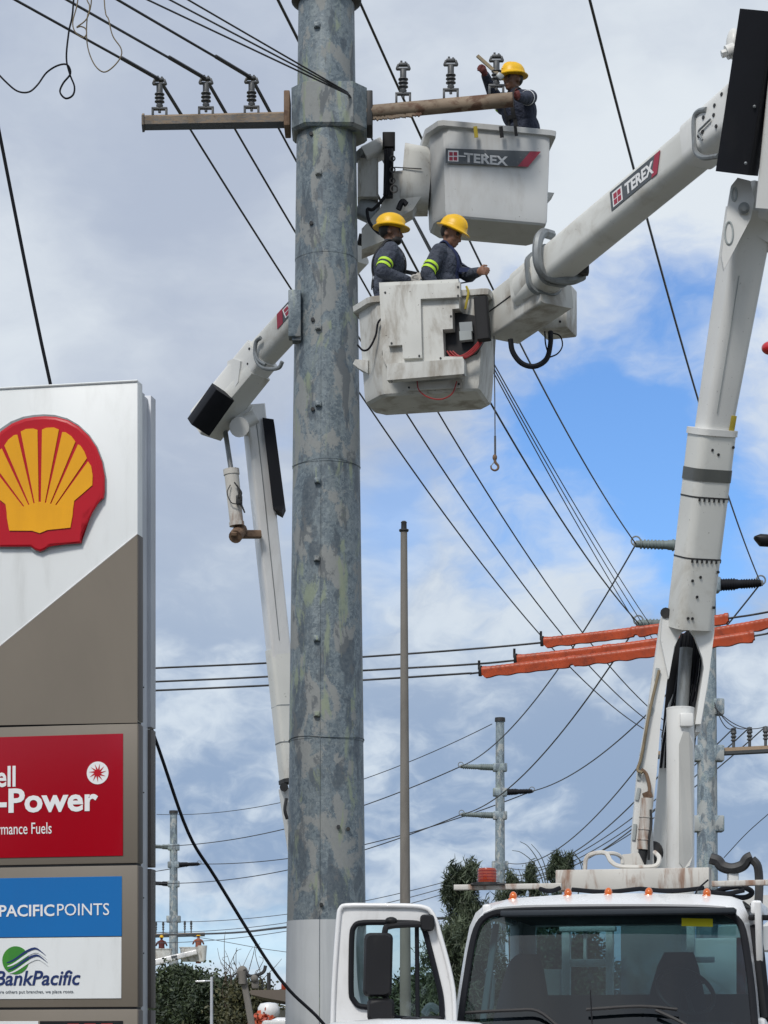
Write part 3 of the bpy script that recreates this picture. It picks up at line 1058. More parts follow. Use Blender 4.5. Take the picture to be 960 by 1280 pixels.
hose_wire([(-150, 846, 43.5), (20, 843, 42.5), (197, 835, 42), (330, 829, 41.4), (456, 821, 40.8), (580, 812, 40.2), (680, 803, 39.8), (800, 789, 39.4), (910, 773, 39), (960, 765, 38.7), (1100, 738, 38)], 679, 911,
          'uppermost of the three wires crossing level behind the big pole', 'shortest orange line cover, topmost of the three behind the lifting arm')
hose_wire([(-150, 862, 42.5), (20, 859, 41.6), (197, 852, 41), (330, 846, 40.4), (456, 838, 39.8), (580, 831, 39.2), (648, 825, 38.8), (800, 807, 38.4), (910, 788, 38), (975, 776, 37.7), (1100, 750, 37)], 646, 985,
          'middle of the three wires crossing level behind the big pole', 'middle orange line cover, reaching the right edge of the picture')
hose_wire([(-150, 873, 41.5), (20, 870, 40.8), (197, 863, 40), (330, 857, 39.4), (456, 850, 38.8), (580, 842, 38.2), (605, 840, 38), (800, 816, 37.4), (942, 795, 37), (975, 788, 36.8), (1100, 762, 36)], 602, 943,
          'lowest of the three wires crossing level behind the big pole', 'lowest orange line cover, its left end furthest left')

# loose hanging cables, upper left
mess = [at(-300, -30, 21), at(60, -150, 21.5), at(300, -230, 22)]
wire('messenger_wire', mess, 0.012, 'messenger wire above the loose hanging cables at upper left')
wire('loose_cable', catmull([at(96, -150, 21.5), at(92, 0, 21.5), at(86, 40, 21.5), at(83, 72, 21.5), at(87, 92, 21.5), at(93, 108, 21.5), at(91, 119, 21.5), at(82, 123, 21.5), at(75, 115, 21.5), at(79, 104, 21.5), at(88, 92, 21.48), at(84, 81, 21.46), at(72, 82, 21.45), at(58, 91, 21.5), at(47, 106, 21.5), at(36, 115, 21.5), at(22, 114, 21.5), at(8, 103, 21.5), at(-10, 84, 21.5), at(-60, 30, 21.3), at(-110, -95, 21.2)], 5), 0.0085,
     'dark loose cable hanging with a small loop at the upper left corner', None, black_rubber, 'cable')
wire('loose_cable', catmull([at(108, -170, 21.6), at(107, -20, 21.6), at(112, 8, 21.6), at(108, 24, 21.6), at(96, 34, 21.6), at(101, 33, 21.6), at(107, 36, 21.6), at(108, 43, 21.6), at(103, 47, 21.6), at(94, 40, 21.6), at(91, 27, 21.6), at(97, 2, 21.6), at(100, -40, 21.6), at(112, -175, 21.6)], 5), 0.006,
     'thin tan loose cable curled above the small loop at upper left', None, rope_mat, 'cable')
wire('loose_cable', catmull([at(118, -175, 21.7), at(115, -10, 21.7), at(109, 22, 21.7), at(109, 55, 21.7), at(117, 79, 21.7), at(129, 90, 21.7), at(141, 84, 21.7), at(151, 71, 21.7), at(151, 60, 21.7), at(141, 45, 21.7), at(136, 25, 21.7), at(130, -5, 21.7), at(126, -180, 21.7)], 5), 0.006,
     'thin tan cable hanging in a wide open loop at upper left', None, rope_mat, 'cable')

# ================================================================ bare concrete lamp pole
lp0 = at(507.5, 1330, 35)
lp0.z = 0
lpz = CAM.z + (HZ - 662) / F * 35
cp = thing('bare_pole', 'slim bare brown grey concrete pole without arms behind the open truck door', 'pole', lp0)
bm = BM()
rings = []
for i in range(13):
    z = -0.2 + (lpz + 0.2) * i / 12
    r = 0.092 - 0.045 * (z / lpz)
    rings.append([Vector((lp0.x - 0.03 * z / lpz + r * math.cos(2 * math.pi * j / 16), 35 + r * math.sin(2 * math.pi * j / 16), z)) for j in range(16)])
loft(bm, rings)
obj('shaft', bm, concrete, cp)
bm = BM()
tx = lp0.x - 0.03
lathe(bm, [(0.06, lpz - 0.03), (0.07, lpz - 0.02), (0.07, lpz), (0.042, lpz + 0.01), (0.04, lpz + 0.09), (0.045, lpz + 0.1), (0.03, lpz + 0.12), (0.01, lpz + 0.125)], (tx, 35, 0), n=14)
obj('cap', bm, dark_metal, cp)

# ================================================================ fuel price pylon
sgp = at(172, 1330, 22)
sgp.z = 0
STH = R(-12)
sign = thing('pylon_sign', 'tall taupe and white fuel station pylon sign with red and yellow emblem', 'sign', sgp, STH)
SU = Vector((math.cos(STH), math.sin(STH), 0))
SN = Vector((math.sin(STH), -math.cos(STH), 0))          # out of the face, towards the viewer
UP = Vector((0, 0, 1))


def sg(px, py, off=0.0):
    """point on the sign's face plane, off metres in front of it"""
    return on_plane(px, py, sgp + SN * off, SN)


def sgx(px):
    return (sg(px, 1330) - sgp).dot(SU)


def sgz(py):
    return CAM.z + (HZ - py) / F * 22


def sbox(name, x0, x1, z0, z1, d0, d1, m, parent=None, bev=0.006, label=None):
    """box on the sign: along x0..x1 (0 is the right edge), depth d0..d1 behind the face"""
    bm = BM()
    c = sgp + SU * ((x0 + x1) / 2) - SN * ((d0 + d1) / 2) + UP * ((z0 + z1) / 2)
    box(bm, c, (x1 - x0, d1 - d0, z1 - z0), Matrix.Rotation(STH, 3, 'Z'), bev)
    return obj(name, bm, m, parent or sign, label=label)


SW = -1.76
z_top, z_905, z_1082, z_1262 = sgz(475), sgz(904), sgz(1081.5), sgz(1261.5)
CT = 0.145          # cabinet thickness
top = sbox('top_cabinet', SW, 0, z_905 + 0.02, z_top, 0, CT, sign_white)
sbox('back_cabinet', SW, -0.0, z_905 + 0.02, z_top - 0.03, 0.40, 0.545, sign_grey)
for zt, zb in ((z_905, z_1082), (z_1082, z_1262), (z_1262, z_1262 - 1.28)):
    sbox('cabinet', SW, 0, zb + 0.02, zt, 0, CT, taupe)
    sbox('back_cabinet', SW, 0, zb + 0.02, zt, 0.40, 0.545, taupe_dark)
    sbox('gap_strip', SW + 0.01, -0.012, zb - 0.004, zb + 0.024, 0.01, CT - 0.01, black_plastic, bev=0)
sbox('gap_strip', SW + 0.01, -0.012, z_905 - 0.004, z_905 + 0.024, 0.01, CT - 0.01, black_plastic, bev=0)
sbox('post', -0.30, -0.022, -0.2, z_top - 0.05, CT, 0.285, sign_grey)
sbox('post', -0.30, -0.03, -0.2, z_top - 0.06, 0.293, 0.40, sign_grey)
sbox('post', SW + 0.03, SW + 0.3, -0.2, z_top - 0.06, CT, 0.40, sign_grey)
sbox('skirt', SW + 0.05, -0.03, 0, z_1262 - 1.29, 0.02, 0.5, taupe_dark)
# edge trim of the taupe zone and screws
sbox('edge_trim', -0.001, 0.006, z_905 + 0.025, sgz(668), 0.004, CT - 0.004, taupe_dark, bev=0.001)
for zt, zb in ((z_905, z_1082), (z_1082, z_1262), (z_1262, z_1262 - 1.28)):
    sbox('edge_trim', -0.001, 0.006, zb + 0.03, zt - 0.01, 0.012, CT - 0.006, taupe_dark, bev=0.001)
for z in (5.0, 4.05, 3.1, 2.6):
    for d_ in (0.20, 0.24):
        bm = BM()
        c = sgp + SU * -0.022 - SN * d_ + UP * z
        cyl(bm, c, c + SU * 0.006, 0.008, n=6)
        obj('screw', bm, dark_metal, sign)
# taupe diagonal plate
bm = BM()
prism(bm, [sg(172, 668, 0.001), sg(172, 903.5, 0.001), sg(-72, 908, 0.001), sg(-72, 867, 0.001)], SN * 0.006)
obj('diagonal_panel', bm, taupe, sign, 0)
bm = BM()
tube(bm, [sg(172, 667, 0.004), sg(-72, 866, 0.004)], 0.006, 5)
obj('panel_edge', bm, ink_white, sign)
bm = BM()
tube(bm, [sg(172, 475.8, 0.006), sg(-72, 489.5, 0.006)], 0.01, 6)
obj('top_trim', bm, sign_white, sign)

# emblem: raised scallop badge, coordinates measured from its axis in photo pixels
EC = (50.0, 610.0)


def ep(dx, dy, off):
    p = sg(EC[0], EC[1], off)
    k = 22.0 / F
    return p + SU * (dx * k * 1.01) + UP * (-dy * k) - SU * 0 + UP * (0.0)


half = [(6, -88.5), (20, -87), (36, -82), (50, -73.5), (63, -61), (73, -46), (80, -28), (83.5, -10), (83.5, 8), (82, 17), (69, 26.5), (57, 36), (55.5, 48), (54.5, 60), (53, 71), (12, 72.5), (6, 77), (0, 79)]
out = [(dx, dy) for dx, dy in half] + [(-dx, dy) for dx, dy in half[::-1][1:]]
bm = BM()
prism(bm, [ep(x * 1.035, y * 1.035, 0.005) for x, y in out], SN * 0.028)
emb = obj('emblem_rim', bm, grey_metal, sign, 30)
bm = BM()
rings = [[ep(x * 1.02, y * 1.02, 0.03) for x, y in out], [ep(x * 1.0, y * 1.0, 0.048) for x, y in out], [ep(x * 0.975, y * 0.975, 0.055) for x, y in out]]
loft(bm, rings)
bmesh.ops.triangulate(bm, faces=[f for f in bm.faces if len(f.verts) > 4])
obj('emblem_face', bm, emblem_red, emb, 12)
# eight yellow ribs, each a wedge fanning out of the base, plus the solid foot
tips = [(3.5, 27.0), (31.5, 47.5), (50.5, 61.5), (64.0, 69.0)]
angs = [(3.0, 25.0, -73, -72), (29.5, 46.5, -68.5, -55.5), (50.0, 61.5, -52, -34), (63.0, 68.5, -30, 0)]
for s in (1, -1):
    for k, (x0, x1, y0, y1) in enumerate(angs):
        bx0, bx1 = (1.5, 8, 14.5, 20)[k], (6.5, 13, 19, 27)[k]
        by0, by1 = (19, 20, 22, 25)[k], (19.5, 21.5, 24, 33)[k]
        if k == 3:
            poly = [(bx0, by0), (x0, y0), (67.0, -24), (69.0, -12), (68.5, 0), (61, 6), (45, 18.5), (43, 32), (22, 34)]
        else:
            mx, my = (x0 + x1) / 2, min(y0, y1) - (2.5 if k == 0 else 1.5)
            ex, ey = (x0 * 0.3 + x1 * 0.7), (y0 * 0.35 + y1 * 0.65) - 2.6
            fx, fy = (x0 * 0.75 + x1 * 0.25), (y0 * 0.8 + y1 * 0.2) - 2.2
            poly = [(bx0, by0), (x0, y0), (fx, fy), (ex, ey), (x1, y1), (bx1, by1)]
        bm = BM()
        prism(bm, [ep(s * x, y, 0.0555) for x, y in poly], SN * 0.008)
        obj('emblem_rib', bm, emblem_yellow, emb, 0)
bm = BM()
prism(bm, [ep(x, y, 0.0555) for x, y in [(-27, 24.5), (-18, 21.5), (0, 17.5), (18, 21.5), (27, 24.5), (43.5, 28), (43, 36), (40, 52), (10, 53.5), (0, 57), (-10, 53.5), (-40, 52), (-43, 36), (-43.5, 28)]], SN * 0.0095)
obj('emblem_foot', bm, emblem_yellow, emb, 0)


def panel(name, px0, px1, py0, py1, m, off0=0.001, th=0.006, parent=None):
    bm = BM()
    x0, x1 = sgx(px0), sgx(px1)
    c = sgp + SU * ((x0 + x1) / 2) + SN * (off0 + th / 2) + UP * ((sgz(py0) + sgz(py1)) / 2)
    box(bm, c, (x1 - x0, th, sgz(py0) - sgz(py1)), Matrix.Rotation(STH, 3, 'Z'), 0.002, 1)
    return obj(name, bm, m, parent or sign)


def sgtext(s, px0, py_base, m, parent, width_px, height_px, bold=0.0, shear=0.0, off=0.009, label=None, space=1.0):
    p = sgp + SU * sgx(px0) + SN * off + UP * sgz(py_base)
    return text(s, parent, m, p, SU, UP, width=abs(sgx(px0 + width_px) - sgx(px0)), height=height_px * 22 / F, bold=bold, shear=shear, ext=0.003, label=label, space=space)


rp = panel('red_panel', -58, 154, 916.5, 1069.5, sign_red)
sgtext('Shell', -31, 980, ink_white, rp, 51, 27, 0.022)
sgtext('V-Power', -31, 1013, ink_white, rp, 154, 31, 0.028)
sgtext('Performance Fuels', -31, 1040, ink_white, rp, 96, 14.5)
bm = BM()
c = sgp + SU * sgx(122.5) + SN * 0.008 + UP * sgz(965)
cyl(bm, c, c + SN * 0.003, 0.102, n=28)
disc = obj('badge', bm, ink_white, rp)
bm = BM()
pts = []
for k in range(22):
    a = 2 * math.pi * k / 22
    r = 0.082 if k % 2 == 0 else 0.03
    a2 = a + (0.18 if k % 2 == 0 else 0)
    pts.append(c + SN * 0.0035 + SU * (r * math.cos(a2)) + UP * (r * math.sin(a2)))
prism(bm, pts, SN * 0.002)
obj('starburst', bm, emblem_red, disc, 0)
bp = panel('blue_panel', -58, 152.5, 1095, 1170, sign_blue)
sgtext('PACIFIC', -0.5, 1144, ink_white, bp, 69, 15, 0.018)
sgtext('POINTS', 72, 1143.5, ink_white, bp, 65, 15)
wp = panel('white_panel', -58, 152, 1171, 1248, sign_white)
sgtext('BankPacific', -6, 1231, ink_navy, wp, 107, 19, 0.016, 0.22)
sgtext('Where others put branches, we place roots.', -11, 1242, ink_grey, wp, 104, 5.2)
bm = BM()
c = sgp + SU * sgx(20) + SN * 0.0085 + UP * sgz(1199)
cyl(bm, c, c + SN * 0.003, 0.127, n=30)
globe = obj('globe_mark', bm, leaf_green_ink, wp)
for k in range(4):
    bm = BM()
    up, lo_ = [], []
    for i in range(15):
        f = i / 14
        px = 9 + 49 * f - k * 1.0 + 2 * k
        py = 1196 + k * 4.4 + 5.5 * math.cos(f * 4.6 + 0.1) * (1 if f < .5 else 1) - 11 * f + (0 if f < .75 else (f - .75) * 34)
        th = 3.1 * math.sin(math.pi * min(1, f * 0.9 + 0.1)) + 0.3
        q = sgp + SU * sgx(px) + SN * (0.0118 + 0.0004 * k) + UP * sgz(py)
        up.append(q)
        lo_.append(q - UP * th * 22 / F)
    prism(bm, up + lo_[::-1], SN * 0.0015)
    obj('wave_mark', bm, ink_navy if k % 2 == 0 else sign_white, globe, 0)
ledp = panel('price_display', 50, 154, 1276, 1330, black_plastic)
panel('price_name', -58, 48, 1276, 1330, sign_white)
SEG = {'4': 'bcfg', '9': 'abcdfg', '5': 'acdfg', '2': 'abdeg', '8': 'abcdefg'}
x = 60
for ch in '4.959':
    if ch == '.':
        x += 4
        continue
    bm = BM()
    w_, h_ = 14.0, 34.0
    g_ = {'a': (0, 0, 1, 0), 'b': (1, 0, 1, .5), 'c': (1, .5, 1, 1), 'd': (0, 1, 1, 1), 'e': (0, .5, 0, 1), 'f': (0, 0, 0, .5), 'g': (0, .5, 1, .5)}
    for sgm in SEG[ch]:
        x0, y0, x1, y1 = g_[sgm]
        beam(bm, sgp + SU * sgx(x + x0 * w_) + SN * 0.009 + UP * sgz(1281 + y0 * h_), sgp + SU * sgx(x + x1 * w_) + SN * 0.009 + UP * sgz(1281 + y1 * h_), (0.018, 0.004), r=0.001, hint=SN, n=1)
    obj('digit', bm, led, ledp)
    x += 21

# ================================================================ near bucket truck
def hose(bm, pts, r, n=7):
    return tube(bm, catmull(pts, 5), r, n)


TTH = R(-13)
trp = at(763, 1330, 17.5)
trp.z = 0
truck = thing('bucket_truck', 'white bucket truck facing the camera with open door and raised articulated arm', 'truck', trp, TTH)
TX = Vector((math.cos(TTH), math.sin(TTH), 0))
TY = Vector((-math.sin(TTH), math.cos(TTH), 0))
TROT = Matrix.Rotation(TTH, 3, 'Z')


def tl(px, py, yl):
    return on_plane(px, py, trp + TY * yl, TY)


def tw(x, y, z):
    return trp + TX * x + TY * y + UP * z


def tbox(bm, c, size, bev=0.0, rot=None):
    return box(bm, tw(*c), size, TROT @ rot if rot is not None else TROT, bev)


# --- cab shell: windscreen surround, roof
gask = [(574, 1296), (577.5, 1262), (583, 1225), (589, 1188), (595.5, 1162), (605, 1148), (622, 1141), (655, 1138.5), (705, 1137.5), (763, 1137), (825, 1137), (880, 1138), (906, 1140), (920, 1148), (928.5, 1163), (935, 1200), (940, 1240), (945, 1296)]
outer = [(566, 1296), (569.5, 1262), (575, 1225), (581, 1188), (587, 1158), (594.5, 1141), (607, 1130.5), (640, 1123), (700, 1118.5), (763, 1116.5), (830, 1117), (885, 1118), (912, 1120.5), (927, 1126), (935, 1144), (941.5, 1195), (946.5, 1240), (951, 1296)]


def rake(py):
    return 0.50 * (1296 - py) / 159.0


def bow(px):
    return -0.03 * (1 - ((px - 760) / 186.0) ** 2)


rowA = [tl(px, py, rake(py) + bow(px)) for px, py in gask]
rowA2 = [tl(px + (0 if 590 < px < 930 else (-4 if px < 760 else 3)), py - 7 if py < 1150 else py, rake(py) + bow(px) - 0.015) for px, py in gask]
rowB = [tl(px, py, rake(py) + bow(px) * 0.6 + 0.16) for px, py in outer]
bm = BM()
rB2 = [p + TY * 0.05 for p in rowB]
loft(bm, [rowA, rowA2, rowB, rB2], caps=False, closed=False)
cab = obj('cab_shell', bm, cab_white, truck, 60)
zlim = rowB[5].z - 0.01
roof = [p for p in rB2 if p.z > zlim]
bm = BM()
rows = [roof]
for yl, dz_ in ((0.9, 0.012), (1.4, 0.014), (1.75, 0.0), (1.86, -0.05)):
    r_ = []
    for p in roof:
        loc = p - trp
        r_.append(tw(loc.dot(TX), yl, p.z + dz_))
    rows.append(r_)
loft(bm, rows, caps=False, closed=False)
obj('roof_panel', bm, cab_white, cab, 60)
# windscreen glass: curved grid between left and right edges
bm = BM()
Lh = [(576, 1296), (580, 1260), (585, 1225), (591, 1188), (598, 1163), (608, 1150), (624, 1143.5)]
Rh = [(943, 1296), (939, 1260), (935, 1225), (931, 1188), (926, 1164), (917, 1150), (903, 1143.5)]
rows = []
for (lx, ly), (rx, ry) in zip(Lh, Rh):
    rows.append([tl(lx + (rx - lx) * k / 14, ly + (ry - ly) * k / 14 - (4 * math.sin(math.pi * k / 14) if ly < 1145 else 0), rake(ly) + bow(lx + (rx - lx) * k / 14) + 0.012) for k in range(15)])
loft(bm, rows, caps=False, closed=False)
obj('windscreen', bm, windshield_glass, truck, 80)
bm = BM()
tube(bm, catmull([p + TY * -0.006 for p in rowA], 3), 0.026, 8)
obj('windscreen_seal', bm, black_rubber, truck)
# --- lower cab, cowl, bonnet
bm = BM()
tbox(bm, (0, 0.02, 1.60), (2.10, 0.36, 0.34), 0.03)
tbox(bm, (0, 0.9, 1.05), (2.04, 1.75, 0.25), 0.03)
obj('cowl', bm, cab_white, truck)
bm = BM()
rings = []
for yl, hw, zt in ((0.0, 0.98, 1.72), (-0.5, 0.92, 1.70), (-1.1, 0.82, 1.62), (-1.35, 0.72, 1.50)):
    ring = [tw(x, yl, z) for x, z in ((-hw, 0.8), (-hw, zt - 0.25), (-hw * 0.86, zt - 0.06), (-hw * 0.4, zt), (hw * 0.4, zt), (hw * 0.86, zt - 0.06), (hw, zt - 0.25), (hw, 0.8))]
    rings.append(ring)
loft(bm, rings)
obj('bonnet', bm, cab_white, truck)
bm = BM()
for x in (-0.75, 0.75):
    tbox(bm, (x, -1.33, 1.15), (0.32, 0.08, 0.22), 0.03)
tbox(bm, (0, -1.42, 0.62), (2.2, 0.16, 0.3), 0.03)
tbox(bm, (0, -1.38, 1.12), (0.95, 0.04, 0.5), 0.02)
obj('bumper', bm, grey_metal, truck)
# --- rear cab wall with window opening, side wall and closed door on the far side
bm = BM()
tbox(bm, (0, 1.78, 1.62), (1.95, 0.06, 0.95), 0.02)
tbox(bm, (-0.91, 1.78, 2.42), (0.16, 0.06, 0.66), 0.02)
tbox(bm, (0.9, 1.78, 2.42), (0.18, 0.06, 0.66), 0.02)
tbox(bm, (0, 1.78, 2.74), (1.95, 0.06, 0.12), 0.02)
for x in (-0.97, 0.97):
    tbox(bm, (x, 1.7, 2.0), (0.08, 0.2, 1.5), 0.02)
tbox(bm, (0.985, 1.1, 2.73), (0.07, 1.25, 0.1), 0.02)
tbox(bm, (-0.985, 1.1, 2.73), (0.07, 1.25, 0.1), 0.02)
obj('rear_wall', bm, cab_white, cab)
bm = BM()
tbox(bm, (-0.01, 1.785, 2.4), (1.68, 0.01, 0.6))
obj('rear_window', bm, door_glass, truck, 0)
bm = BM()
tbox(bm, (1.04, 0.92, 1.42), (0.07, 1.35, 1.02), 0.03)
tbox(bm, (1.01, 0.55, 2.35), (0.05, 0.05, 0.9), 0.015, Matrix.Rotation(0.38, 3, 'X'))
tbox(bm, (1.01, 1.56, 2.3), (0.05, 0.07, 0.8), 0.015)
cdoor = obj('door', bm, cab_white, truck, label='closed door on the far side of the cab')
bm = BM()
tbox(bm, (1.025, 1.1, 2.32), (0.008, 0.95, 0.72))
obj('window', bm, door_glass, cdoor, 0)
bm = BM()
beam(bm, tl(938, 1147, 0.62), tl(985, 1147, 0.35), (0.04, 0.04), r=0.015)
beam(bm, tl(985, 1140, 0.35), tl(985, 1230, 0.30), (0.20, 0.1), r=0.04)
obj('mirror', bm, black_plastic, cdoor)
bm = BM()
hose(bm, [tl(941, 1160, 0.70), tl(947, 1185, 0.62), tl(952, 1230, 0.5), tl(958, 1275, 0.4)], 0.05)
obj('door_seal', bm, black_rubber, cdoor)
# --- cab interior
bm = BM()
tbox(bm, (0, 0.38, 1.70), (1.92, 0.55, 0.22), 0.06)
tbox(bm, (0.55, 0.52, 1.84), (0.62, 0.32, 0.12), 0.05)
obj('dashboard', bm, dash_mat, truck)
bm = BM()
c = tl(857, 1240, 0.85)
fr = frame((0.25, -0.75, 0.66))
tube(bm, [c + fr @ Vector((0.22 * math.cos(a), 0.22 * math.sin(a), 0)) for a in np.linspace(0, 2 * math.pi, 33)], 0.017, 8)
for a in (0.5, 2.6, 4.7):
    beam(bm, c, c + fr @ Vector((0.21 * math.cos(a), 0.21 * math.sin(a), 0)), (0.03, 0.014), r=0.005)
cyl(bm, c, c + Vector((0, 0.2, -0.3)), 0.03, n=10)
obj('steering_wheel', bm, black_plastic, truck)
for px, yl, hw_ in ((650, 1.35, 0.23), (843, 1.30, 0.25)):
    bm = BM()
    b0 = tl(px, 1300, yl)
    rings = []
    for k, (wd, zz, th) in enumerate(((hw_, 1.35, .09), (hw_ * 1.08, 1.6, .10), (hw_ * 1.0, 1.95, .09), (hw_ * .78, 2.2, .08), (hw_ * .62, 2.36, .075), (hw_ * .45, 2.46, .06))):
        cen = Vector((b0.x, b0.y, zz)) + TY * (0.06 * k)
        rings.append([cen + TX * (wd * math.cos(a)) + TY * (th * math.sin(a)) for a in np.linspace(0, 2 * math.pi, 19)[:-1]])
    loft(bm, rings)
    box(bm, b0 + Vector((0, 0, -0)) - TY * 0.25 + UP * (1.32 - b0.z), (0.5, 0.55, 0.16), TROT, 0.05)
    obj('seat', bm, seat_mat, truck)
bm = BM()
hose(bm, [tl(607, 1262, 0.42), tl(614, 1262, 0.40), tl(616, 1225, 0.5), tl(611, 1213, 0.52), tl(606, 1215, 0.5)], 0.017)
beam(bm, tl(604, 1275, 0.30), tl(620, 1156, 0.72), (0.05, 0.03), r=0.012)
obj('grab_handle', bm, trim_pale, truck)
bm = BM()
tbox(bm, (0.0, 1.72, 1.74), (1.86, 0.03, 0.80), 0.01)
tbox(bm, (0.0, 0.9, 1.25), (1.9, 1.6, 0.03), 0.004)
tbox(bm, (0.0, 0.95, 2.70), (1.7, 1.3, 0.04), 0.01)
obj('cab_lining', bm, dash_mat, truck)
bm = BM()
q = [tl(852, 1147.5, rake(1147) - 0.06 + 0.03), tl(891, 1148.5, rake(1147) - 0.045 + 0.03), tl(891, 1158.5, rake(1158) - 0.045 + 0.03), tl(852, 1157.5, rake(1158) - 0.06 + 0.03)]
prism(bm, q, TY * 0.002)
obj('windscreen_sticker', bm, sticker_yellow, truck, 0)
bm = BM()
tbox(bm, (0.80, 2.0, 2.36), (0.16, 0.04, 0.46), 0.01)
obj('reflector_board', bm, sticker_red, truck)
# rack and pedestal cabinet right behind the cab
def trect(bm, px0, px1, py0, py1, yl, th):
    a_, b_ = tl(px0, py0, yl), tl(px1, py1, yl)
    box(bm, (a_ + b_) / 2 + TY * (th / 2), (abs((b_ - a_).dot(TX)), th, abs(a_.z - b_.z)), TROT, 0.006)
bm = BM()
for r_ in ((702, 712, 1150, 1320, 2.15, 0.08), (729, 733, 1160, 1205, 2.2, 0.05), (757, 766, 1150, 1320, 2.15, 0.08), (712, 757, 1199, 1208, 2.16, 0.06), (699, 769, 1158, 1163.5, 2.14, 0.1), (858, 868, 1155, 1320, 2.15, 0.08), (868, 893, 1196, 1203, 2.16, 0.06)):
    trect(bm, *r_)
obj('cab_rack', bm, white_paint, truck)
bm = BM()
trect(bm, 776, 852, 1155, 1330, 2.5, 0.9)
trect(bm, 640, 700, 1212, 1330, 2.6, 0.4)
obj('tool_locker', bm, weathered('locker_grey', (0.16, 0.17, 0.17), (0.08, 0.08, 0.08), 0.6), truck)
# --- wipers and whip aerial
for pts in ([(582, 1266), (640, 1263), (672, 1264), (700, 1285)], [(733, 1262), (800, 1258), (847, 1262)], [(820, 1263), (850, 1277), (870, 1290)]):
    bm = BM()
    P = [tl(px, py, rake(py) + bow(px) - 0.06) for px, py in pts]
    tube(bm, catmull(P, 4), 0.014, 6)
    obj('wiper', bm, black_plastic, truck)
bm = BM()
P0 = tl(741, 1300, -0.2)
tube(bm, [P0, tl(738, 1238, -0.2)], 0.008, 6, 0.004)
obj('aerial', bm, black_plastic, truck)
# --- roof marker lamps, rail, beacon
for px, py in ((641.5, 1121), (710, 1117), (760.5, 1116), (811, 1116), (883.5, 1117)):
    bm = BM()
    c = tl(px, py + 2, 0.72)
    ell(bm, c + UP * 0.01, (0.03, 0.045, 0.042))
    box(bm, c - UP * 0.015, (0.065, 0.1, 0.03), TROT, 0.01)
    obj('marker_lamp', bm, amber, truck)
for q0, q1 in ((tl(568, 1109.5, 1.95), tl(702, 1107.5, 1.95)), (tl(890, 1105, 2.0), tl(968, 1103, 2.0))):
    bm = BM()
    beam(bm, q0, q1, (0.05, 0.045), r=0.008)
    obj('roof_rail', bm, rusty_white, truck)
bm = BM()
cyl(bm, tl(608, 1107, 1.95), tl(608, 1103.5, 1.95), 0.115, n=18)
beam(bm, tl(590, 1106, 1.95), tl(632, 1105.5, 1.95), (0.12, 0.02), r=0.008)
beac = obj('beacon_base', bm, dark_metal, truck)
bm = BM()
c = tl(609, 1104, 1.95)
lathe(bm, [(0.074, 0), (0.077, 0.02), (0.076, 0.10), (0.07, 0.118), (0.03, 0.125), (0.01, 0.126)], c, n=20)
obj('beacon_lens', bm, red_lens, beac)
bm = BM()
for k in range(4):
    z = 0.025 + 0.024 * k
    ring_bm(bm, c + UP * z, 0.078, 0.0022, (0, 0, 1))
obj('beacon_cage', bm, red_cable, beac)
bm = BM()
for x0, x1, dy in ((675, 700, 0), (715, 800, 1), (800, 880, 0), (885, 930, 3)):
    hose(bm, [tl(x0, 1111 + dy, 1.8), tl((x0 + x1) / 2, 1114 + dy, 1.75), tl(x1, 1110 + dy, 1.8)], 0.018)
hose(bm, [tl(868, 1122, 1.6), tl(872, 1112, 1.7), tl(885, 1100, 1.8)], 0.007)
obj('roof_hose', bm, black_rubber, truck)
# --- head beam, cradle, guard loops
bm = BM()
box(bm, (tl(697, 1088, 2.35) + tl(888, 1112, 2.35)) / 2, ((tl(888, 1100, 2.35) - tl(697, 1100, 2.35)).length, 0.22, 0.165), TROT, 0.008)
obj('head_beam', bm, rusty_white, truck)
bm = BM()
hose(bm, [tl(731, 1089, 2.5), tl(733, 1073, 2.5), tl(742, 1067, 2.5), tl(757, 1066.5, 2.5), tl(764, 1077, 2.45), tl(775, 1083, 2.4), tl(800, 1084, 2.4), tl(820, 1082, 2.4), tl(824, 1072, 2.45), tl(818, 1065, 2.5)], 0.019)
hose(bm, [tl(757, 1067, 2.52), tl(768, 1067, 2.55), tl(777, 1072, 2.6), tl(778, 1080, 2.6)], 0.017)
obj('guard_loop', bm, rusty_white, truck)
bm = BM()
prism(bm, [tl(775, 1083, 2.6), tl(778, 1068, 2.6), tl(798, 1066, 2.6), tl(806, 1083, 2.6)], TY * 0.03)
obj('cover_plate', bm, rusty_white, truck, 0)
bm = BM()
hose(bm, [tl(888, 1073, 2.3), tl(897, 1076, 2.3), tl(903, 1083, 2.3), tl(915, 1086, 2.3), tl(928, 1082, 2.3), tl(934, 1074, 2.3), tl(940, 1071, 2.3)], 0.045, 8)
hose(bm, [tl(940, 1074, 2.3), tl(947, 1083, 2.3), tl(949, 1105, 2.3), tl(948, 1132, 2.2)], 0.034, 8)
crad = obj('boom_cradle', bm, dark_metal, truck)
bm = BM()
beam(bm, tl(916, 1086, 2.35), tl(916, 1112, 2.35), (0.12, 0.08), r=0.01)
obj('cradle_post', bm, white_paint, crad)
bm = BM()
hose(bm, [tl(892, 1117, 2.1), tl(905, 1111, 2.1), tl(925, 1108, 2.1), tl(940, 1115, 2.1), tl(930, 1122, 2.1), tl(900, 1120, 2.1)], 0.022)
hose(bm, [tl(939, 1130, 1.8), tl(948, 1140, 1.7), tl(960, 1142, 1.7)], 0.012)
obj('cradle_hose', bm, black_rubber, crad)
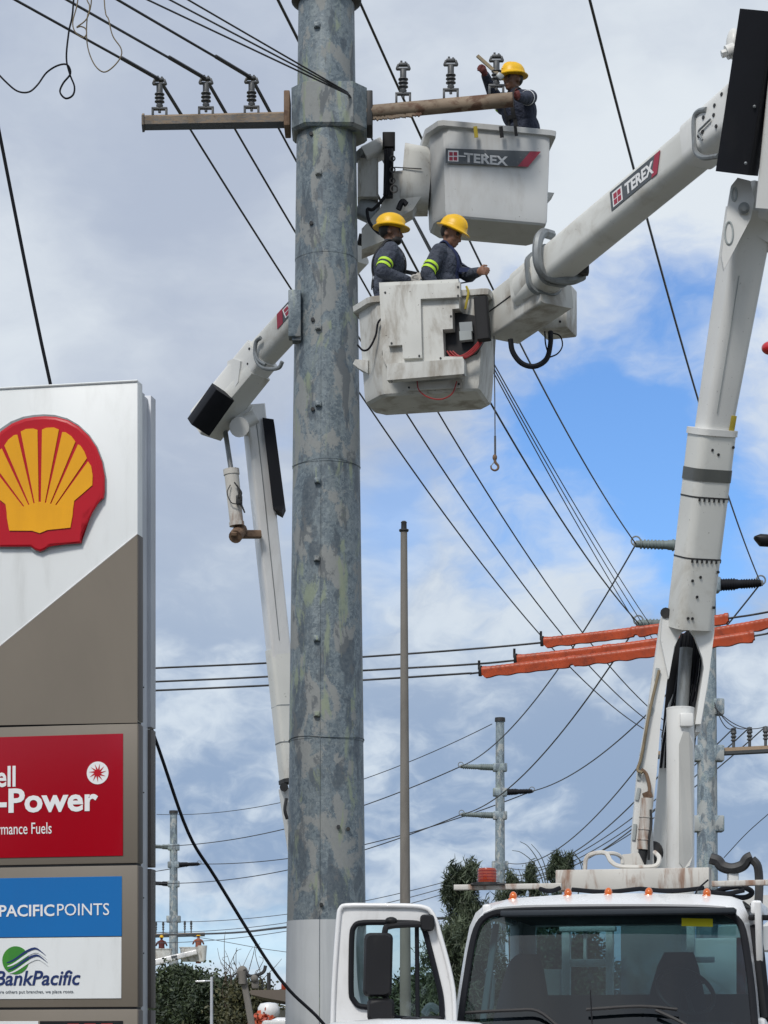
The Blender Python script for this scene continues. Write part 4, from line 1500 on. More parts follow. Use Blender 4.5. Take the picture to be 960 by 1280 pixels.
# --- chassis, utility body and wheels (below the frame)
bm = BM()
tbox(bm, (-0.95, 4.6, 1.35), (0.55, 4.6, 1.1), 0.03)
tbox(bm, (0.95, 4.6, 1.35), (0.55, 4.6, 1.1), 0.03)
tbox(bm, (0, 4.6, 0.95), (1.4, 4.8, 0.12), 0.02)
obj('utility_body', bm, white_paint, truck)
bm = BM()
tbox(bm, (0, 2.8, 0.72), (0.9, 8.2, 0.22), 0.03)
obj('chassis', bm, dark_metal, truck)
for x, y in ((-1.0, -0.75), (1.0, -0.75), (-0.95, 5.0), (0.95, 5.0)):
    bm = BM()
    cyl(bm, tw(x - 0.13, y, 0.48), tw(x + 0.13, y, 0.48), 0.48, n=28)
    wh = obj('wheel', bm, black_rubber, truck)
    bm = BM()
    cyl(bm, tw(x - 0.14, y, 0.48), tw(x + 0.14, y, 0.48), 0.27, n=20)
    obj('rim', bm, grey_metal, wh)

# --- open door, swung out towards the left
DY = 17.55
dn = Vector((0.12, 1.0, 0)).normalized()
dp = at(500, 1200, DY)


def dl(px, py, off=0.0):
    return on_plane(px, py, dp - dn * off, dn)


douter = [(415, 1300), (417, 1240), (420, 1190), (423.5, 1145), (426, 1136), (433, 1132), (470, 1131.8), (515, 1132.5), (530, 1134.5), (538, 1139), (544, 1150), (549, 1166), (555, 1187), (561, 1210), (566, 1235), (568, 1260), (568.5, 1300)]
dwin = [(459, 1259), (448, 1257), (442, 1250), (439, 1241), (439, 1200), (440, 1168), (442.5, 1159), (449, 1154), (470, 1153), (510, 1153.5), (524, 1155), (530, 1161), (538, 1190), (546, 1222), (551, 1245), (552.5, 1268), (549, 1273), (500, 1273)]
bm = BM()
fo = [dl(*p) for p in douter]
fi = [dl(*p) for p in dwin]
vo = [bm.verts.new(p) for p in fo]
vi = [bm.verts.new(p) for p in fi]
edges = [bm.edges.new((vo[i], vo[(i + 1) % len(vo)])) for i in range(len(vo))] + [bm.edges.new((vi[i], vi[(i + 1) % len(vi)])) for i in range(len(vi))]
bmesh.ops.triangle_fill(bm, edges=edges, use_beauty=True, use_dissolve=False)
# keep only faces between outline and window
def inpoly(p, poly):
    x, y = p
    c = False
    n = len(poly)
    for i in range(n):
        x1, y1 = poly[i]
        x2, y2 = poly[i - 1]
        if (y1 > y) != (y2 > y) and x < (x2 - x1) * (y - y1) / (y2 - y1) + x1:
            c = not c
    return c
def topx(p):
    return (480 + p.x / p.y * F, HZ - (p.z - CAM.z) / p.y * F)
kill = [f for f in bm.faces if inpoly(topx(f.calc_center_median()), dwin) or not inpoly(topx(f.calc_center_median()), douter)]
bmesh.ops.delete(bm, geom=kill, context='FACES')
ext_ = bmesh.ops.extrude_face_region(bm, geom=bm.faces[:])
bmesh.ops.translate(bm, vec=dn * 0.09, verts=[v for v in ext_['geom'] if isinstance(v, bmesh.types.BMVert)])
low = [dl(415, 1298), dl(568, 1298)]
prism(bm, [low[0], low[1], low[1] - UP * 0.85, low[0] - UP * 0.85], dn * 0.09)
odoor = obj('door', bm, cab_white, truck, 35, label='open door swung out to the left of the cab')
bm = BM()
tube(bm, catmull([dl(*p, 0.012) for p in douter], 3), 0.018, 8)
obj('door_edge', bm, cab_white, odoor, 70)
bm = BM()
loopp = [dl(*p, 0.012) for p in dwin]
tube(bm, catmull(loopp + [loopp[0]], 3), 0.02, 8)
beam(bm, dl(521, 1155, 0.012), dl(522, 1273, 0.012), (0.032, 0.03), r=0.008)
obj('window_seal', bm, black_rubber, odoor)
bm = BM()
cen = dl(500, 1210, -0.04)
fan = [dl(px, py, -0.04) for px, py in dwin]
bm.faces.new([bm.verts.new(p) for p in fan])
bmesh.ops.triangulate(bm, faces=bm.faces[:])
obj('window', bm, door_glass, odoor, 0)
# mirror
bm = BM()
mc = dl(472, 1206, 0.22)
rings = []
for (wx, wy, o_) in ((14, 35, 0.16), (18, 40, 0.185), (18, 40, 0.24), (15, 37, 0.275)):
    pp = []
    for x, y in rrect(2 * wx, 2 * wy, 7, 3):
        pp.append(dl(472.5 + x + 0.9 * (y / 40), 1206 - y, o_))
    rings.append(pp)
loft(bm, rings)
mir = obj('mirror', bm, black_plastic, odoor, 50)
bm = BM()
rings = []
for (wx, wy, o_) in ((13, 12, 0.16), (17, 14.5, 0.185), (17, 14.5, 0.25), (14, 12, 0.28)):
    rings.append([dl(476 + x, 1262.5 - y, o_) for x, y in rrect(2 * wx, 2 * wy, 6, 3)])
loft(bm, rings)
obj('wide_angle_mirror', bm, black_plastic, mir, 50)
bm = BM()
hose(bm, [dl(528, 1155.5, 0.06), dl(505, 1156, 0.1), dl(487, 1158, 0.14), dl(481, 1164, 0.17), dl(480, 1200, 0.17), dl(482, 1250, 0.18), dl(483, 1275, 0.18)], 0.022)
rings = []
for (k, o_) in ((0.8, 0.0), (1.0, 0.03), (1.0, 0.07), (0.8, 0.09)):
    rings.append([dl(534 + x * k, 1153.5 - y * k, o_) for x, y in rrect(18, 21, 5, 3)])
loft(bm, rings)
ell(bm, dl(489, 1151, 0.12), (0.045, 0.04, 0.028))
obj('mirror_bracket', bm, black_plastic, mir, 50)
bm = BM()
P = [dl(455, 1146, -0.12), dl(450, 1175, -0.12), dl(452, 1230, -0.12), dl(458, 1262, -0.12)]
hose(bm, P, 0.03)
hose(bm, [dl(530, 1268, -0.1), dl(538, 1258, -0.1), dl(549, 1264, -0.1)], 0.03)
obj('door_lining', bm, trim_pale, odoor)

# --- turret and lower lifting arm
def bolts(parent, mat, pts, r=0.012, n_=(0, -1, 0), name='bolt'):
    for p in pts:
        bm = BM()
        v = Vector(n_).normalized()
        cyl(bm, p + v * -0.01, p + v * 0.008, r, n=6)
        obj(name, bm, mat, parent)


bm = BM()
lathe(bm, [(0.42, 2.55), (0.42, 2.75), (0.36, 2.8), (0.36, 3.0)], tw(0.85, 3.55, 0), n=28)
tbox(bm, (0.55, 3.6, 1.9), (0.8, 0.8, 1.5), 0.02)
obj('turret', bm, white_paint, truck)
# round lift post right of the arm base
bm = BM()
pb, pt = at(850.5, 1092, 20.75), at(850.5, 886, 20.75)
cyl(bm, pb - UP * 0.3, pt, 0.118, n=28)
ring_bm(bm, pt, 0.112, 0.010, (0, 0, 1))
post = obj('lift_post', bm, white_paint, truck)
bm = BM()
prism(bm, [at(849, 1078, 20.62), at(849, 930, 20.62), at(854, 915, 20.62), at(861, 915, 20.62), at(866, 930, 20.64), at(866, 1070, 20.64), at(862, 1082, 20.62), at(855, 1086, 20.62)], (0, 0.06, 0))
obj('post_cover', bm, weathered('post_cover_grey', (0.45, 0.45, 0.43), (0.3, 0.28, 0.25), 0.5), post, 0)
bm = BM()
box(bm, at(858, 900, 20.62), (0.11, 0.06, 0.11), bev=0.01)
obj('latch_box', bm, white_paint, post)

B0, B1 = at(812, 1092, 21.15), at(862, 775, 20.75)
HN = Vector((0.36, -0.93, 0.0))
# left side cheek and front arch of the base knuckle
def plate(name, poly, Y, th, m, parent, slant=0.0):
    bm = BM()
    prism(bm, [at(px, py, Y + slant * (px - poly[0][0])) for px, py in poly], Vector((0, th, 0)))
    return obj(name, bm, m, parent, 20)


knk = plate('arm_cheek', [(789, 1088), (790, 1045), (797, 965), (811, 880), (826, 775), (829, 764), (845, 766), (846, 800), (834, 850), (826, 900), (821, 965), (815, 1020), (818, 1088)], 20.78, 0.10, white_paint, truck, 0.0)
plate('arm_web', [(812, 1088), (820, 1010), (826, 940), (836, 880), (850, 850), (866, 850), (866, 905), (848, 905), (842, 1088)], 21.10, 0.05, white_paint, knk)
plate('arm_arch', [(826, 800), (829, 764), (893, 763), (893, 790), (886, 845), (876, 905), (869, 905), (880, 835), (878, 822), (868, 795), (861, 785), (852, 790), (843, 808), (836, 848)], 20.70, 0.06, white_paint, knk)
plate('arm_cheek', [(876, 915), (886, 845), (893, 790), (893, 764), (890, 764), (880, 835), (869, 915)], 20.76, 0.45, white_paint, knk)
bm = BM()
prism(bm, [at(834, 850, 21.2), at(846, 800, 21.2), at(862, 785, 21.2), at(880, 830, 21.2), at(872, 905, 21.2), at(866, 960, 21.2), at(824, 960, 21.2)], (0, 0.02, 0))
obj('inner_plate', bm, black_plastic, knk, 0)
bm = BM()
for k in range(7):
    x0, x1 = 846 + k * 4.5, 828 + k * 4.5
    hose(bm, [at(x0 + 6, 792, 21.05 + 0.02 * (k % 3)), at(x0 + 1, 850, 21.0), at(x1 + 3, 920, 21.0 + 0.02 * (k % 2)), at(x1 - 2 + 2 * (k % 3), 960, 21.05)], 0.013 + 0.003 * (k % 2))
obj('arm_hose', bm, black_rubber, knk)
bm = BM()
tube(bm, [at(858, 810, 20.95), at(852, 890, 20.95), at(849, 940, 20.97)], 0.055, 14)
obj('lift_rod', bm, grey_metal, knk)
bm = BM()
hose(bm, [at(802, 962, 20.74), at(808, 968, 20.72), at(812, 985, 20.72), at(810, 995, 20.72)], 0.016)
cyl(bm, at(811, 998, 20.72), at(808, 990, 20.72), 0.04, n=12)
obj('shackle', bm, rust, knk)
bm = BM()
a, b = at(809, 998, 20.72), at(804, 1062, 20.72)
tube(bm, [a, a.lerp(b, 0.33), a.lerp(b, 0.34), b], 0.052, 14)
for f in (0.36, 0.6, 0.8):
    c = a.lerp(b, f)
    cyl(bm, c, c + (b - a) * 0.02, 0.058, n=14)
lc = obj('leveling_cylinder', bm, rusty_white, knk)
bm = BM()
tube(bm, [b, at(801, 1085, 20.75)], 0.04, 10)
hose(bm, [at(813, 1012, 20.68), at(814, 1030, 20.68), at(811, 1050, 20.68), at(811, 1075, 20.7)], 0.012)
ell(bm, at(817, 1066, 20.85), (0.085, 0.06, 0.10))
obj('cylinder_foot', bm, dark_metal, lc)
bm = BM()
for (x0, y0), (x1, y1) in (((816, 885), (812, 895)), ((805, 935), (801, 945)), ((799, 985), (796, 1000)), ((794, 1030), (792, 1050)), ((822, 835), (820, 850)), ((813, 880), (798, 975))):
    beam(bm, at(x0, y0, 20.77), at(x1, y1, 20.77), (0.012, 0.03), r=0.004)
obj('cheek_rib', bm, trim_pale, knk)
bm = BM()
hose(bm, [at(824, 838, 20.76), at(812, 890, 20.74), at(802, 945, 20.74), at(797, 962, 20.74), at(803, 966, 20.72)], 0.013)
obj('lanyard', bm, rope_mat, knk)
bm = BM()
cyl(bm, at(832, 766, 20.68), at(832, 766, 20.72), 0.045, n=12)
obj('pivot_pin', bm, dark_metal, knk)

# middle sleeve and inner arm
S0, S1 = at(861, 785, 20.72), at(890.5, 536, 20.25)
bm = BM()
beam(bm, S0, S1, (0.335, 0.30), (0.345, 0.31), r=0.075, hint=HN, n=5)
slv = obj('lower_arm_sleeve', bm, boom_fibre, truck, 35)
ax = (S1 - S0).normalized()
fr = frame(ax, HN)
for f, th_, m_, gr in ((0.575, 0.007, dark_metal, 0.004), (0.79, 0.007, dark_metal, 0.004), (0.93, 0.075, grey_metal, 0.006), (0.995, 0.03, white_paint, 0.014)):
    pass


def band(f, h, grow, m, name, parent=None, p0=S0, p1=S1, s0=(0.335, 0.30), s1=(0.345, 0.31), hn=HN, r=0.075):
    bm = BM()
    c = p0.lerp(p1, f)
    a_ = (p1 - p0).normalized()
    w_ = s0[0] + (s1[0] - s0[0]) * f + grow * 2
    h_ = s0[1] + (s1[1] - s0[1]) * f + grow * 2
    beam(bm, c - a_ * (h / 2), c + a_ * (h / 2), (w_, h_), r=r + grow, hint=hn, n=5)
    return obj(name, bm, m, parent or slv, 35)


band(0.775, 0.10, 0.006, weathered('dark_band', (0.09, 0.095, 0.09), (0.2, 0.2, 0.18), 0.5), 'label_band')
band(0.985, 0.05, 0.012, white_paint, 'sleeve_lip')
band(0.36, 0.012, 0.003, dark_metal, 'seam')
band(0.665, 0.012, 0.003, dark_metal, 'seam')
for f in (0.35, 0.655):
    c = S0.lerp(S1, f)
    for k in range(6):
        bm = BM()
        q = c + fr @ Vector((-0.10 + 0.045 * k, 0.156, 0))
        box(bm, q, (0.014, 0.012, 0.03), fr)
        obj('seam_stud', bm, dark_metal, slv)
    for k in range(5):
        bm = BM()
        q = c + fr @ Vector((-0.171, 0.09 - 0.045 * k, 0))
        box(bm, q, (0.012, 0.014, 0.03), fr)
        obj('seam_stud', bm, dark_metal, slv)
for f, dx in ((0.06, 0.06), (0.06, 0.10), (0.17, 0.04), (0.27, 0.03), (0.25, 0.1), (0.88, 0.0), (0.9, 0.06), (0.30, -0.13), (0.12, -0.13), (0.92, -0.13)):
    c = S0.lerp(S1, f)
    bm = BM()
    q = c + fr @ Vector((dx, 0.154, 0))
    cyl(bm, q - fr.col[1] * 0.01, q + fr.col[1] * 0.006, 0.012, n=8)
    obj('rivet', bm, dark_metal, slv)
for f, dy in ((0.90, 0.02), (0.965, 0.05), (0.955, 0.0), (0.23, 0.06), (0.30, 0.04), (0.06, 0.05), (0.045, 0.0)):
    c = S0.lerp(S1, f)
    bm = BM()
    q = c + fr @ Vector((-0.1685, dy, 0))
    cyl(bm, q + fr.col[0] * 0.01, q - fr.col[0] * 0.006, 0.016, n=8)
    obj('rivet', bm, dark_metal, slv)
I0, I1 = at(890, 548, 20.27), at(938, 262, 19.65)
bm = BM()
beam(bm, I0, I1, (0.265, 0.245), (0.335, 0.30), r=0.06, hint=HN, n=5)
inn = obj('lower_arm', bm, white_paint, truck, 35)
fr2 = frame(I1 - I0, HN)
bm = BM()
tube(bm, [I0.lerp(I1, 0.12) + fr2 @ Vector((0.06, 0.128, 0)), I0.lerp(I1, 0.72) + fr2 @ Vector((0.08, 0.148, 0))], 0.004, 5)
obj('arm_seam', bm, trim_pale, inn)
bm = BM()
for f in (0.3, 0.42, 0.55, 0.8):
    c = I0.lerp(I1, f) + fr2 @ Vector((-0.135 - 0.03 * f, 0.0, 0))
    box(bm, c, (0.006, 0.03, 0.14), fr2, 0.002)
obj('side_slot', bm, grey_metal, inn)
bm = BM()
box(bm, I0.lerp(I1, 0.06) + fr2 @ Vector((-0.10, 0.125, 0.02)), (0.05, 0.008, 0.16), fr2, 0.002)
obj('caution_label', bm, strap_yellow, inn)
# elbow plates
bm = BM()
poly = [(922, 222), (938, 226), (943, 250), (939, 272), (905, 337), (902, 320), (909, 262), (914, 232)]
prism(bm, [at(px, py, 19.42) for px, py in poly], (0, 0.05, 0))
elb = obj('elbow_plate', bm, white_paint, truck, 20)
bm = BM()
cyl(bm, at(930, 260, 19.38), at(930, 260, 19.45), 0.045, n=14)
cyl(bm, at(930, 260, 19.36), at(930, 260, 19.45), 0.028, n=6)
obj('pivot_pin', bm, grey_metal, elb)
for (cx, cy, wx, wy) in ((911, 291, 5.0, 14), (918, 243, 3, 8)):
    bm = BM()
    tube(bm, [at(cx + wx * math.cos(a), cy + wy * math.sin(a), 19.415) for a in np.linspace(0, 2 * math.pi, 25)], 0.008, 6)
    obj('slot_rim', bm, trim_pale, elb)
bm = BM()
beam(bm, at(943, 300, 19.75), at(968, 245, 19.7), (0.5, 0.30), r=0.04, hint=HN)
cyl(bm, at(938, 266, 19.6), at(985, 268, 19.5), 0.06, n=14)
obj('elbow_block', bm, white_paint, truck, 35)

# --- upper lifting arm with its tail above the elbow
U0, U1 = at(655, 363, 22.55), at(915, 148, 19.75)
bm = BM()
beam(bm, U0, U1, (0.30, 0.34), (0.30, 0.345), r=0.09, n=5)
uarm = obj('upper_arm', bm, boom_fibre, truck, 35)
uax = (U1 - U0).normalized()
fu = frame(uax)                      # columns: horizontal across, up-ish, along
side = fu.col[0] if fu.col[0].y < 0 else -fu.col[0]
side = Vector(side)
upv = Vector(fu.col[1])
if upv.z < 0:
    upv = -upv


def up_(px, py, off=0.002):
    return on_plane(px, py, U0 + side * (0.15 + off), side)


# decal on the arm
dA, dB = up_(763, 251, 0.003), up_(818, 200, 0.003)
alo = uax if uax.x > 0 else -uax
def ud(s, t, off=0.003):
    """point on the arm's side: s metres along from the decal's start, t up"""
    return up_(763.5, 252, off) + alo * s + upv * t
Ld = (up_(820, 204) - up_(763.5, 252)).dot(alo)
bm = BM()
prism(bm, [ud(0, -0.088), ud(Ld * 0.99, -0.088), ud(Ld * 1.10, 0.082), ud(0, 0.082)], side * 0.003)
dec = obj('decal', bm, decal_grey, uarm, 0)
bm = BM()
prism(bm, [ud(Ld * 0.88, -0.088, 0.0065), ud(Ld * 1.0, -0.088, 0.0065), ud(Ld * 1.11, 0.082, 0.0065), ud(Ld * 0.99, 0.082, 0.0065)], side * 0.002)
obj('decal_stripe', bm, decal_red, dec, 0)
bm = BM()
prism(bm, [ud(0.03, -0.068, 0.0065), ud(0.03 + 0.145, -0.068, 0.0065), ud(0.175, 0.06, 0.0065), ud(0.03, 0.06, 0.0065)], side * 0.002)
lg = obj('decal_emblem', bm, ink_white, dec, 0)
for i in range(2):
    for j in range(2):
        bm = BM()
        x0, y0 = 0.045 + 0.06 * i, -0.055 + 0.055 * j
        prism(bm, [ud(x0, y0, 0.0088), ud(x0 + 0.05, y0, 0.0088), ud(x0 + 0.05, y0 + 0.046, 0.0088), ud(x0, y0 + 0.046, 0.0088)], side * 0.001)
        obj('emblem_mark', bm, decal_red, lg, 0)
text('TEREX', dec, ink_white, ud(0.22, -0.055, 0.0065), alo, upv, width=Ld * 0.62, height=0.105, bold=0.035, ext=0.002)
# collars at both ends of the fibre arm
def uband(f, h, grow, m, name):
    return band(f, h, grow, m, name, uarm, U0, U1, (0.30, 0.34), (0.30, 0.345), Vector((0, 0, 1)), 0.09)


uband(0.16, 0.035, 0.02, grey_metal, 'clamp_strap')
uband(0.105, 0.05, 0.03, grey_metal, 'clamp_strap')
uband(0.86, 0.03, 0.018, grey_metal, 'clamp_strap')
bm = BM()
hose(bm, [at(690, 294, 22.1), at(678, 292, 22.0), at(672, 305, 21.95), at(673, 330, 21.95), at(684, 345, 22.0), at(712, 350, 22.0), at(728, 345, 22.1)], 0.045, 8)
obj('hook_guard', bm, grey_metal, uarm)
bm = BM()
box(bm, at(729, 335, 22.0), (0.10, 0.1, 0.12), bev=0.01)
cyl(bm, at(733, 332, 21.93), at(733, 332, 21.97), 0.025, n=10)
obj('guard_bracket', bm, dark_metal, uarm)
bm = BM()
cyl(bm, at(662, 362, 22.5), at(684, 342, 22.25), 0.19, n=20)
obj('arm_socket', bm, fiberglass, uarm)
# steel root of the arm at the elbow
K0, K1 = at(872, 183, 20.05), at(945, 122, 19.35)
bm = BM()
beam(bm, K0, K1, (0.335, 0.37), (0.345, 0.40), r=0.09, n=5)
root = obj('arm_root', bm, white_paint, truck, 35)
for px, py in ((894, 132), (893, 144), (896, 158), (880, 147), (879, 165), (874, 170), (903, 118)):
    bm = BM()
    p = on_plane(px, py, K0 + side * 0.17, side)
    cyl(bm, p, p + side * 0.012, 0.016, n=6)
    obj('bolt', bm, dark_metal, root)
bm = BM()
hose(bm, [on_plane(px, py, K0 + side * 0.175, side) for px, py in ((883, 137), (874, 139), (868, 148), (868, 175), (870, 190), (880, 197), (898, 195))], 0.022, 8)
hose(bm, [on_plane(px, py, K0 + side * 0.19, side) for px, py in ((878, 175), (873, 165), (880, 157), (888, 149))], 0.009, 6)
obj('hose_guard', bm, grey_metal, root)
# black pad on the elbow
bm = BM()
Pd0, Pd1 = at(921, 217, 19.28), at(952, 14, 18.85)
hp = Vector((-0.45, -0.9, 0))
beam(bm, Pd0, Pd1, (0.29, 0.22), r=0.025, hint=hp, n=2)
pad = obj('elbow_pad', bm, black_rubber, truck, 30)
fp = frame(Pd1 - Pd0, hp)
for px, py in ((956, 60), (943, 133), (932, 204)):
    bm = BM()
    ell(bm, at(px, py, 18.95), (0.012, 0.012, 0.012))
    obj('pad_bolt', bm, grey_metal, pad)
bm = BM()
cyl(bm, at(918, 62, 19.2), at(908, 66, 19.2), 0.055, n=14)
cyl(bm, at(908, 66, 19.2), at(902, 68, 19.2), 0.03, n=6)
ell(bm, at(917, 55, 19.25), (0.06, 0.08, 0.12))
obj('elbow_pin', bm, white_paint, root)
bm = BM()
beam(bm, at(979, 262, 19.3), at(1019, -90, 18.6), (0.36, 0.34), (0.4, 0.36), r=0.04, hint=hp)
obj('arm_tail', bm, white_paint, truck, 35)

# --- arm tip housing next to the near bucket
T0, T1 = at(628, 400, 23.0), at(694, 352, 22.3)
bm = BM()
beam(bm, T0, T1, (0.36, 0.42), (0.36, 0.46), r=0.03, hint=(0, 0, 1))
hou = obj('tip_housing', bm, fiberglass, truck, 30)
bm = BM()
tdirn = (T1 - T0).normalized()
fT = frame(tdirn)
sT = Vector(fT.col[0]) if fT.col[0].y < 0 else -Vector(fT.col[0])
tube(bm, [T0 + sT * 0.182 + UP * 0.03, T1 + sT * 0.182 + UP * 0.03], 0.006, 5)
obj('seam', bm, dark_metal, hou)
bm = BM()
box(bm, at(696, 388, 23.1), (0.30, 0.36, 0.44), Matrix.Rotation(R(-20), 3, 'Z'), 0.02)
obj('winch_housing', bm, fiberglass, truck, 30)
bm = BM()
ell(bm, at(700, 402, 22.75), (0.012, 0.012, 0.012))
hose(bm, [at(638, 424, 22.7), at(641, 440, 22.7), at(652, 454, 22.7), at(668, 458, 22.7), at(683, 449, 22.75), at(688, 430, 22.8), at(688, 415, 22.85)], 0.025, 8)
obj('loop_hose', bm, black_rubber, hou)
bm = BM()
hose(bm, [at(690, 416, 22.85), at(700, 420, 22.85), at(703, 432, 22.85), at(697, 442, 22.85), at(686, 447, 22.8)], 0.007, 6)
hose(bm, [at(681, 414, 22.85), at(682, 430, 22.85), at(686, 444, 22.8)], 0.007, 6)
obj('thin_hose', bm, black_rubber, hou)

# ---------------------------------------------------------------- buckets
def bucket_shell(bm, c, U_, V_, hw, hd, z0, z1, ch=(0.2, 0.24), flare=1.06, wall=0.03, lip=0.045):
    """open tub: c = centre, U_ across, V_ depth"""
    def outl(sx_, sy_, inset=0.0):
        w_, d_ = hw * sx_ - inset, hd * sy_ - inset
        cx, cy = ch
        pts = [(-w_ + cx, -d_), (w_ - 0.06, -d_), (w_ - 0.012, -d_ + 0.014), (w_, -d_ + 0.06), (w_, d_ - 0.10), (w_ - 0.08, d_), (-w_ + 0.08, d_), (-w_, d_ - 0.10), (-w_, -d_ + cy + 0.03), (-w_ + 0.006, -d_ + cy - 0.01), (-w_ + cx - 0.05, -d_ + 0.03)]
        return pts
    def ring(z, k, inset=0.0):
        return [c + U_ * x + V_ * y + UP * z for x, y in outl(k, k, inset)]
    h = z1 - z0
    rings = [ring(z0, 0.90), ring(z0 + 0.02, 0.945), ring(z0 + 0.06, 0.965), ring(z0 + h * 0.5, (0.965 + flare) / 2 * 0.995), ring(z1 - 0.06, flare * 0.99), ring(z1 - 0.055, flare * 0.99 + lip / hw), ring(z1 - 0.005, flare + lip / hw), ring(z1, flare + lip / hw - 0.012), ring(z1, flare - wall / hw), ring(z0 + 0.06, 0.965 - wall / hw)]
    loft(bm, rings)
    return bm


BTH = R(-13)
BU = Vector((math.cos(BTH), math.sin(BTH), 0))
BV = Vector((-math.sin(BTH), math.cos(BTH), 0))
bz0, bz1 = CAM.z + (HZ - 488) / F * 22.75, CAM.z + (HZ - 368) / F * 22.85
bc = at(533, 1330, 23.2)
bc.z = 0
bc -= UP * 0
bm = BM()
bucket_shell(bm, bc, BU, BV, 0.60, 0.36, bz0, bz1, ch=(0.24, 0.26))
bk1 = obj('bucket', bm, fiberglass, truck, 22)
bfront = bc - BV * 0.36


def bf(px, py, off=0.0):
    return on_plane(px, py, bfront - BV * (0.02 + off), BV)


def z7(x, y):
    return (440 + x / 5.053, 340 + y / 5.053)


def bplate(name, poly, off, th, m, parent):
    bm = BM()
    prism(bm, [bf(*z7(*p), off) for p in poly], -BV * th)
    bmesh.ops.bevel(bm, geom=[e for e in bm.edges if len(e.link_faces) == 2 and e.calc_face_angle(0) > 0.5], offset=0.008, segments=2, affect='EDGES', profile=0.5)
    return obj(name, bm, m, parent, 35)


cov = bplate('control_cover', [(192, 96), (690, 74), (695, 258), (652, 262), (655, 386), (592, 390), (600, 560), (718, 562), (716, 600), (238, 620), (215, 560)], 0.0, 0.14, fiberglass, bk1)
bplate('cover_step', [(195, 97), (688, 76), (692, 168), (440, 180), (449, 550), (331, 556), (325, 470), (236, 475)], 0.14, 0.05, fiberglass, cov)
bplate('cover_ledge', [(238, 598), (718, 566), (722, 600), (722, 648), (720, 662), (236, 702)], 0.13, 0.10, fiberglass, cov)
bplate('access_panel', [(338, 712), (700, 680), (690, 734), (350, 752)], 0.0, 0.02, fiberglass, bk1)
bplate('control_recess', [(655, 262), (780, 285), (775, 170), (860, 160), (862, 400), (790, 520), (700, 560), (603, 558), (595, 392), (656, 388)], -0.03, 0.05, black_plastic, bk1)
bplate('valve_block', [(684, 330), (765, 325), (770, 385), (690, 388)], 0.02, 0.06, grey_metal, bk1)
bplate('valve_block', [(686, 388), (762, 384), (766, 438), (690, 446)], 0.03, 0.07, trim_pale, bk1)
bm = BM()
beam(bm, bf(*z7(815, 165), 0.16), bf(*z7(835, 430), 0.16), (0.12, 0.12), r=0.02, hint=-BV)
obj('control_lever_boot', bm, strap_black, bk1)
bm = BM()
for k in range(9):
    hose(bm, [bf(*z7(600 + 6 * k, 500 + 10 * (k % 3)), 0.06), bf(*z7(640 + 8 * k, 545 - 3 * (k % 4)), 0.10), bf(*z7(720 + 6 * k, 520 - 6 * (k % 3)), 0.11), bf(*z7(800 + 3 * k, 450 - 8 * (k % 3)), 0.10), bf(*z7(822 + 2 * k, 390), 0.08)], 0.008, 6)
for k in range(3):
    hose(bm, [bf(*z7(780 + 8 * k, 240), 0.10), bf(*z7(792 + 6 * k, 320), 0.11), bf(*z7(800 + 5 * k, 400), 0.10)], 0.007, 6)
obj('red_hose', bm, red_cable, bk1)
bm = BM()
hose(bm, [bf(*z7(*p), 0.11 if 0 < i < 6 else 0.05) for i, p in enumerate(((410, 680), (420, 740), (460, 780), (520, 802), (580, 800), (635, 765), (662, 690)))], 0.006, 6)
obj('red_hose', bm, red_cable, bk1)
bm = BM()
hose(bm, [bf(*z7(*p), 0.03) for p in ((200, 285), (165, 320), (150, 400), (110, 480), (70, 495), (35, 460))], 0.010, 6)
hose(bm, [bf(*z7(*p), 0.02) for p in ((205, 230), (208, 320))], 0.02, 6)
hose(bm, [bf(*z7(*p), 0.03) for p in ((215, 465), (205, 515), (222, 550))], 0.025, 6)
obj('black_hose', bm, black_rubber, bk1)
bm = BM()
q = bf(*z7(100, 585), -0.1)
prism(bm, [bf(*z7(100, 555), -0.15), bf(*z7(100, 640), -0.15), bf(*z7(45, 610), -0.17), bf(*z7(5, 580), -0.18), bf(*z7(20, 552), -0.17)], BV * 0.12)
obj('step', bm, fiberglass, bk1, 0)
bm = BM()
tube(bm, catmull([bf(*z7(722, 90), 0.05), bf(*z7(735, 130), 0.05), bf(*z7(722, 200), 0.06), bf(*z7(715, 235), 0.06)], 4), 0.012, 6)
obj('lanyard', bm, strap_yellow, bk1)

for zx, zy, of in ((210, 130, 0.19), (670, 95, 0.19), (670, 150, 0.19), (250, 450, 0.19), (425, 530, 0.19), (625, 280, 0.14), (560, 545, 0.14), (250, 690, 0.232), (705, 650, 0.232), (360, 730, 0.02), (675, 708, 0.02)):
    bm = BM()
    q = bf(*z7(zx, zy), of)
    cyl(bm, q + BV * 0.01, q - BV * 0.006, 0.010, n=8)
    obj('bolt', bm, dark_metal, bk1)

# hook hanging under the arm tip
hk = at(617.5, 420, 22.75)
hook = thing('hoist_hook', 'small steel hook hanging on a thin line below the near bucket', 'hook', at(618, 585, 22.75))
bm = BM()
tube(bm, [hk, at(618.5, 500, 22.75), at(619, 570, 22.75)], 0.006, 6)
tube(bm, [at(618.8, 545, 22.75), at(619, 572, 22.75)], 0.011, 6)
obj('line', bm, wire_grey, hook)
bm = BM()
hc = at(618.5, 582, 22.75)
tube(bm, catmull([hc + Vector((x, 0, z)) for x, z in ((0.0, 0.07), (0.005, 0.03), (0.03, 0.0), (0.028, -0.03), (0.0, -0.045), (-0.03, -0.03), (-0.036, 0.0))], 5), 0.014, 8, 0.007)
ell(bm, hc + Vector((0, 0, 0.075)), (0.022, 0.02, 0.03))
obj('hook', bm, rust, hook)
bm = BM()
tube(bm, [hc + Vector((0.0, 0, 0.04)), hc + Vector((-0.033, 0, 0.0))], 0.005, 6)
obj('latch', bm, grey_metal, hook)

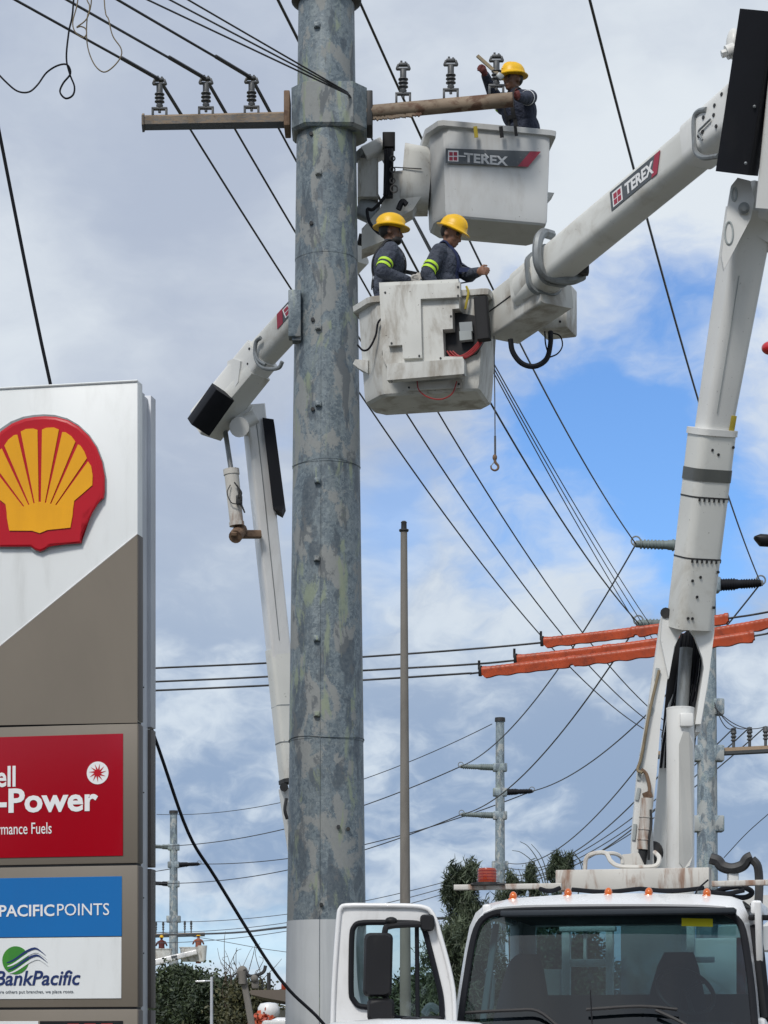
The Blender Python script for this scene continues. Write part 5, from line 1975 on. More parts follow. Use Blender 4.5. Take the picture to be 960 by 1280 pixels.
# ================================================================ second bucket truck, behind the big pole
frp = at(372, 1330, 28.4)
frp.z = 0
far = thing('bucket_truck', 'second white bucket truck behind the big pole, its arm bent at a black padded elbow', 'truck', frp)
HF = Vector((0.38, -0.92, 0))
# body and cab, mostly hidden
bm = BM()
box(bm, (frp.x + 0.55, 29.2, 1.55), (1.9, 2.2, 1.1), bev=0.04)
obj('utility_body', bm, white_paint, far)
bm = BM()
box(bm, (frp.x + 0.45, 30.2, 0.75), (0.9, 6.2, 0.22), bev=0.03)
obj('chassis', bm, dark_metal, far)
bm = BM()
box(bm, (frp.x + 0.45, 32.4, 1.45), (1.9, 1.5, 1.5), bev=0.12)
obj('cab_shell', bm, cab_white, far)
for x, y in ((-0.45, 32.4), (1.35, 32.4), (-0.45, 29.0), (1.35, 29.0)):
    bm = BM()
    cyl(bm, (frp.x + x - 0.12, y, 0.46), (frp.x + x + 0.12, y, 0.46), 0.46, n=22)
    obj('wheel', bm, black_rubber, far)
bm = BM()
cyl(bm, at(402, 1330, 28.4), at(402, 1095, 28.3), 0.3, 0.26, n=20)
obj('turret', bm, white_paint, far)
# lower arm
G0, G1, G2 = at(381, 1120, 28.3), at(361, 985, 28.2), at(349, 815, 28.05)
bm = BM()
beam(bm, G0, G1, (0.2, 0.2), (0.2, 0.2), r=0.03, hint=HF)
fk = obj('arm_knuckle', bm, white_paint, far)
bm = BM()
cyl(bm, at(355, 984, 28.0), at(355, 984, 28.2), 0.05, n=12)
hose(bm, [at(358, 998, 28.05), at(356, 1012, 28.03), at(359, 1024, 28.05)], 0.02)
obj('pivot_pin', bm, dark_metal, fk)
bm = BM()
beam(bm, at(365, 975, 28.18), at(348.5, 812, 28.05), (0.25, 0.24), (0.27, 0.25), r=0.05, hint=HF, n=4)
fs = obj('lower_arm_sleeve', bm, boom_fibre, far, 35)
f3 = frame(at(348.5, 812, 28.05) - at(365, 975, 28.18), HF)
bm = BM()
beam(bm, at(365.6, 979, 28.18), at(365.1, 974, 28.18), (0.27, 0.26), r=0.05, hint=HF, n=4)
obj('sleeve_lip', bm, dark_metal, fs)
for f, dy in ((0.1, 0.04), (0.2, 0.0), (0.62, 0.05), (0.72, 0.0), (0.92, 0.03), (0.8, 0.06)):
    bm = BM()
    q = at(365, 975, 28.18).lerp(at(348.5, 812, 28.05), f) + f3 @ Vector((-0.133, dy, 0))
    cyl(bm, q, q - f3.col[0] * 0.012, 0.016, n=8)
    obj('rivet', bm, dark_metal, fs)
for f in (0.28, 0.56):
    bm = BM()
    p_ = at(365, 975, 28.18).lerp(at(348.5, 812, 28.05), f)
    beam(bm, p_, p_ + Vector((-0.001, 0, 0.012)), (0.262, 0.25), r=0.05, hint=HF, n=4)
    obj('seam', bm, grey_metal, fs)
bm = BM()
beam(bm, at(349.5, 825, 28.05), at(316, 506, 27.5), (0.235, 0.22), (0.235, 0.20), r=0.03, hint=HF, n=4)
fl = obj('lower_arm', bm, cab_white, far, 35)
f4 = frame(at(316, 512, 27.5) - at(349.5, 825, 28.05), HF)
bm = BM()
a, b = at(349.5, 825, 28.05), at(316, 512, 27.5)
tube(bm, [a.lerp(b, 0.08) + f4 @ Vector((0.02, 0.111, 0)), a.lerp(b, 0.95) + f4 @ Vector((0.01, 0.101, 0))], 0.004, 5)
obj('arm_seam', bm, grey_metal, fl)
for f in (0.42, 0.66, 0.3, 0.15):
    bm = BM()
    q = a.lerp(b, f) + f4 @ Vector((-0.105 + 0.012 * f, 0.02, 0))
    box(bm, q, (0.006, 0.02, 0.1), f4, 0.002)
    obj('side_slot', bm, grey_metal, fl)
bm = BM()
prism(bm, [at(328, 522, 27.42), at(342, 524, 27.42), at(356, 631, 27.52), at(352, 640, 27.52), at(341, 634, 27.52)], (0, 0.3, 0))
obj('arm_pad', bm, black_rubber, far, 0)
# cylinder on the left
bm = BM()
c0, c1 = at(289, 588, 27.4), at(296, 656, 27.4)
cyl(bm, c0, c1, 0.082, 0.076, n=18)
cyl(bm, c0 - (c1 - c0) * 0.02, c0 + (c1 - c0) * 0.08, 0.09, n=18)
cyl(bm, c1 - (c1 - c0) * 0.05, c1 + (c1 - c0) * 0.02, 0.085, n=18)
fc = obj('leveling_cylinder', bm, rusty_white, far)
bm = BM()
tube(bm, [at(281, 535, 27.5), c0], 0.028, 10)
obj('rod', bm, grey_metal, fc)
bm = BM()
cyl(bm, at(294, 671, 27.3), at(301, 662, 27.5), 0.075, n=14)
cyl(bm, at(289, 667, 27.3), at(296, 667, 27.3), 0.035, n=8)
beam(bm, at(300, 668, 27.5), at(325, 668, 27.6), (0.09, 0.09), r=0.02)
obj('cylinder_foot', bm, rust, fc)
bm = BM()
for k in range(4):
    hose(bm, [at(293 + 2 * k, 603 + 3 * k, 27.28), at(299 + 3 * (k % 2), 612 + 4 * k, 27.27), at(297 + k, 626, 27.28), at(303 + k, 632 + 3 * k, 27.3)], 0.009, 6)
hose(bm, [at(288, 606, 27.3), at(284, 616, 27.28), at(289, 628, 27.28), at(297, 630, 27.28)], 0.006, 6)
box(bm, at(299, 625, 27.3), (0.07, 0.06, 0.1), bev=0.01)
obj('cylinder_hose', bm, dark_metal, fc)
# upper arm
V0, V1, V2 = at(446, 314, 25.95), at(318, 453, 27.1), at(257, 529, 27.5)
bm = BM()
beam(bm, V1, V0, (0.27, 0.315), (0.27, 0.32), r=0.085, n=5)
fu_ = obj('upper_arm', bm, boom_fibre, far, 35)
vax = (V0 - V1).normalized()
fv = frame(vax)
vside = Vector(fv.col[0]) if fv.col[0].y < 0 else -Vector(fv.col[0])
vup = Vector(fv.col[1]) if fv.col[1].z > 0 else -Vector(fv.col[1])
bm = BM()
beam(bm, V2, V1 + vax * 0.15, (0.33, 0.33), (0.30, 0.36), r=0.05, n=4)
fr_ = obj('arm_root', bm, white_paint, far, 35)
bm = BM()
beam(bm, V2 - vax * 0.02 - vup * 0.12, V1 - vup * 0.14, (0.36, 0.16), (0.33, 0.14), r=0.02, n=2)
obj('arm_belly', bm, boom_fibre, fr_, 35)
for px, py in ((303, 445), (312, 436), (300, 462), (310, 455), (318, 442), (296, 452)):
    bm = BM()
    p = on_plane(px, py, V1 + vside * 0.155, vside)
    cyl(bm, p - vside * 0.01, p + vside * 0.01, 0.014, n=6)
    obj('bolt', bm, dark_metal, fr_)
bm = BM()
prism(bm, [on_plane(px, py, V1 + vside * 0.17, vside) for px, py in ((285, 470), (287, 452), (294, 449), (303, 452), (300, 478), (293, 490), (287, 486))], vside * 0.03)
obj('elbow_plate', bm, white_paint, fr_, 0)
bm = BM()
hose(bm, [on_plane(px, py, V1 + vside * 0.19, vside) for px, py in ((326, 422), (320, 428), (319, 444), (324, 456), (334, 461), (348, 460), (353, 452))], 0.022, 8)
hose(bm, [on_plane(px, py, V1 + vside * 0.2, vside) for px, py in ((319, 440), (323, 450), (332, 456))], 0.016, 8)
obj('hose_guard', bm, grey_metal, fr_)
bm = BM()
hose(bm, [at(305, 518, 27.35), at(312, 514, 27.3), (at(315, 508, 27.3))], 0.014, 6)
cyl(bm, at(299, 534, 27.25), at(301, 532, 27.75), 0.11, n=16)
beam(bm, at(299, 532, 27.5), at(318, 520, 27.5), (0.3, 0.2), r=0.05)
obj('elbow_pin', bm, white_paint, fr_)
bm = BM()
pA, pB = at(248, 534, 27.15), at(279, 490, 27.0)
beam(bm, pA, pB, (0.20, 0.26), (0.2, 0.26), r=0.02, hint=(0, -0.6, 0.8), n=2)
obj('elbow_pad', bm, black_rubber, far, 30)


def vd(s, t, off=0.004):
    return on_plane(346.5, 404, V1 + vside * (0.135 + off), vside) + vax * s + vup * t


bm = BM()
prism(bm, [vd(-0.02, -0.06), vd(0.9, -0.06), vd(0.9, 0.09), vd(0.06, 0.09)], vside * 0.002)
fd = obj('decal', bm, decal_grey, fu_, 0)
bm = BM()
prism(bm, [vd(-0.03, -0.06, 0.007), vd(0.07, -0.06, 0.007), vd(0.14, 0.09, 0.007), vd(0.04, 0.09, 0.007)], vside * 0.002)
obj('decal_stripe', bm, decal_red, fd, 0)
bm = BM()
prism(bm, [vd(0.13, -0.04, 0.007), vd(0.23, -0.04, 0.007), vd(0.23, 0.07, 0.007), vd(0.13, 0.07, 0.007)], vside * 0.002)
em = obj('decal_emblem', bm, ink_white, fd, 0)
for i in range(2):
    bm = BM()
    prism(bm, [vd(0.145, -0.03 + 0.05 * i, 0.0095), vd(0.215, -0.03 + 0.05 * i, 0.0095), vd(0.215, 0.01 + 0.05 * i, 0.0095), vd(0.145, 0.01 + 0.05 * i, 0.0095)], vside * 0.001)
    obj('emblem_mark', bm, decal_red, em, 0)
text('TEREX', fd, ink_white, vd(0.28, -0.04, 0.007), vax, vup, width=0.5, height=0.1, bold=0.03, ext=0.002)

# tip housing beside the upper bucket
bm = BM()
beam(bm, at(503, 225, 25.75), at(538, 228, 25.75), (0.55, 0.64), (0.5, 0.6), r=0.10, hint=(0, 0, 1), n=4)
th = obj('tip_housing', bm, fiberglass, far, 35)
bm = BM()
prism(bm, [at(px, py, 25.5) for px, py in ((492, 214), (527, 211), (527, 245), (516, 262), (498, 272), (482, 300), (452, 312), (452, 286), (474, 262), (484, 240))], (0, 0.3, 0))
obj('tip_arm', bm, fiberglass, th, 20)
bm = BM()
tube(bm, [at(493, 209, 25.46), at(527, 211, 25.47)], 0.006, 5)
obj('seam', bm, dark_metal, th)
bm = BM()
beam(bm, at(460, 204, 25.6), at(460, 252, 25.6), (0.215, 0.3), r=0.03, hint=(0, -1, 0))
obj('gear_box', bm, fiberglass, th, 35)
bm = BM()
beam(bm, at(456, 196, 25.5), at(480, 184, 25.5), (0.16, 0.2), r=0.035, hint=(0, -1, 0.3))
obj('end_cap', bm, white_paint, th, 35)
bm = BM()
cyl(bm, at(449, 190, 25.5), at(454, 196, 25.5), 0.09, n=14)
obj('gear_plate', bm, grey_metal, th, 35)
bm = BM()
beam(bm, at(448, 258, 25.6), at(470, 268, 25.6), (0.22, 0.14), r=0.03, hint=(0, -1, 0))
obj('gear_foot', bm, grey_metal, th, 35)
bm = BM()
beam(bm, at(486.5, 172, 25.4), at(485, 246, 25.4), (0.10, 0.12), r=0.02, hint=(0, -1, 0))
beam(bm, at(486, 168, 25.38), at(486, 186, 25.38), (0.13, 0.14), r=0.015, hint=(0, -1, 0))
obj('control_column', bm, black_plastic, th)
bm = BM()
for k in range(4):
    hose(bm, [at(481 + 3 * k, 186, 25.32), at(484 + 2 * k, 205, 25.3), at(483 + 2 * k, 225, 25.3), at(480 + 3 * k, 244, 25.32)], 0.012, 6)
hose(bm, [at(484, 242, 25.35), at(476, 252, 25.35), at(466, 262, 25.35), at(459, 262, 25.35), at(462, 278, 25.35), at(472, 290, 25.35), at(479, 293, 25.4)], 0.018, 7)
hose(bm, [at(498, 262, 25.4), at(503, 252, 25.4), at(508, 256, 25.4)], 0.03, 7)
obj('control_hose', bm, black_rubber, th)
bm = BM()
for k in range(5):
    ring_bm(bm, at(490.5, 198 + 7 * k, 25.27), 0.026, 0.008, (1, 0, 0) if k % 2 else (0, 1, 0))
ring_bm(bm, at(492.5, 236, 25.27), 0.036, 0.009)
obj('chain', bm, dark_metal, th)
bm = BM()
hose(bm, [at(448, 299, 25.6), at(460, 301, 25.6), at(469, 298, 25.6), at(472, 290, 25.6)], 0.06, 10)
obj('winch_guard', bm, dark_metal, th)

# upper bucket
FTH = R(6)
FU = Vector((math.cos(FTH), math.sin(FTH), -0.052)).normalized()
FV = Vector((-math.sin(FTH), math.cos(FTH), 0))
fbc = at(609, 1330, 25.58)
fbc.z = 0
fz0, fz1 = CAM.z + (HZ - 276) / F * 25.25, CAM.z + (HZ - 158.5) / F * 25.25
bm = BM()
bucket_shell(bm, fbc, FU, FV, 0.60, 0.36, fz0, fz1, ch=(0.15, 0.28), flare=1.02, lip=0.055)
fb = obj('bucket', bm, weathered('fiberglass_far', (0.56, 0.57, 0.57), (0.33, 0.31, 0.28), 0.5, 0.5, 0.76, 2.6, 0.5, speck=0.7, speck_col=(0.10, 0.085, 0.07)), far, 22)
ffront = fbc - FV * 0.372


def ff(px, py, off=0.0):
    return on_plane(px, py, ffront - FV * off, FV)


bm = BM()
prism(bm, [ff(557, 185.5, 0.01), ff(675.5, 189.5, 0.01), ff(659, 208.5, 0.01), ff(557, 204, 0.01)], -FV * 0.003)
fdc = obj('decal', bm, decal_grey, fb, 0)
bm = BM()
prism(bm, [ff(663, 189.2, 0.0145), ff(676, 189.6, 0.0145), ff(660, 208.6, 0.0145), ff(647, 208, 0.0145)], -FV * 0.002)
obj('decal_stripe', bm, decal_red, fdc, 0)
bm = BM()
prism(bm, [ff(560, 188, 0.0145), ff(573, 188.5, 0.0145), ff(573, 202, 0.0145), ff(560, 201.5, 0.0145)], -FV * 0.002)
em = obj('decal_emblem', bm, ink_white, fdc, 0)
for i in range(2):
    for j in range(2):
        bm = BM()
        x0, y0 = 561.5 + 5.5 * i, 190 + 6 * j
        prism(bm, [ff(x0, y0, 0.0175), ff(x0 + 4.5, y0 + 0.1, 0.0175), ff(x0 + 4.5, y0 + 4.8, 0.0175), ff(x0, y0 + 4.6, 0.0175)], -FV * 0.001)
        obj('emblem_mark', bm, decal_red, em, 0)
text('TEREX', fdc, weathered('worn_white', (0.62, 0.62, 0.62), (0.2, 0.2, 0.2), 0.7, 0.55, 0.7, 12.0, bmp=0), ff(580, 202.5, 0.0145), FU, UP, width=(ff(635, 204) - ff(580, 202)).length, height=0.095, bold=0.03, ext=0.002)
bm = BM()
beam(bm, ff(573, 195, 0.0145), ff(582, 195.5, 0.0145), (0.01, 0.003), r=0.001, hint=-FV)
beam(bm, ff(606, 192, 0.0165), ff(611, 197, 0.0165), (0.012, 0.003), r=0.001, hint=-FV)
obj('scuff', bm, ink_white, fdc)
# marks on the chamfered corner
CN = (Vector(-FU) * 0.87 - FV * 0.5).normalized()
cpt = fbc - FU * (0.60 - 0.08) - FV * (0.36 - 0.14)


def fc_(px, py, off):
    return on_plane(px, py, cpt + CN * off, CN)


cu_ = Vector((0, 0, 1)).cross(CN).normalized()
bm = BM()
cc = fc_(534.5, 229, 0.012)
lp_ = [cc + cu_ * (0.10 * math.cos(a)) + UP * (0.12 * math.sin(a)) for a in np.linspace(0, 2 * math.pi, 25)[:-1]]
prism(bm, lp_, CN * 0.003)
obj('oval_badge', bm, decal_grey, fb, 0)
bm = BM()
box(bm, fc_(534.5, 195, 0.012), (0.12, 0.004, 0.07), frame(UP, CN))
for k in range(5):
    box(bm, fc_(529.5 + 2.4 * k, 207.5 - 1.4 * k, 0.012), (0.03, 0.004, 0.06), frame(UP, CN))
obj('number_marks', bm, decal_grey, fb, 0)
bm = BM()
prism(bm, [ff(683, 240, -0.3), ff(693, 241, -0.3), ff(684, 251, -0.3)], FV * 0.2)
obj('step', bm, fiberglass, fb, 0)

# ================================================================ people
from mathutils.bvhtree import BVHTree


def ik(a, c, l1, l2, hint):
    v = c - a
    L = min(v.length, (l1 + l2) * 0.998)
    u = v.normalized()
    x = (l1 * l1 - l2 * l2 + L * L) / (2 * L)
    h = math.sqrt(max(1e-6, l1 * l1 - x * x))
    n = Vector(hint) - u * Vector(hint).dot(u)
    n.normalize()
    return a + u * x + n * h, a + u * L


def person(label, feet, fwd, lean, drop, wr_r, wr_l, head_yaw, head_pitch, cloth, skin, gloves, pants=None, curl=(1.0, 1.0), group='workers in the buckets',
           elbow_r=(0, 0, -1), elbow_l=(0, 0, -1), beard=False, twist=0.0, grip=(None, None), knee=None):
    f = Vector((fwd[0], fwd[1], 0)).normalized()
    l = Vector((-f.y, f.x, 0))
    root = thing('person', label, 'person', feet, group=group)
    feet = Vector(feet)
    MAT = [cloth, skin, hair_mat, pants or navy_cloth, black_rubber, gloves[0], gloves[1], ink_white]
    prims = []
    hipz = 0.92 - drop
    Rl = Matrix.Rotation(lean, 3, l)       # leans the upper body forward
    Rt = Matrix.Rotation(twist, 3, 'Z')

    def B(x, y, z):
        """body point: forward, left, up; above the hips it follows the lean"""
        if z <= 0.95:
            p = f * x + l * y + UP * z
            if z > 0.6:
                p -= UP * drop * min(1, (z - 0.6) / 0.3)
            return feet + p
        q = f * x + l * y + UP * (z - 0.92)
        return feet + UP * hipz + Rl @ (Rt @ q)
    neck = B(0.0, 0, 1.50)
    Rh = Matrix.Rotation(head_yaw, 3, 'Z') @ Matrix.Rotation(head_pitch, 3, l)

    def H(x, y, z):
        return neck + Rh @ (f * x + l * y + UP * (z - 1.50))
    fr_h = Matrix((Rh @ f, Rh @ l, Rh @ UP)).transposed()
    fr_b = Matrix((Rl @ (Rt @ f), Rl @ (Rt @ l), Rl @ UP)).transposed()

    def E(c, r, fr0, m):
        prims.append(('e', c, r, fr0, m))

    def C(a, b, r0, r1, m):
        prims.append(('c', a, b, r0, r1, m))
    # torso
    E(B(0.0, 0, 1.30), (0.155, 0.205, 0.195), fr_b, 0)
    E(B(0.02, 0, 1.36), (0.118, 0.16, 0.12), fr_b, 0)
    E(B(0.01, 0, 1.12), (0.158, 0.19, 0.20), fr_b, 0)
    E(B(-0.01, 0, 0.96), (0.13, 0.172, 0.13), fr_b, 3)
    for s in (1, -1):
        C(B(-0.01, s * 0.05, 1.465), B(-0.005, s * 0.165, 1.415), 0.05, 0.062, 0)
        E(B(0, s * 0.18, 1.395), (0.07, 0.066, 0.075), fr_b, 0)
        hip = B(0, s * 0.09, 0.90)
        ank = feet + l * (s * 0.11) + UP * 0.09
        kn, _ = ik(hip, ank, 0.43, 0.42, knee or f)
        C(hip, kn, 0.092, 0.062, 3)
        C(kn, ank, 0.062, 0.045, 3)
        C(ank - UP * 0.04, ank + f * 0.16 - UP * 0.045, 0.05, 0.042, 4)
    # collar and neck
    C(B(-0.012, 0, 1.44), B(-0.005, 0, 1.50), 0.072, 0.064, 0)
    C(B(0, 0, 1.46), H(0.005, 0, 1.57), 0.055, 0.052, 1)
    # head
    E(H(0.0, 0, 1.645), (0.098, 0.078, 0.105), fr_h, 1)
    E(H(0.03, 0, 1.572), (0.072, 0.060, 0.068), fr_h, 1)
    E(H(0.072, 0, 1.532), (0.028, 0.030, 0.022), fr_h, 1)
    C(H(0.093, 0, 1.628), H(0.114, 0, 1.588), 0.011, 0.016, 1)
    for s in (1, -1):
        E(H(-0.005, s * 0.079, 1.608), (0.020, 0.010, 0.031), fr_h, 1)
        E(H(0.086, s * 0.031, 1.628), (0.010, 0.013, 0.007), fr_h, 2)
        C(H(0.09, s * 0.012, 1.647), H(0.083, s * 0.048, 1.645), 0.010, 0.008, 2)
        E(H(0.062, s * 0.04, 1.588), (0.03, 0.022, 0.03), fr_h, 1)
    C(H(0.096, -0.02, 1.556), H(0.096, 0.02, 1.556), 0.010, 0.010, 1)
    E(H(-0.032, 0, 1.640), (0.078, 0.081, 0.082), fr_h, 2)
    if beard:
        E(H(0.05, 0, 1.545), (0.066, 0.062, 0.046), fr_h, 2)
    # arms and hands
    arms = {}
    for s, wr, eh, gm, cu, gp in ((-1, wr_r, elbow_r, 5, curl[0], grip[0]), (1, wr_l, elbow_l, 6, curl[1], grip[1])):
        sh = B(0.0, s * 0.192, 1.395)
        el, wv_ = ik(sh, Vector(wr), 0.29, 0.26, eh)
        C(sh, el, 0.074, 0.063, 0)
        C(el, wv_, 0.062, 0.045, 0)
        arms[s] = (sh, el, wv_)
        d_ = (wv_ - el).normalized()
        if gp is not None:
            ac = Vector(gp).normalized()
        else:
            ac = UP
        ac = (ac - d_ * ac.dot(d_)).normalized()
        nn = d_.cross(ac) * s * -1
        C(wv_ - d_ * 0.02, wv_ + d_ * 0.03, 0.029, 0.031, gm)
        fr_p = Matrix((d_, ac, d_.cross(ac))).transposed()
        pc_ = wv_ + d_ * 0.062
        E(pc_, (0.050, 0.041, 0.019), fr_p, gm)
        for k, (oy, ln) in enumerate(((0.030, 0.070), (0.010, 0.078), (-0.010, 0.074), (-0.029, 0.058))):
            b0 = wv_ + d_ * 0.098 + ac * oy
            d1 = (d_ * math.cos(0.7 * cu) + nn * math.sin(0.7 * cu)).normalized()
            b1 = b0 + d1 * ln * 0.52
            d2 = (d_ * math.cos(1.9 * cu) + nn * math.sin(1.9 * cu)).normalized()
            b2 = b1 + d2 * ln * 0.48
            C(b0 - d_ * 0.02, b1, 0.0105, 0.0098, gm)
            C(b1, b2, 0.0098, 0.008, gm)
        t0 = wv_ + d_ * 0.035 + ac * 0.030
        t1 = t0 + (d_ * 0.5 + ac * 0.6 + nn * 0.5).normalized() * 0.042
        t2 = t1 + (d_ * 0.8 + nn * 0.7).normalized() * 0.034
        C(t0, t1, 0.014, 0.012, gm)
        C(t1, t2, 0.012, 0.009, gm)
    # one continuous skin grown round all of it
    bm = BM()
    for p in prims:
        if p[0] == 'e':
            ell(bm, p[1], p[2], p[3], 20, 14)
        else:
            _, a, b, r0, r1, m = p
            ell(bm, a, (r0, r0, r0), None, 14, 10)
            ell(bm, b, (r1, r1, r1), None, 14, 10)
            if (b - a).length > 1e-4:
                cyl(bm, a, b, r0, r1, 14)
    bm.transform(Matrix.Translation(-feet))
    me = bpy.data.meshes.new('raw')
    bm.to_mesh(me)
    bm.free()
    tmp = bpy.data.objects.new('raw', me)
    COL.objects.link(tmp)
    rm = tmp.modifiers.new('r', 'REMESH')
    rm.mode = 'VOXEL'
    rm.voxel_size = 0.0085
    sm = tmp.modifiers.new('s', 'SMOOTH')
    sm.factor = 0.45
    sm.iterations = 2
    bpy.context.view_layer.update()
    me2 = bpy.data.meshes.new_from_object(tmp.evaluated_get(bpy.context.evaluated_depsgraph_get()))
    bpy.data.objects.remove(tmp)
    n = len(me2.polygons)
    cen = np.zeros(n * 3)
    me2.polygons.foreach_get('center', cen)
    cen = cen.reshape(-1, 3) + np.array(feet)
    best = np.full(n, 1e9)
    mi = np.zeros(n, dtype=np.int32)
    for p in prims:
        if p[0] == 'e':
            q = (cen - np.array(p[1])) @ np.array(p[3])
            r = np.array(p[2])
            k = np.linalg.norm(q / r, axis=1)
            dd = (k - 1) * r.min() * (1.0 if r.min() > 0.015 else 0.8)
            m = p[4]
        else:
            _, a, b, r0, r1, m = p
            a, b = np.array(a), np.array(b)
            ab = b - a
            t = np.clip(((cen - a) @ ab) / max(1e-9, ab @ ab), 0, 1)
            dd = np.linalg.norm(cen - (a + t[:, None] * ab), axis=1) - (r0 + (r1 - r0) * t)
        dd = np.abs(dd)
        u = dd < best
        best[u] = dd[u]
        mi[u] = m
    for m in MAT:
        me2.materials.append(m)
    me2.polygons.foreach_set('material_index', mi)
    me2.polygons.foreach_set('use_smooth', np.ones(n, dtype=bool))
    body = bpy.data.objects.new('body', me2)
    COL.objects.link(body)
    body.parent = root
    bmt = bmesh.new()
    bmt.from_mesh(me2)
    tree = BVHTree.FromBMesh(bmt)
    bmt.free()

    def onto(p, axis_pt, off):
        """drop a point from outside onto the body"""
        o_ = p - feet
        dr = (axis_pt - p).normalized()
        hit = tree.ray_cast(o_, dr, 1.0)
        if hit[0] is None:
            return p
        return hit[0] + feet - dr * off
    # hard hat
    bm = BM()
    hc = H(0.004, 0, 1.672)
    nseg = 28
    rings = []
    for (k, z, br) in ((1.0, -0.012, 1), (1.02, -0.004, 1), (0.84, 0.006, 0), (0.815, 0.03, 0), (0.76, 0.062, 0), (0.62, 0.092, 0), (0.40, 0.112, 0), (0.15, 0.121, 0), (0.01, 0.122, 0)):
        ring = []
        for i in range(nseg):
            a = 2 * math.pi * i / nseg
            x = 0.166 * math.cos(a) * k
            y = 0.141 * math.sin(a) * k
            if br and math.cos(a) > 0:
                x *= 1.10
            dz_ = -0.012 * max(0, math.cos(a)) if br else 0
            ring.append(hc + Rh @ (f * x + l * y + UP * (z * 1.05 + dz_)))
        rings.append(ring)
    loft(bm, rings)
    hat = obj('hard_hat', bm, hat_yellow, root, 60)
    bm = BM()
    tube(bm, [hc + Rh @ (f * (0.134 * math.cos(a)) + UP * (0.03 + 0.10 * math.sin(a))) for a in np.linspace(0.15, math.pi - 0.15, 15)], 0.008, 6)
    obj('hat_ridge', bm, hat_yellow, hat, 60)
    return root, B, H, arms, onto, f, l


def arm_band(root, arm, onto, t0, t1, m, name='reflective_band'):
    sh, el, _ = arm
    ax_ = (el - sh).normalized()
    fr0 = frame(ax_)
    bm = BM()
    rings = []
    for t in (t0, t0 * 0.75 + t1 * 0.25, t0 * 0.25 + t1 * 0.75, t1):
        c = sh.lerp(el, t)
        off = 0.0065 if t in (t0, t1) else 0.009
        rings.append([onto(c + fr0 @ Vector((0.12 * math.cos(a), 0.12 * math.sin(a), 0)), c, off) for a in np.linspace(0, 2 * math.pi, 21)[:-1]])
    for r_ in rings:          # keep stray hits close to the arm
        c = sum(r_, Vector()) / len(r_)
        for i, p in enumerate(r_):
            if (p - c).length > 0.085:
                r_[i] = c + (p - c).normalized() * 0.07
    loft(bm, rings, caps=False)
    return obj(name, bm, m, root)


def strap(root, onto, pts, axis, r, m, name='harness_strap', flat=0.3):
    pts = catmull([Vector(p) for p in pts], 5)
    q = [onto(p, a, 0.006) for p, a in zip(pts, [axis(p) for p in pts])]
    bm = BM()
    # flat webbing
    rings = []
    for i, p in enumerate(q):
        tg = (q[min(i + 1, len(q) - 1)] - q[max(0, i - 1)])
        if tg.length < 1e-6:
            continue
        tg.normalize()
        nrm = (pts[i] - axis(pts[i])).normalized()
        sd_ = tg.cross(nrm).normalized()
        rings.append([p + sd_ * r, p + sd_ * r + nrm * 0.006, p - sd_ * r + nrm * 0.006, p - sd_ * r])
    loft(bm, rings)
    return obj(name, bm, m, root)


def harness(P, m, chest=True, waist_m=None, waist_z=1.06):
    root, B, H, arms, onto, f, l = P
    def axis(p):
        lo, hi_ = B(0, 0, 1.0), B(0, 0, 1.45)
        v = hi_ - lo
        t = max(0, min(1, (p - lo).dot(v) / v.dot(v)))
        return lo + v * t
    for s in (1, -1):
        strap(root, onto, [B(0.25, s * 0.08, 1.06), B(0.28, s * 0.085, 1.2), B(0.28, s * 0.10, 1.34), B(0.16, s * 0.115, 1.52), B(0.0, s * 0.11, 1.60), B(-0.16, s * 0.09, 1.5), B(-0.28, s * 0.05, 1.34), B(-0.28, s * 0.0, 1.22), B(-0.25, -s * 0.06, 1.08)], axis, 0.021, m)
    if chest:
        strap(root, onto, [B(0.26, -0.11, 1.27), B(0.28, 0, 1.27), B(0.26, 0.11, 1.27)], axis, 0.02, m, 'chest_strap')
    if waist_m:
        pts = [B(0.34 * math.cos(a), 0.34 * math.sin(a), waist_z) for a in np.linspace(0, 2 * math.pi, 13)]
        strap(root, onto, pts, axis, 0.024, waist_m, 'waist_band')


# worker on the left of the near bucket
fz = bz0 + 0.065
pa = Vector(((484 - 480) / F * 23.15, 23.15, fz))
A = person('worker in slate shirt looking right, the left one of two in the near bucket', pa, (1.0, 0.10), 0.04, 0.09,
           at(508, 350, 22.95), at(512, 352, 23.3), -0.05, 0.03, grey_cloth, skin_a, (glove_white, glove_white), curl=(1.1, 1.0), elbow_r=(-0.5, -0.5, -0.7), elbow_l=(-0.3, 0.6, -0.7), beard=True)
arm_band(A[0], A[3][-1], A[4], 0.58, 0.68, hi_vis)
arm_band(A[0], A[3][-1], A[4], 0.76, 0.86, hi_vis)
arm_band(A[0], A[3][1], A[4], 0.60, 0.70, hi_vis)
harness(A, strap_black, True)
# worker reaching for the wire
pb = Vector(((550 - 480) / F * 23.2, 23.2, fz))
Bq = person('worker with navy harness in the near bucket, head bowed, reaching for a wire', pb, (0.93, -0.30), 0.10, 0.09,
            at(552, 372, 22.9), at(598, 340, 22.95), -0.1, 0.42, grey_cloth, skin_b, (glove_white, skin_b), curl=(0.9, 0.9), elbow_r=(-0.6, -0.4, -0.6), elbow_l=(0.25, 0.75, -0.55), grip=(None, (0.2, -0.3, 1)))
arm_band(Bq[0], Bq[3][-1], Bq[4], 0.62, 0.72, hi_vis)
arm_band(Bq[0], Bq[3][-1], Bq[4], 0.80, 0.90, hi_vis)
harness(Bq, strap_navy, True, hi_vis, 1.04)
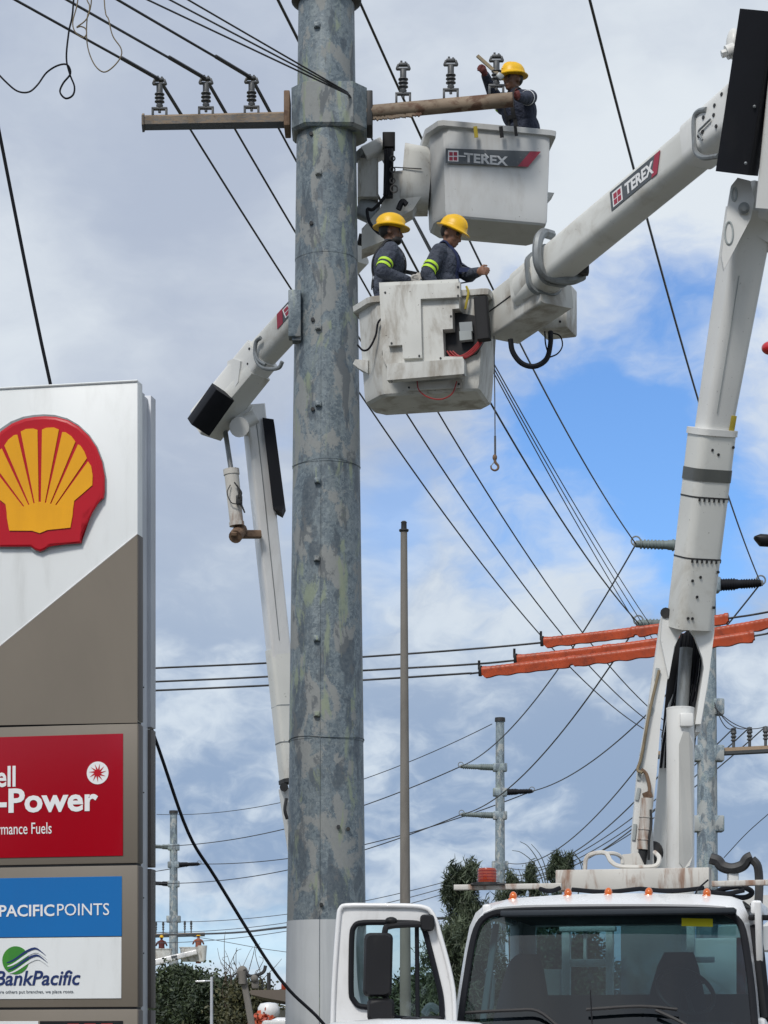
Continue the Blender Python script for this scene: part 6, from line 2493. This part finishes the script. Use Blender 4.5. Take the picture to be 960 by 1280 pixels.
# worker in the upper bucket
pcx = Vector(((661 - 480) / F * 25.56, 25.56, fz0 + 0.065))
Cq = person('worker in navy jacket and gloves wrenching an insulator, alone in the upper bucket', pcx, (-0.72, -0.69), 0.40, 0.14,
            at(601, 84, 24.95), at(645, 121, 24.72), -0.15, 0.05, navy_cloth, skin_a, (glove_red, glove_red), curl=(1.1, 1.1), elbow_r=(-0.6, 0.3, -0.3), elbow_l=(0.8, -0.2, -0.7), grip=((0.3, -0.3, 0.9), (-0.4, 0, 0.9)), beard=False, knee=(-1, 0.15, 0))
arm_band(Cq[0], Cq[3][-1], Cq[4], 0.1, 0.24, hi_vis)
arm_band(Cq[0], Cq[3][1], Cq[4], 0.50, 0.62, ink_white)
harness(Cq, strap_black, True, hi_vis, 1.04)
# wrench held over the insulator
wr = thing('lever_wrench', 'tan lever bar held between the raised hand and the rusty crossarm', 'wrench', at(613, 85, 24.8))
bm = BM()
beam(bm, at(597, 70, 24.86), at(624, 94, 24.72), (0.035, 0.022), r=0.006, hint=(0, -1, 0))
obj('bar', bm, rope_mat, wr)
bm = BM()
box(bm, at(625, 95.5, 24.71), (0.07, 0.04, 0.06), Matrix.Rotation(0.7, 3, 'Y'), 0.012)
obj('jaw', bm, grey_metal, wr)
# straps hanging over the rim of the upper bucket
for px, l_, m_, w_ in ((594, 14, strap_yellow, 0.02), (626, 14, strap_black, 0.02), (644, 12, strap_black, 0.016)):
    bm = BM()
    q0, q1 = ff(px, 158, 0.075), ff(px + 1.5, 158 + l_, 0.06)
    beam(bm, q0, q1, (w_ * 2, 0.012), r=0.004, hint=-FV)
    lb = {594: 'yellow', 626: 'longer black', 644: 'shorter black'}[px]
    tag(obj('strap_end', bm, m_, None), lb + ' strap end hanging over the rim of the upper bucket', 'strap', 'straps over the upper bucket rim')

# ================================================================ trees and bushes
def leaves_obj(name, P, D, L, W, shade, m, parent, droop=0.0, seed=0):
    """thousands of small leaf blades: P centres, D directions, L lengths, W widths"""
    rng = np.random.default_rng(seed)
    n = len(P)
    D = D / np.linalg.norm(D, axis=1)[:, None]
    rnd = rng.normal(size=(n, 3))
    S_ = np.cross(D, rnd)
    S_ /= np.linalg.norm(S_, axis=1)[:, None]
    a = P - D * (L / 2)[:, None]
    b = P + D * (L / 2)[:, None]
    mid = P + S_ * 0
    v = np.stack([a, mid - S_ * (W / 2)[:, None], b, mid + S_ * (W / 2)[:, None]], axis=1).reshape(-1, 3)
    minv = np.array(rootm(parent).inverted())
    v = v @ minv[:3, :3].T + minv[:3, 3]
    me = bpy.data.meshes.new(name)
    me.vertices.add(4 * n)
    me.vertices.foreach_set('co', v.ravel())
    me.loops.add(4 * n)
    me.loops.foreach_set('vertex_index', np.arange(4 * n, dtype=np.int32))
    me.polygons.add(n)
    me.polygons.foreach_set('loop_start', np.arange(0, 4 * n, 4, dtype=np.int32))
    me.polygons.foreach_set('loop_total', np.full(n, 4, dtype=np.int32))
    at_ = me.attributes.new('shade', 'FLOAT', 'FACE')
    at_.data.foreach_set('value', shade.astype(np.float32))
    me.update()
    me.validate()
    me.materials.append(m)
    o = bpy.data.objects.new(name, me)
    COL.objects.link(o)
    o.parent = parent
    return o


def make_tree(name, label, base, height, spread, m, seed, kind='casuarina', n_leaf=14000, n_limb=26, lean=0.0, cat='tree', group='trees behind the trucks', leaf=1.0):
    rng = np.random.default_rng(seed)
    base = Vector(base)
    t = thing(name, label, cat, base, group=group)
    bm = BM()
    trunk = [base + Vector((lean * (k / 8) ** 2 + 0.08 * math.sin(k * 1.3 + seed), 0.06 * math.cos(k + seed), height * 0.88 * k / 8)) for k in range(9)]
    tube(bm, trunk, 0.03 * height, 8, 0.008)
    obj('trunk', bm, bark, t)
    bm = BM()
    pts, dirs, sh = [], [], []
    cl = []
    for i in range(n_limb):
        f = 0.16 + 0.84 * rng.random() ** (0.8)
        o_ = trunk[0].lerp(trunk[-1], f)
        k = f * 8
        j = min(7, int(k))
        o_ = trunk[j].lerp(trunk[j + 1], k - j)
        a = rng.random() * 2 * math.pi
        if kind == 'casuarina':
            ln = spread * (1.05 - 0.75 * f) * (0.6 + 0.7 * rng.random())
            rise = 0.5 + 0.9 * rng.random()
        else:
            ln = spread * (0.55 + 0.5 * rng.random()) * math.sqrt(max(0.12, 1 - (2 * f - 1.05) ** 2))
            rise = 0.2 + 0.8 * rng.random()
        dr = Vector((math.cos(a), math.sin(a), rise)).normalized()
        e_ = o_ + dr * ln
        mid = (o_ + e_) / 2 + Vector((0, 0, 0.08 * ln))
        path = catmull([o_, mid, e_ + Vector((0, 0, -0.06 * ln))], 4)
        tube(bm, path, 0.010 * height * (1.1 - f), 5, 0.004)
        cl.append((path, ln))
    obj('limbs', bm, bark, t)
    per = n_leaf // n_limb
    tw_ = []
    for path, ln in cl:
        # leaf tufts along the outer two thirds of each limb; each tuft has its own tone
        nt = 9
        for q in range(nt):
            f = 0.25 + 0.8 * (q + rng.random()) / nt
            i = min(len(path) - 2, int(f * (len(path) - 1)))
            c = path[i].lerp(path[i + 1], min(1.2, f * (len(path) - 1) - i))
            c = np.array(c) + rng.normal(size=3) * 0.10 * ln
            tone = np.clip(0.5 + 0.30 * rng.normal(), 0, 1)
            m_ = per // nt
            if kind == 'casuarina':
                pp = c + rng.normal(size=(m_, 3)) * np.array([0.09, 0.09, 0.17]) * (0.5 + 0.35 * ln)
                dd = rng.normal(size=(m_, 3)) * 0.5 + np.array([0.25, 0, 0.55 if rng.random() < 0.5 else -0.6])
            else:
                pp = c + rng.normal(size=(m_, 3)) * 0.17 * (0.6 + 0.4 * ln)
                dd = rng.normal(size=(m_, 3))
            pts.append(pp)
            dirs.append(dd)
            sh.append(np.clip(tone + 0.18 * rng.normal(size=m_), 0, 1))
    P = np.concatenate(pts)
    D = np.concatenate(dirs)
    Sh = np.concatenate(sh)
    n = len(P)
    if kind == 'casuarina':
        L = 0.16 + 0.16 * rng.random(n)
        W = 0.022 + 0.02 * rng.random(n)
    else:
        L = (0.09 + 0.12 * rng.random(n)) * leaf
        W = (0.05 + 0.06 * rng.random(n)) * leaf
    leaves_obj('crown', P, D, L, W, Sh, m, t, seed=seed)
    return t


def gp(px, Y):
    p = at(px, HZ, Y)
    return Vector((p.x, p.y, 0))


make_tree('casuarina_tree', 'dark feathery tree behind the red beacon, tallest beside the cab roof', gp(594, 62), 6.9, 2.2, fol_dark, 3, n_leaf=20000, n_limb=44, lean=-0.3)
make_tree('casuarina_tree', 'dark feathery tree filling the gap between open door and cab', gp(572, 58), 5.0, 2.1, fol_dark, 11, n_leaf=22000, n_limb=44)
make_tree('casuarina_tree', 'slim pointed conifer top just right of the beacon pole', gp(664, 75), 8.3, 1.0, fol_dark, 21, n_leaf=9000, n_limb=26)
make_tree('casuarina_tree', 'wispy dark tree top left of the rusty head beam', gp(692, 70), 8.3, 1.2, fol_dark, 31, n_leaf=9000, n_limb=22, lean=0.2)
make_tree('casuarina_tree', 'small pointed tree top between beacon pole and beacon', gp(641, 80), 8.5, 1.1, fol_dark, 41, n_leaf=7000, n_limb=20)
make_tree('broadleaf_tree', 'dark green tree glimpsed through the cab rear window', gp(700, 66), 5.0, 2.4, fol_bush, 15, 'bush', n_leaf=20000, n_limb=40)
make_tree('broadleaf_tree', 'dense dark green tree at the bottom left beside the distant pole', gp(232, 92), 5.4, 2.3, fol_bush, 5, 'bush', n_leaf=30000, n_limb=46, group='trees left of the big pole')
make_tree('broadleaf_tree', 'dark green bushy tree behind the small street lamp', gp(275, 88), 4.6, 2.2, fol_bush, 6, 'bush', n_leaf=30000, n_limb=46, group='trees left of the big pole')
make_tree('broadleaf_tree', 'pale olive bushy tree with bare twigs left of the brown canopy', gp(318, 84), 4.4, 1.8, fol_dry, 7, 'bush', n_leaf=16000, n_limb=40, group='trees left of the big pole')
make_tree('broadleaf_tree', 'dark tree half hidden by the fuel sign', gp(192, 96), 5.0, 2.3, fol_bush, 8, 'bush', n_leaf=24000, n_limb=40, group='trees left of the big pole')
make_tree('broadleaf_tree', 'green tree seen through the window of the open door', gp(478, 70), 3.6, 2.2, fol_bush, 9, 'bush', n_leaf=24000, n_limb=40, group='trees left of the big pole')
make_tree('broadleaf_tree', 'green tree at the right inside the open door window', gp(536, 66), 3.9, 1.9, fol_bush, 10, 'bush', n_leaf=22000, n_limb=40, group='trees left of the big pole')
make_tree('flowering_shrub', 'orange flowering shrub under the brown canopy', gp(329, 56), 2.95, 0.3, fol_orange, 12, 'bush', n_leaf=2000, n_limb=18, cat='shrub', group='shrubs')
for i, (px, Y, h, sp, lb) in enumerate(((215, 70, 2.5, 1.0, 'low olive shrub at the foot of the distant pole'), (250, 70, 2.6, 1.0, 'low olive shrub left of the small street lamp'), (285, 70, 2.45, 1.0, 'low olive shrub right of the small street lamp'))):
    make_tree('shrub', lb, gp(px, Y), h, sp, fol_dry, 50 + i, 'bush', n_leaf=8000, n_limb=24, cat='shrub', group='shrubs')
# bare twigs above the left trees
tw = thing('bare_tree', 'bare twiggy tree rising above the bushes left of the big pole', 'tree', gp(288, 86))
bm = BM()
random.seed(8)
b0 = gp(288, 86)
tube(bm, [b0, b0 + UP * 2.6], 0.06, 6, 0.03)
for k in range(26):
    p = at(278 + random.random() * 50, 1258 - random.random() * 40, 86)
    q = p + Vector((random.uniform(-0.5, 0.5), random.uniform(-0.3, 0.3), random.uniform(0.4, 1.2)))
    q2 = q + Vector((random.uniform(-0.25, 0.25), 0, random.uniform(0.1, 0.5)))
    tube(bm, catmull([Vector((b0.x, b0.y, 2.5)).lerp(p, 0.6), p, q, q2], 3), 0.018, 4, 0.006)
obj('twigs', bm, bark, tw)
# long arching reed stems right of the beacon
rd = thing('reed_clump', 'thin arching stems between beacon and head beam', 'plant', gp(684, 60))
for k, pts in enumerate(([(684, 1135), (681, 1100), (672, 1075), (660, 1058), (650, 1052)], [(682, 1135), (679, 1104), (668, 1080), (652, 1066), (640, 1063)], [(686, 1135), (683, 1092), (676, 1070), (664, 1055)], [(722, 1120), (728, 1095), (724, 1075), (714, 1062)], [(656, 1120), (652, 1098), (648, 1086)], [(735, 1110), (728, 1080), (715, 1066)])):
    bm = BM()
    tube(bm, catmull([at(px, py, 60 + 0.2 * k) for px, py in pts], 5), 0.016, 5, 0.006)
    obj('stem', bm, fol_dry, rd)

# ================================================================ small things at lower left
# thin street lamp
sl_ = thing('street_lamp', 'thin pale street lamp with a short arm in front of the dark bushes', 'street lamp', gp(264.5, 78))
bm = BM()
cyl(bm, gp(264.5, 78), at(264.5, 1221, 78), 0.06, 0.045, n=10)
beam(bm, at(264.5, 1226, 78), at(254, 1226.5, 78), (0.05, 0.05), r=0.02)
obj('post', bm, sign_grey, sl_)
bm = BM()
beam(bm, at(256, 1226.5, 78), at(244.5, 1226.8, 78), (0.16, 0.07), (0.1, 0.05), r=0.02)
obj('lamp_head', bm, cab_white, sl_)
# truck boom rest with hook shaped cradle
br = thing('boom_rest', 'leaning rusty post with a hooked cradle beside the pole base', 'boom rest', gp(318, 31))
bm = BM()
beam(bm, at(325, 1340, 31), at(303.5, 1218, 31), (0.09, 0.09), (0.07, 0.08), r=0.02)
obj('post', bm, concrete, br)
bm = BM()
ell(bm, at(303, 1216, 31), (0.075, 0.07, 0.09))
cyl(bm, at(303, 1230, 30.95), at(303, 1214, 30.95), 0.05, n=10)
obj('head', bm, concrete, br)
bm = BM()
hose(bm, [at(305, 1212, 30.95), at(312, 1220, 30.95), at(324, 1218, 30.95), at(330, 1214, 30.95), at(332, 1207, 30.95)], 0.022, 7)
hose(bm, [at(296, 1216, 30.95), at(292, 1219, 30.95), at(287, 1225, 30.95)], 0.012, 6)
hose(bm, [at(322, 1220, 30.95), at(328, 1226, 30.95), at(328, 1236, 30.95)], 0.012, 6)
obj('cradle', bm, dark_metal, br)
bm = BM()
ell(bm, at(318, 1223, 30.95), (0.05, 0.05, 0.05))
box(bm, at(319, 1230, 31), (0.09, 0.1, 0.12), bev=0.02)
obj('roller', bm, concrete, br)
# low building with brown canopy behind the pole base
sb = thing('shop_building', 'low pale building with a flat brown canopy showing left of the pole base', 'building', gp(385, 64))
s64 = 64 / F
bm = BM()
x0, x1 = at(344, HZ, 64).x, at(440, HZ, 64).x
box(bm, ((x0 + x1) / 2, 65.6, 1.5), (x1 - x0, 3, 3.0), bev=0.02)
obj('wall', bm, wall_cream, sb)
bm = BM()
prism(bm, [at(313, 1237.5, 62), at(445, 1236, 62), at(445, 1253, 62), at(357, 1252, 62), at(330, 1247, 62), at(313, 1243, 62)], (0, 5, 0))
obj('canopy', bm, roof_brown, sb, 0)
bm = BM()
box(bm, (at(347, HZ, 64).x, 64.0, 1.9), (0.22, 0.08, 1.6))
obj('window', bm, far_glass, sb)
bm = BM()
cyl(bm, at(336, 1237, 63), at(336, 1216, 63), 0.05, n=8)
box(bm, at(337.5, 1225, 63), (0.1, 0.06, 0.05))
obj('vent_pipe', bm, dark_metal, sb)
bm = BM()
box(bm, at(355.5, 1233, 63), (0.16, 0.2, 0.2), bev=0.04)
obj('red_lamp', bm, red_lens, sb)
# white round tank
tk = thing('water_tank', 'small white rounded tank beside the pale building', 'tank', gp(336, 58))
bm = BM()
lathe(bm, [(0.05, 1.0), (0.1, 1.0), (0.1, CAM.z + 1.1), (0.22, CAM.z + 1.12), (0.26, CAM.z + 1.2), (0.26, CAM.z + 1.32), (0.2, CAM.z + 1.42), (0.05, CAM.z + 1.45)], gp(336, 58), n=18)
obj('shell', bm, cab_white, tk)
bm = BM()
cyl(bm, gp(336, 58), gp(336, 58) + UP * 1.1, 0.06, n=8)
obj('stand', bm, grey_metal, tk)

# ================================================================ tiny third bucket truck by the distant pole
t3 = thing('bucket_truck', 'tiny distant white bucket truck with raised arm beside the distant pole', 'truck', gp(200, 147))
g_ = gp(185, 147)
bm = BM()
box(bm, (g_.x, 147, 1.5), (2.2, 6, 1.6), bev=0.1)
obj('utility_body', bm, white_paint, t3)
bm = BM()
box(bm, (g_.x, 143, 1.6), (2.1, 1.8, 2.0), bev=0.2)
obj('cab_shell', bm, cab_white, t3)
for x in (-1, 1):
    for y in (143, 149):
        bm = BM()
        cyl(bm, (g_.x + x - .13, y, .48), (g_.x + x + .13, y, .48), 0.48, n=14)
        obj('wheel', bm, black_rubber, t3)
bm = BM()
tube(bm, [at(178, 1325, 147), at(170, 1212, 146)], 0.35, 8, 0.22)
obj('lower_arm', bm, white_paint, t3)
bm = BM()
beam(bm, at(170, 1209, 145.6), at(246, 1190, 145.6), (0.3, 0.42), (0.25, 0.32), r=0.08)
ua = obj('upper_arm', bm, cab_white, t3)
bm = BM()
beam(bm, at(214, 1196.6, 145.42), at(221, 1194.8, 145.42), (0.02, 0.14), r=0.005)
obj('decal', bm, decal_grey, ua)
bm = BM()
cyl(bm, at(253, 1182, 145.4), at(253, 1202, 145.4), 0.28, 0.2, n=12)
obj('tip_housing', bm, fiberglass, t3)
def tub(name, px0, px1, py0, py1, parent):
    bm = BM()
    bucket_shell(bm, Vector((at((px0 + px1) / 2, HZ, 146.2).x, 146.2, 0)), Vector((1, 0, 0)), Vector((0, 1, 0)), (px1 - px0) / 2 / F * 146, 0.4, CAM.z + (HZ - py1) / F * 146.2, CAM.z + (HZ - py0) / F * 146.2, ch=(0.15, 0.2))
    return obj(name, bm, fiberglass, parent, 30)
tub('bucket', 226, 256, 1184, 1202, t3)
tub('bucket', 192, 214, 1186, 1200, t3)


def tiny_person(label, px, py_top, Y, vest):
    z = CAM.z + (HZ - py_top) / F * Y
    p = Vector((at(px, HZ, Y).x, Y, z - 1.72))
    t = thing('person', label, 'person', p, group='far workers in the distant bucket truck')
    bm = BM()
    rings = []
    for zz, rx, ry in ((0.0, .16, .12), (.5, .17, .13), (.95, .19, .14), (1.15, .17, .13), (1.4, .23, .14), (1.47, .1, .08), (1.52, .06, .06), (1.58, .09, .1), (1.66, .09, .1), (1.72, .03, .03)):
        rings.append([p + Vector((rx * math.cos(a), ry * math.sin(a), zz)) for a in np.linspace(0, 2 * math.pi, 13)[:-1]])
    loft(bm, rings)
    for s in (-1, 1):
        tube(bm, [p + Vector((s * .2, 0, 1.38)), p + Vector((s * .32, -.1, 1.15)), p + Vector((s * .25, -.3, 1.3))], 0.055, 8, 0.035)
    obj('body', bm, vest, t)
    bm = BM()
    lathe(bm, [(0.16, 1.63), (0.12, 1.65), (0.10, 1.74), (0.03, 1.78)], p, n=12)
    obj('hard_hat', bm, hat_yellow, t)


vest = weathered('orange_vest', (0.28, 0.09, 0.05), (0.08, 0.05, 0.05), 0.8, scale=9.0)
tiny_person('tiny far worker in an orange vest in the right distant bucket', 248, 1168, 146.1, vest)
tiny_person('tiny far worker in a dark jacket in the left distant bucket', 202, 1170, 146.1, glove_red)

# ================================================================ right edge: lamp head and red marker ball
lamp = thing('street_lamp', 'dark street lamp head reaching in at the right edge', 'street lamp', gp(1040, 40))
bm = BM()
cyl(bm, gp(1040, 40), at(1040, 640, 40), 0.11, 0.07, n=12)
tube(bm, catmull([at(1040, 660, 40), at(1010, 668, 40), at(965, 675, 40)], 4), 0.04, 8)
obj('post', bm, galv, lamp)
bm = BM()
rings = []
for px, hw_, hh in ((975, .07, .06), (962, .12, .085), (950, .13, .085), (944, .10, .03), (942.5, .06, .015)):
    c = at(px, 673.5 - (975 - px) * 0.06, 40)
    rings.append([c + Vector((0, hw_ * math.cos(a), -hh * 0.3 + hh * math.sin(a) * (1 if math.sin(a) > 0 else 1.4))) for a in np.linspace(0, 2 * math.pi, 13)[:-1]])
loft(bm, rings)
obj('lamp_head', bm, black_plastic, lamp)
ball = thing('marker_ball', 'red rounded marker cut off by the right edge of the picture', 'marker', at(963, 435, 38))
bm = BM()
c = at(963.5, 435, 38)
ell(bm, c, (0.145, 0.13, 0.105), None, 20, 14)
obj('shell', bm, weathered('marker_red', (0.5, 0.012, 0.02), (0.35, 0.01, 0.015), 0.4, rough=0.25, bmp=0, coat=0.5), ball)
bm = BM()
cyl(bm, c + Vector((0.02, 0, 0.08)), c + Vector((0.04, 0, 0.16)), 0.03, n=8)
obj('clamp', bm, dark_metal, ball)
wire('service_wire', sagline(at(962.5, 429.5, 38) + Vector((0.04, 0, 0.1)), at(1300, 380, 30), 0.05), 0.012, 'short wire carrying the red marker beyond the right edge')

# ================================================================ white car, only its roof reaches the bottom edge
car = thing('parked_car', 'white car of which only the roof edge shows below the open truck door', 'car', gp(508, 15.6))
cb = gp(508, 15.6)
bm = BM()
rings = []
for y, hw_, z0, z1 in ((-2.0, .70, .35, .95), (-1.9, .80, .3, 1.05), (-0.9, .82, .28, 1.12), (0.6, .82, .28, 1.12), (1.6, .82, .28, 1.12), (1.9, .78, .3, 1.1), (2.0, .68, .35, 1.0)):
    rings.append([cb + Vector((x, y + 0.4, z)) for x, z in ((-hw_, z0), (-hw_ - .02, (z0 + z1) / 2), (-hw_ + .04, z1), (hw_ - .04, z1), (hw_ + .02, (z0 + z1) / 2), (hw_, z0))])
loft(bm, rings)
obj('car_body', bm, cab_white, car, 50)
bm = BM()
rings = []
ztop = CAM.z + (HZ - 1273.5) / F * 16.15
for y, hw_, zz in ((-1.0, .70, 1.14), (-0.35, .62, ztop - 0.12), (-0.1, .60, ztop - 0.02), (0.4, .60, ztop), (1.3, .60, ztop - 0.01), (1.6, .62, ztop - 0.14), (1.95, .70, 1.14)):
    rings.append([cb + Vector((x, y + 0.1, z)) for x, z in ((-hw_ - .1, 1.08), (-hw_ - .02, max(1.09, zz - .09)), (-hw_ + .12, max(1.095, zz - .025)), (-hw_ * .3, zz), (hw_ * .3, zz), (hw_ - .12, max(1.095, zz - .025)), (hw_ + .02, max(1.09, zz - .09)), (hw_ + .1, 1.08))])
loft(bm, rings)
obj('roof', bm, cab_white, car, 50)
bm = BM()
for s in (-1, 1):
    box(bm, cb + Vector((s * 0.735, 0.55, 1.42)), (0.02, 1.7, 0.34), Matrix.Rotation(-s * 0.2, 3, 'Y'), 0.005)
box(bm, cb + Vector((0, -0.66, 1.45)), (1.2, 0.02, 0.5), Matrix.Rotation(-0.85, 3, 'X'), 0.005)
obj('window', bm, far_glass, car)
for s in (-1, 1):
    for y in (-1.0, 1.7):
        bm = BM()
        cyl(bm, cb + Vector((s * .74 - .1, y, .32)), cb + Vector((s * .74 + .1, y, .32)), 0.32, n=22)
        obj('wheel', bm, black_rubber, car)
bm = BM()
c = at(514, 1275.5, 16.0)
ell(bm, c, (0.075, 0.12, 0.026))
obj('roof_pod', bm, black_plastic, car)

# ================================================================ trees behind the photographer, seen only as reflections in the sign and glass
for i, (x, y, h) in enumerate(((-30, -22, 11), (-23, -26, 12.5), (-16, -24, 10.5), (-9, -27, 11.5), (-37, -18, 10.5))):
    make_tree('broadleaf_tree', ('first', 'second', 'third', 'fourth', 'fifth')[i] + ' roadside tree behind the viewer, mirrored dark in the red sign panel', (x, y, 0), h, 4.6, fol_bush, 70 + i, 'bush', n_leaf=9000, n_limb=40, group='roadside trees behind the viewer', leaf=3.5)
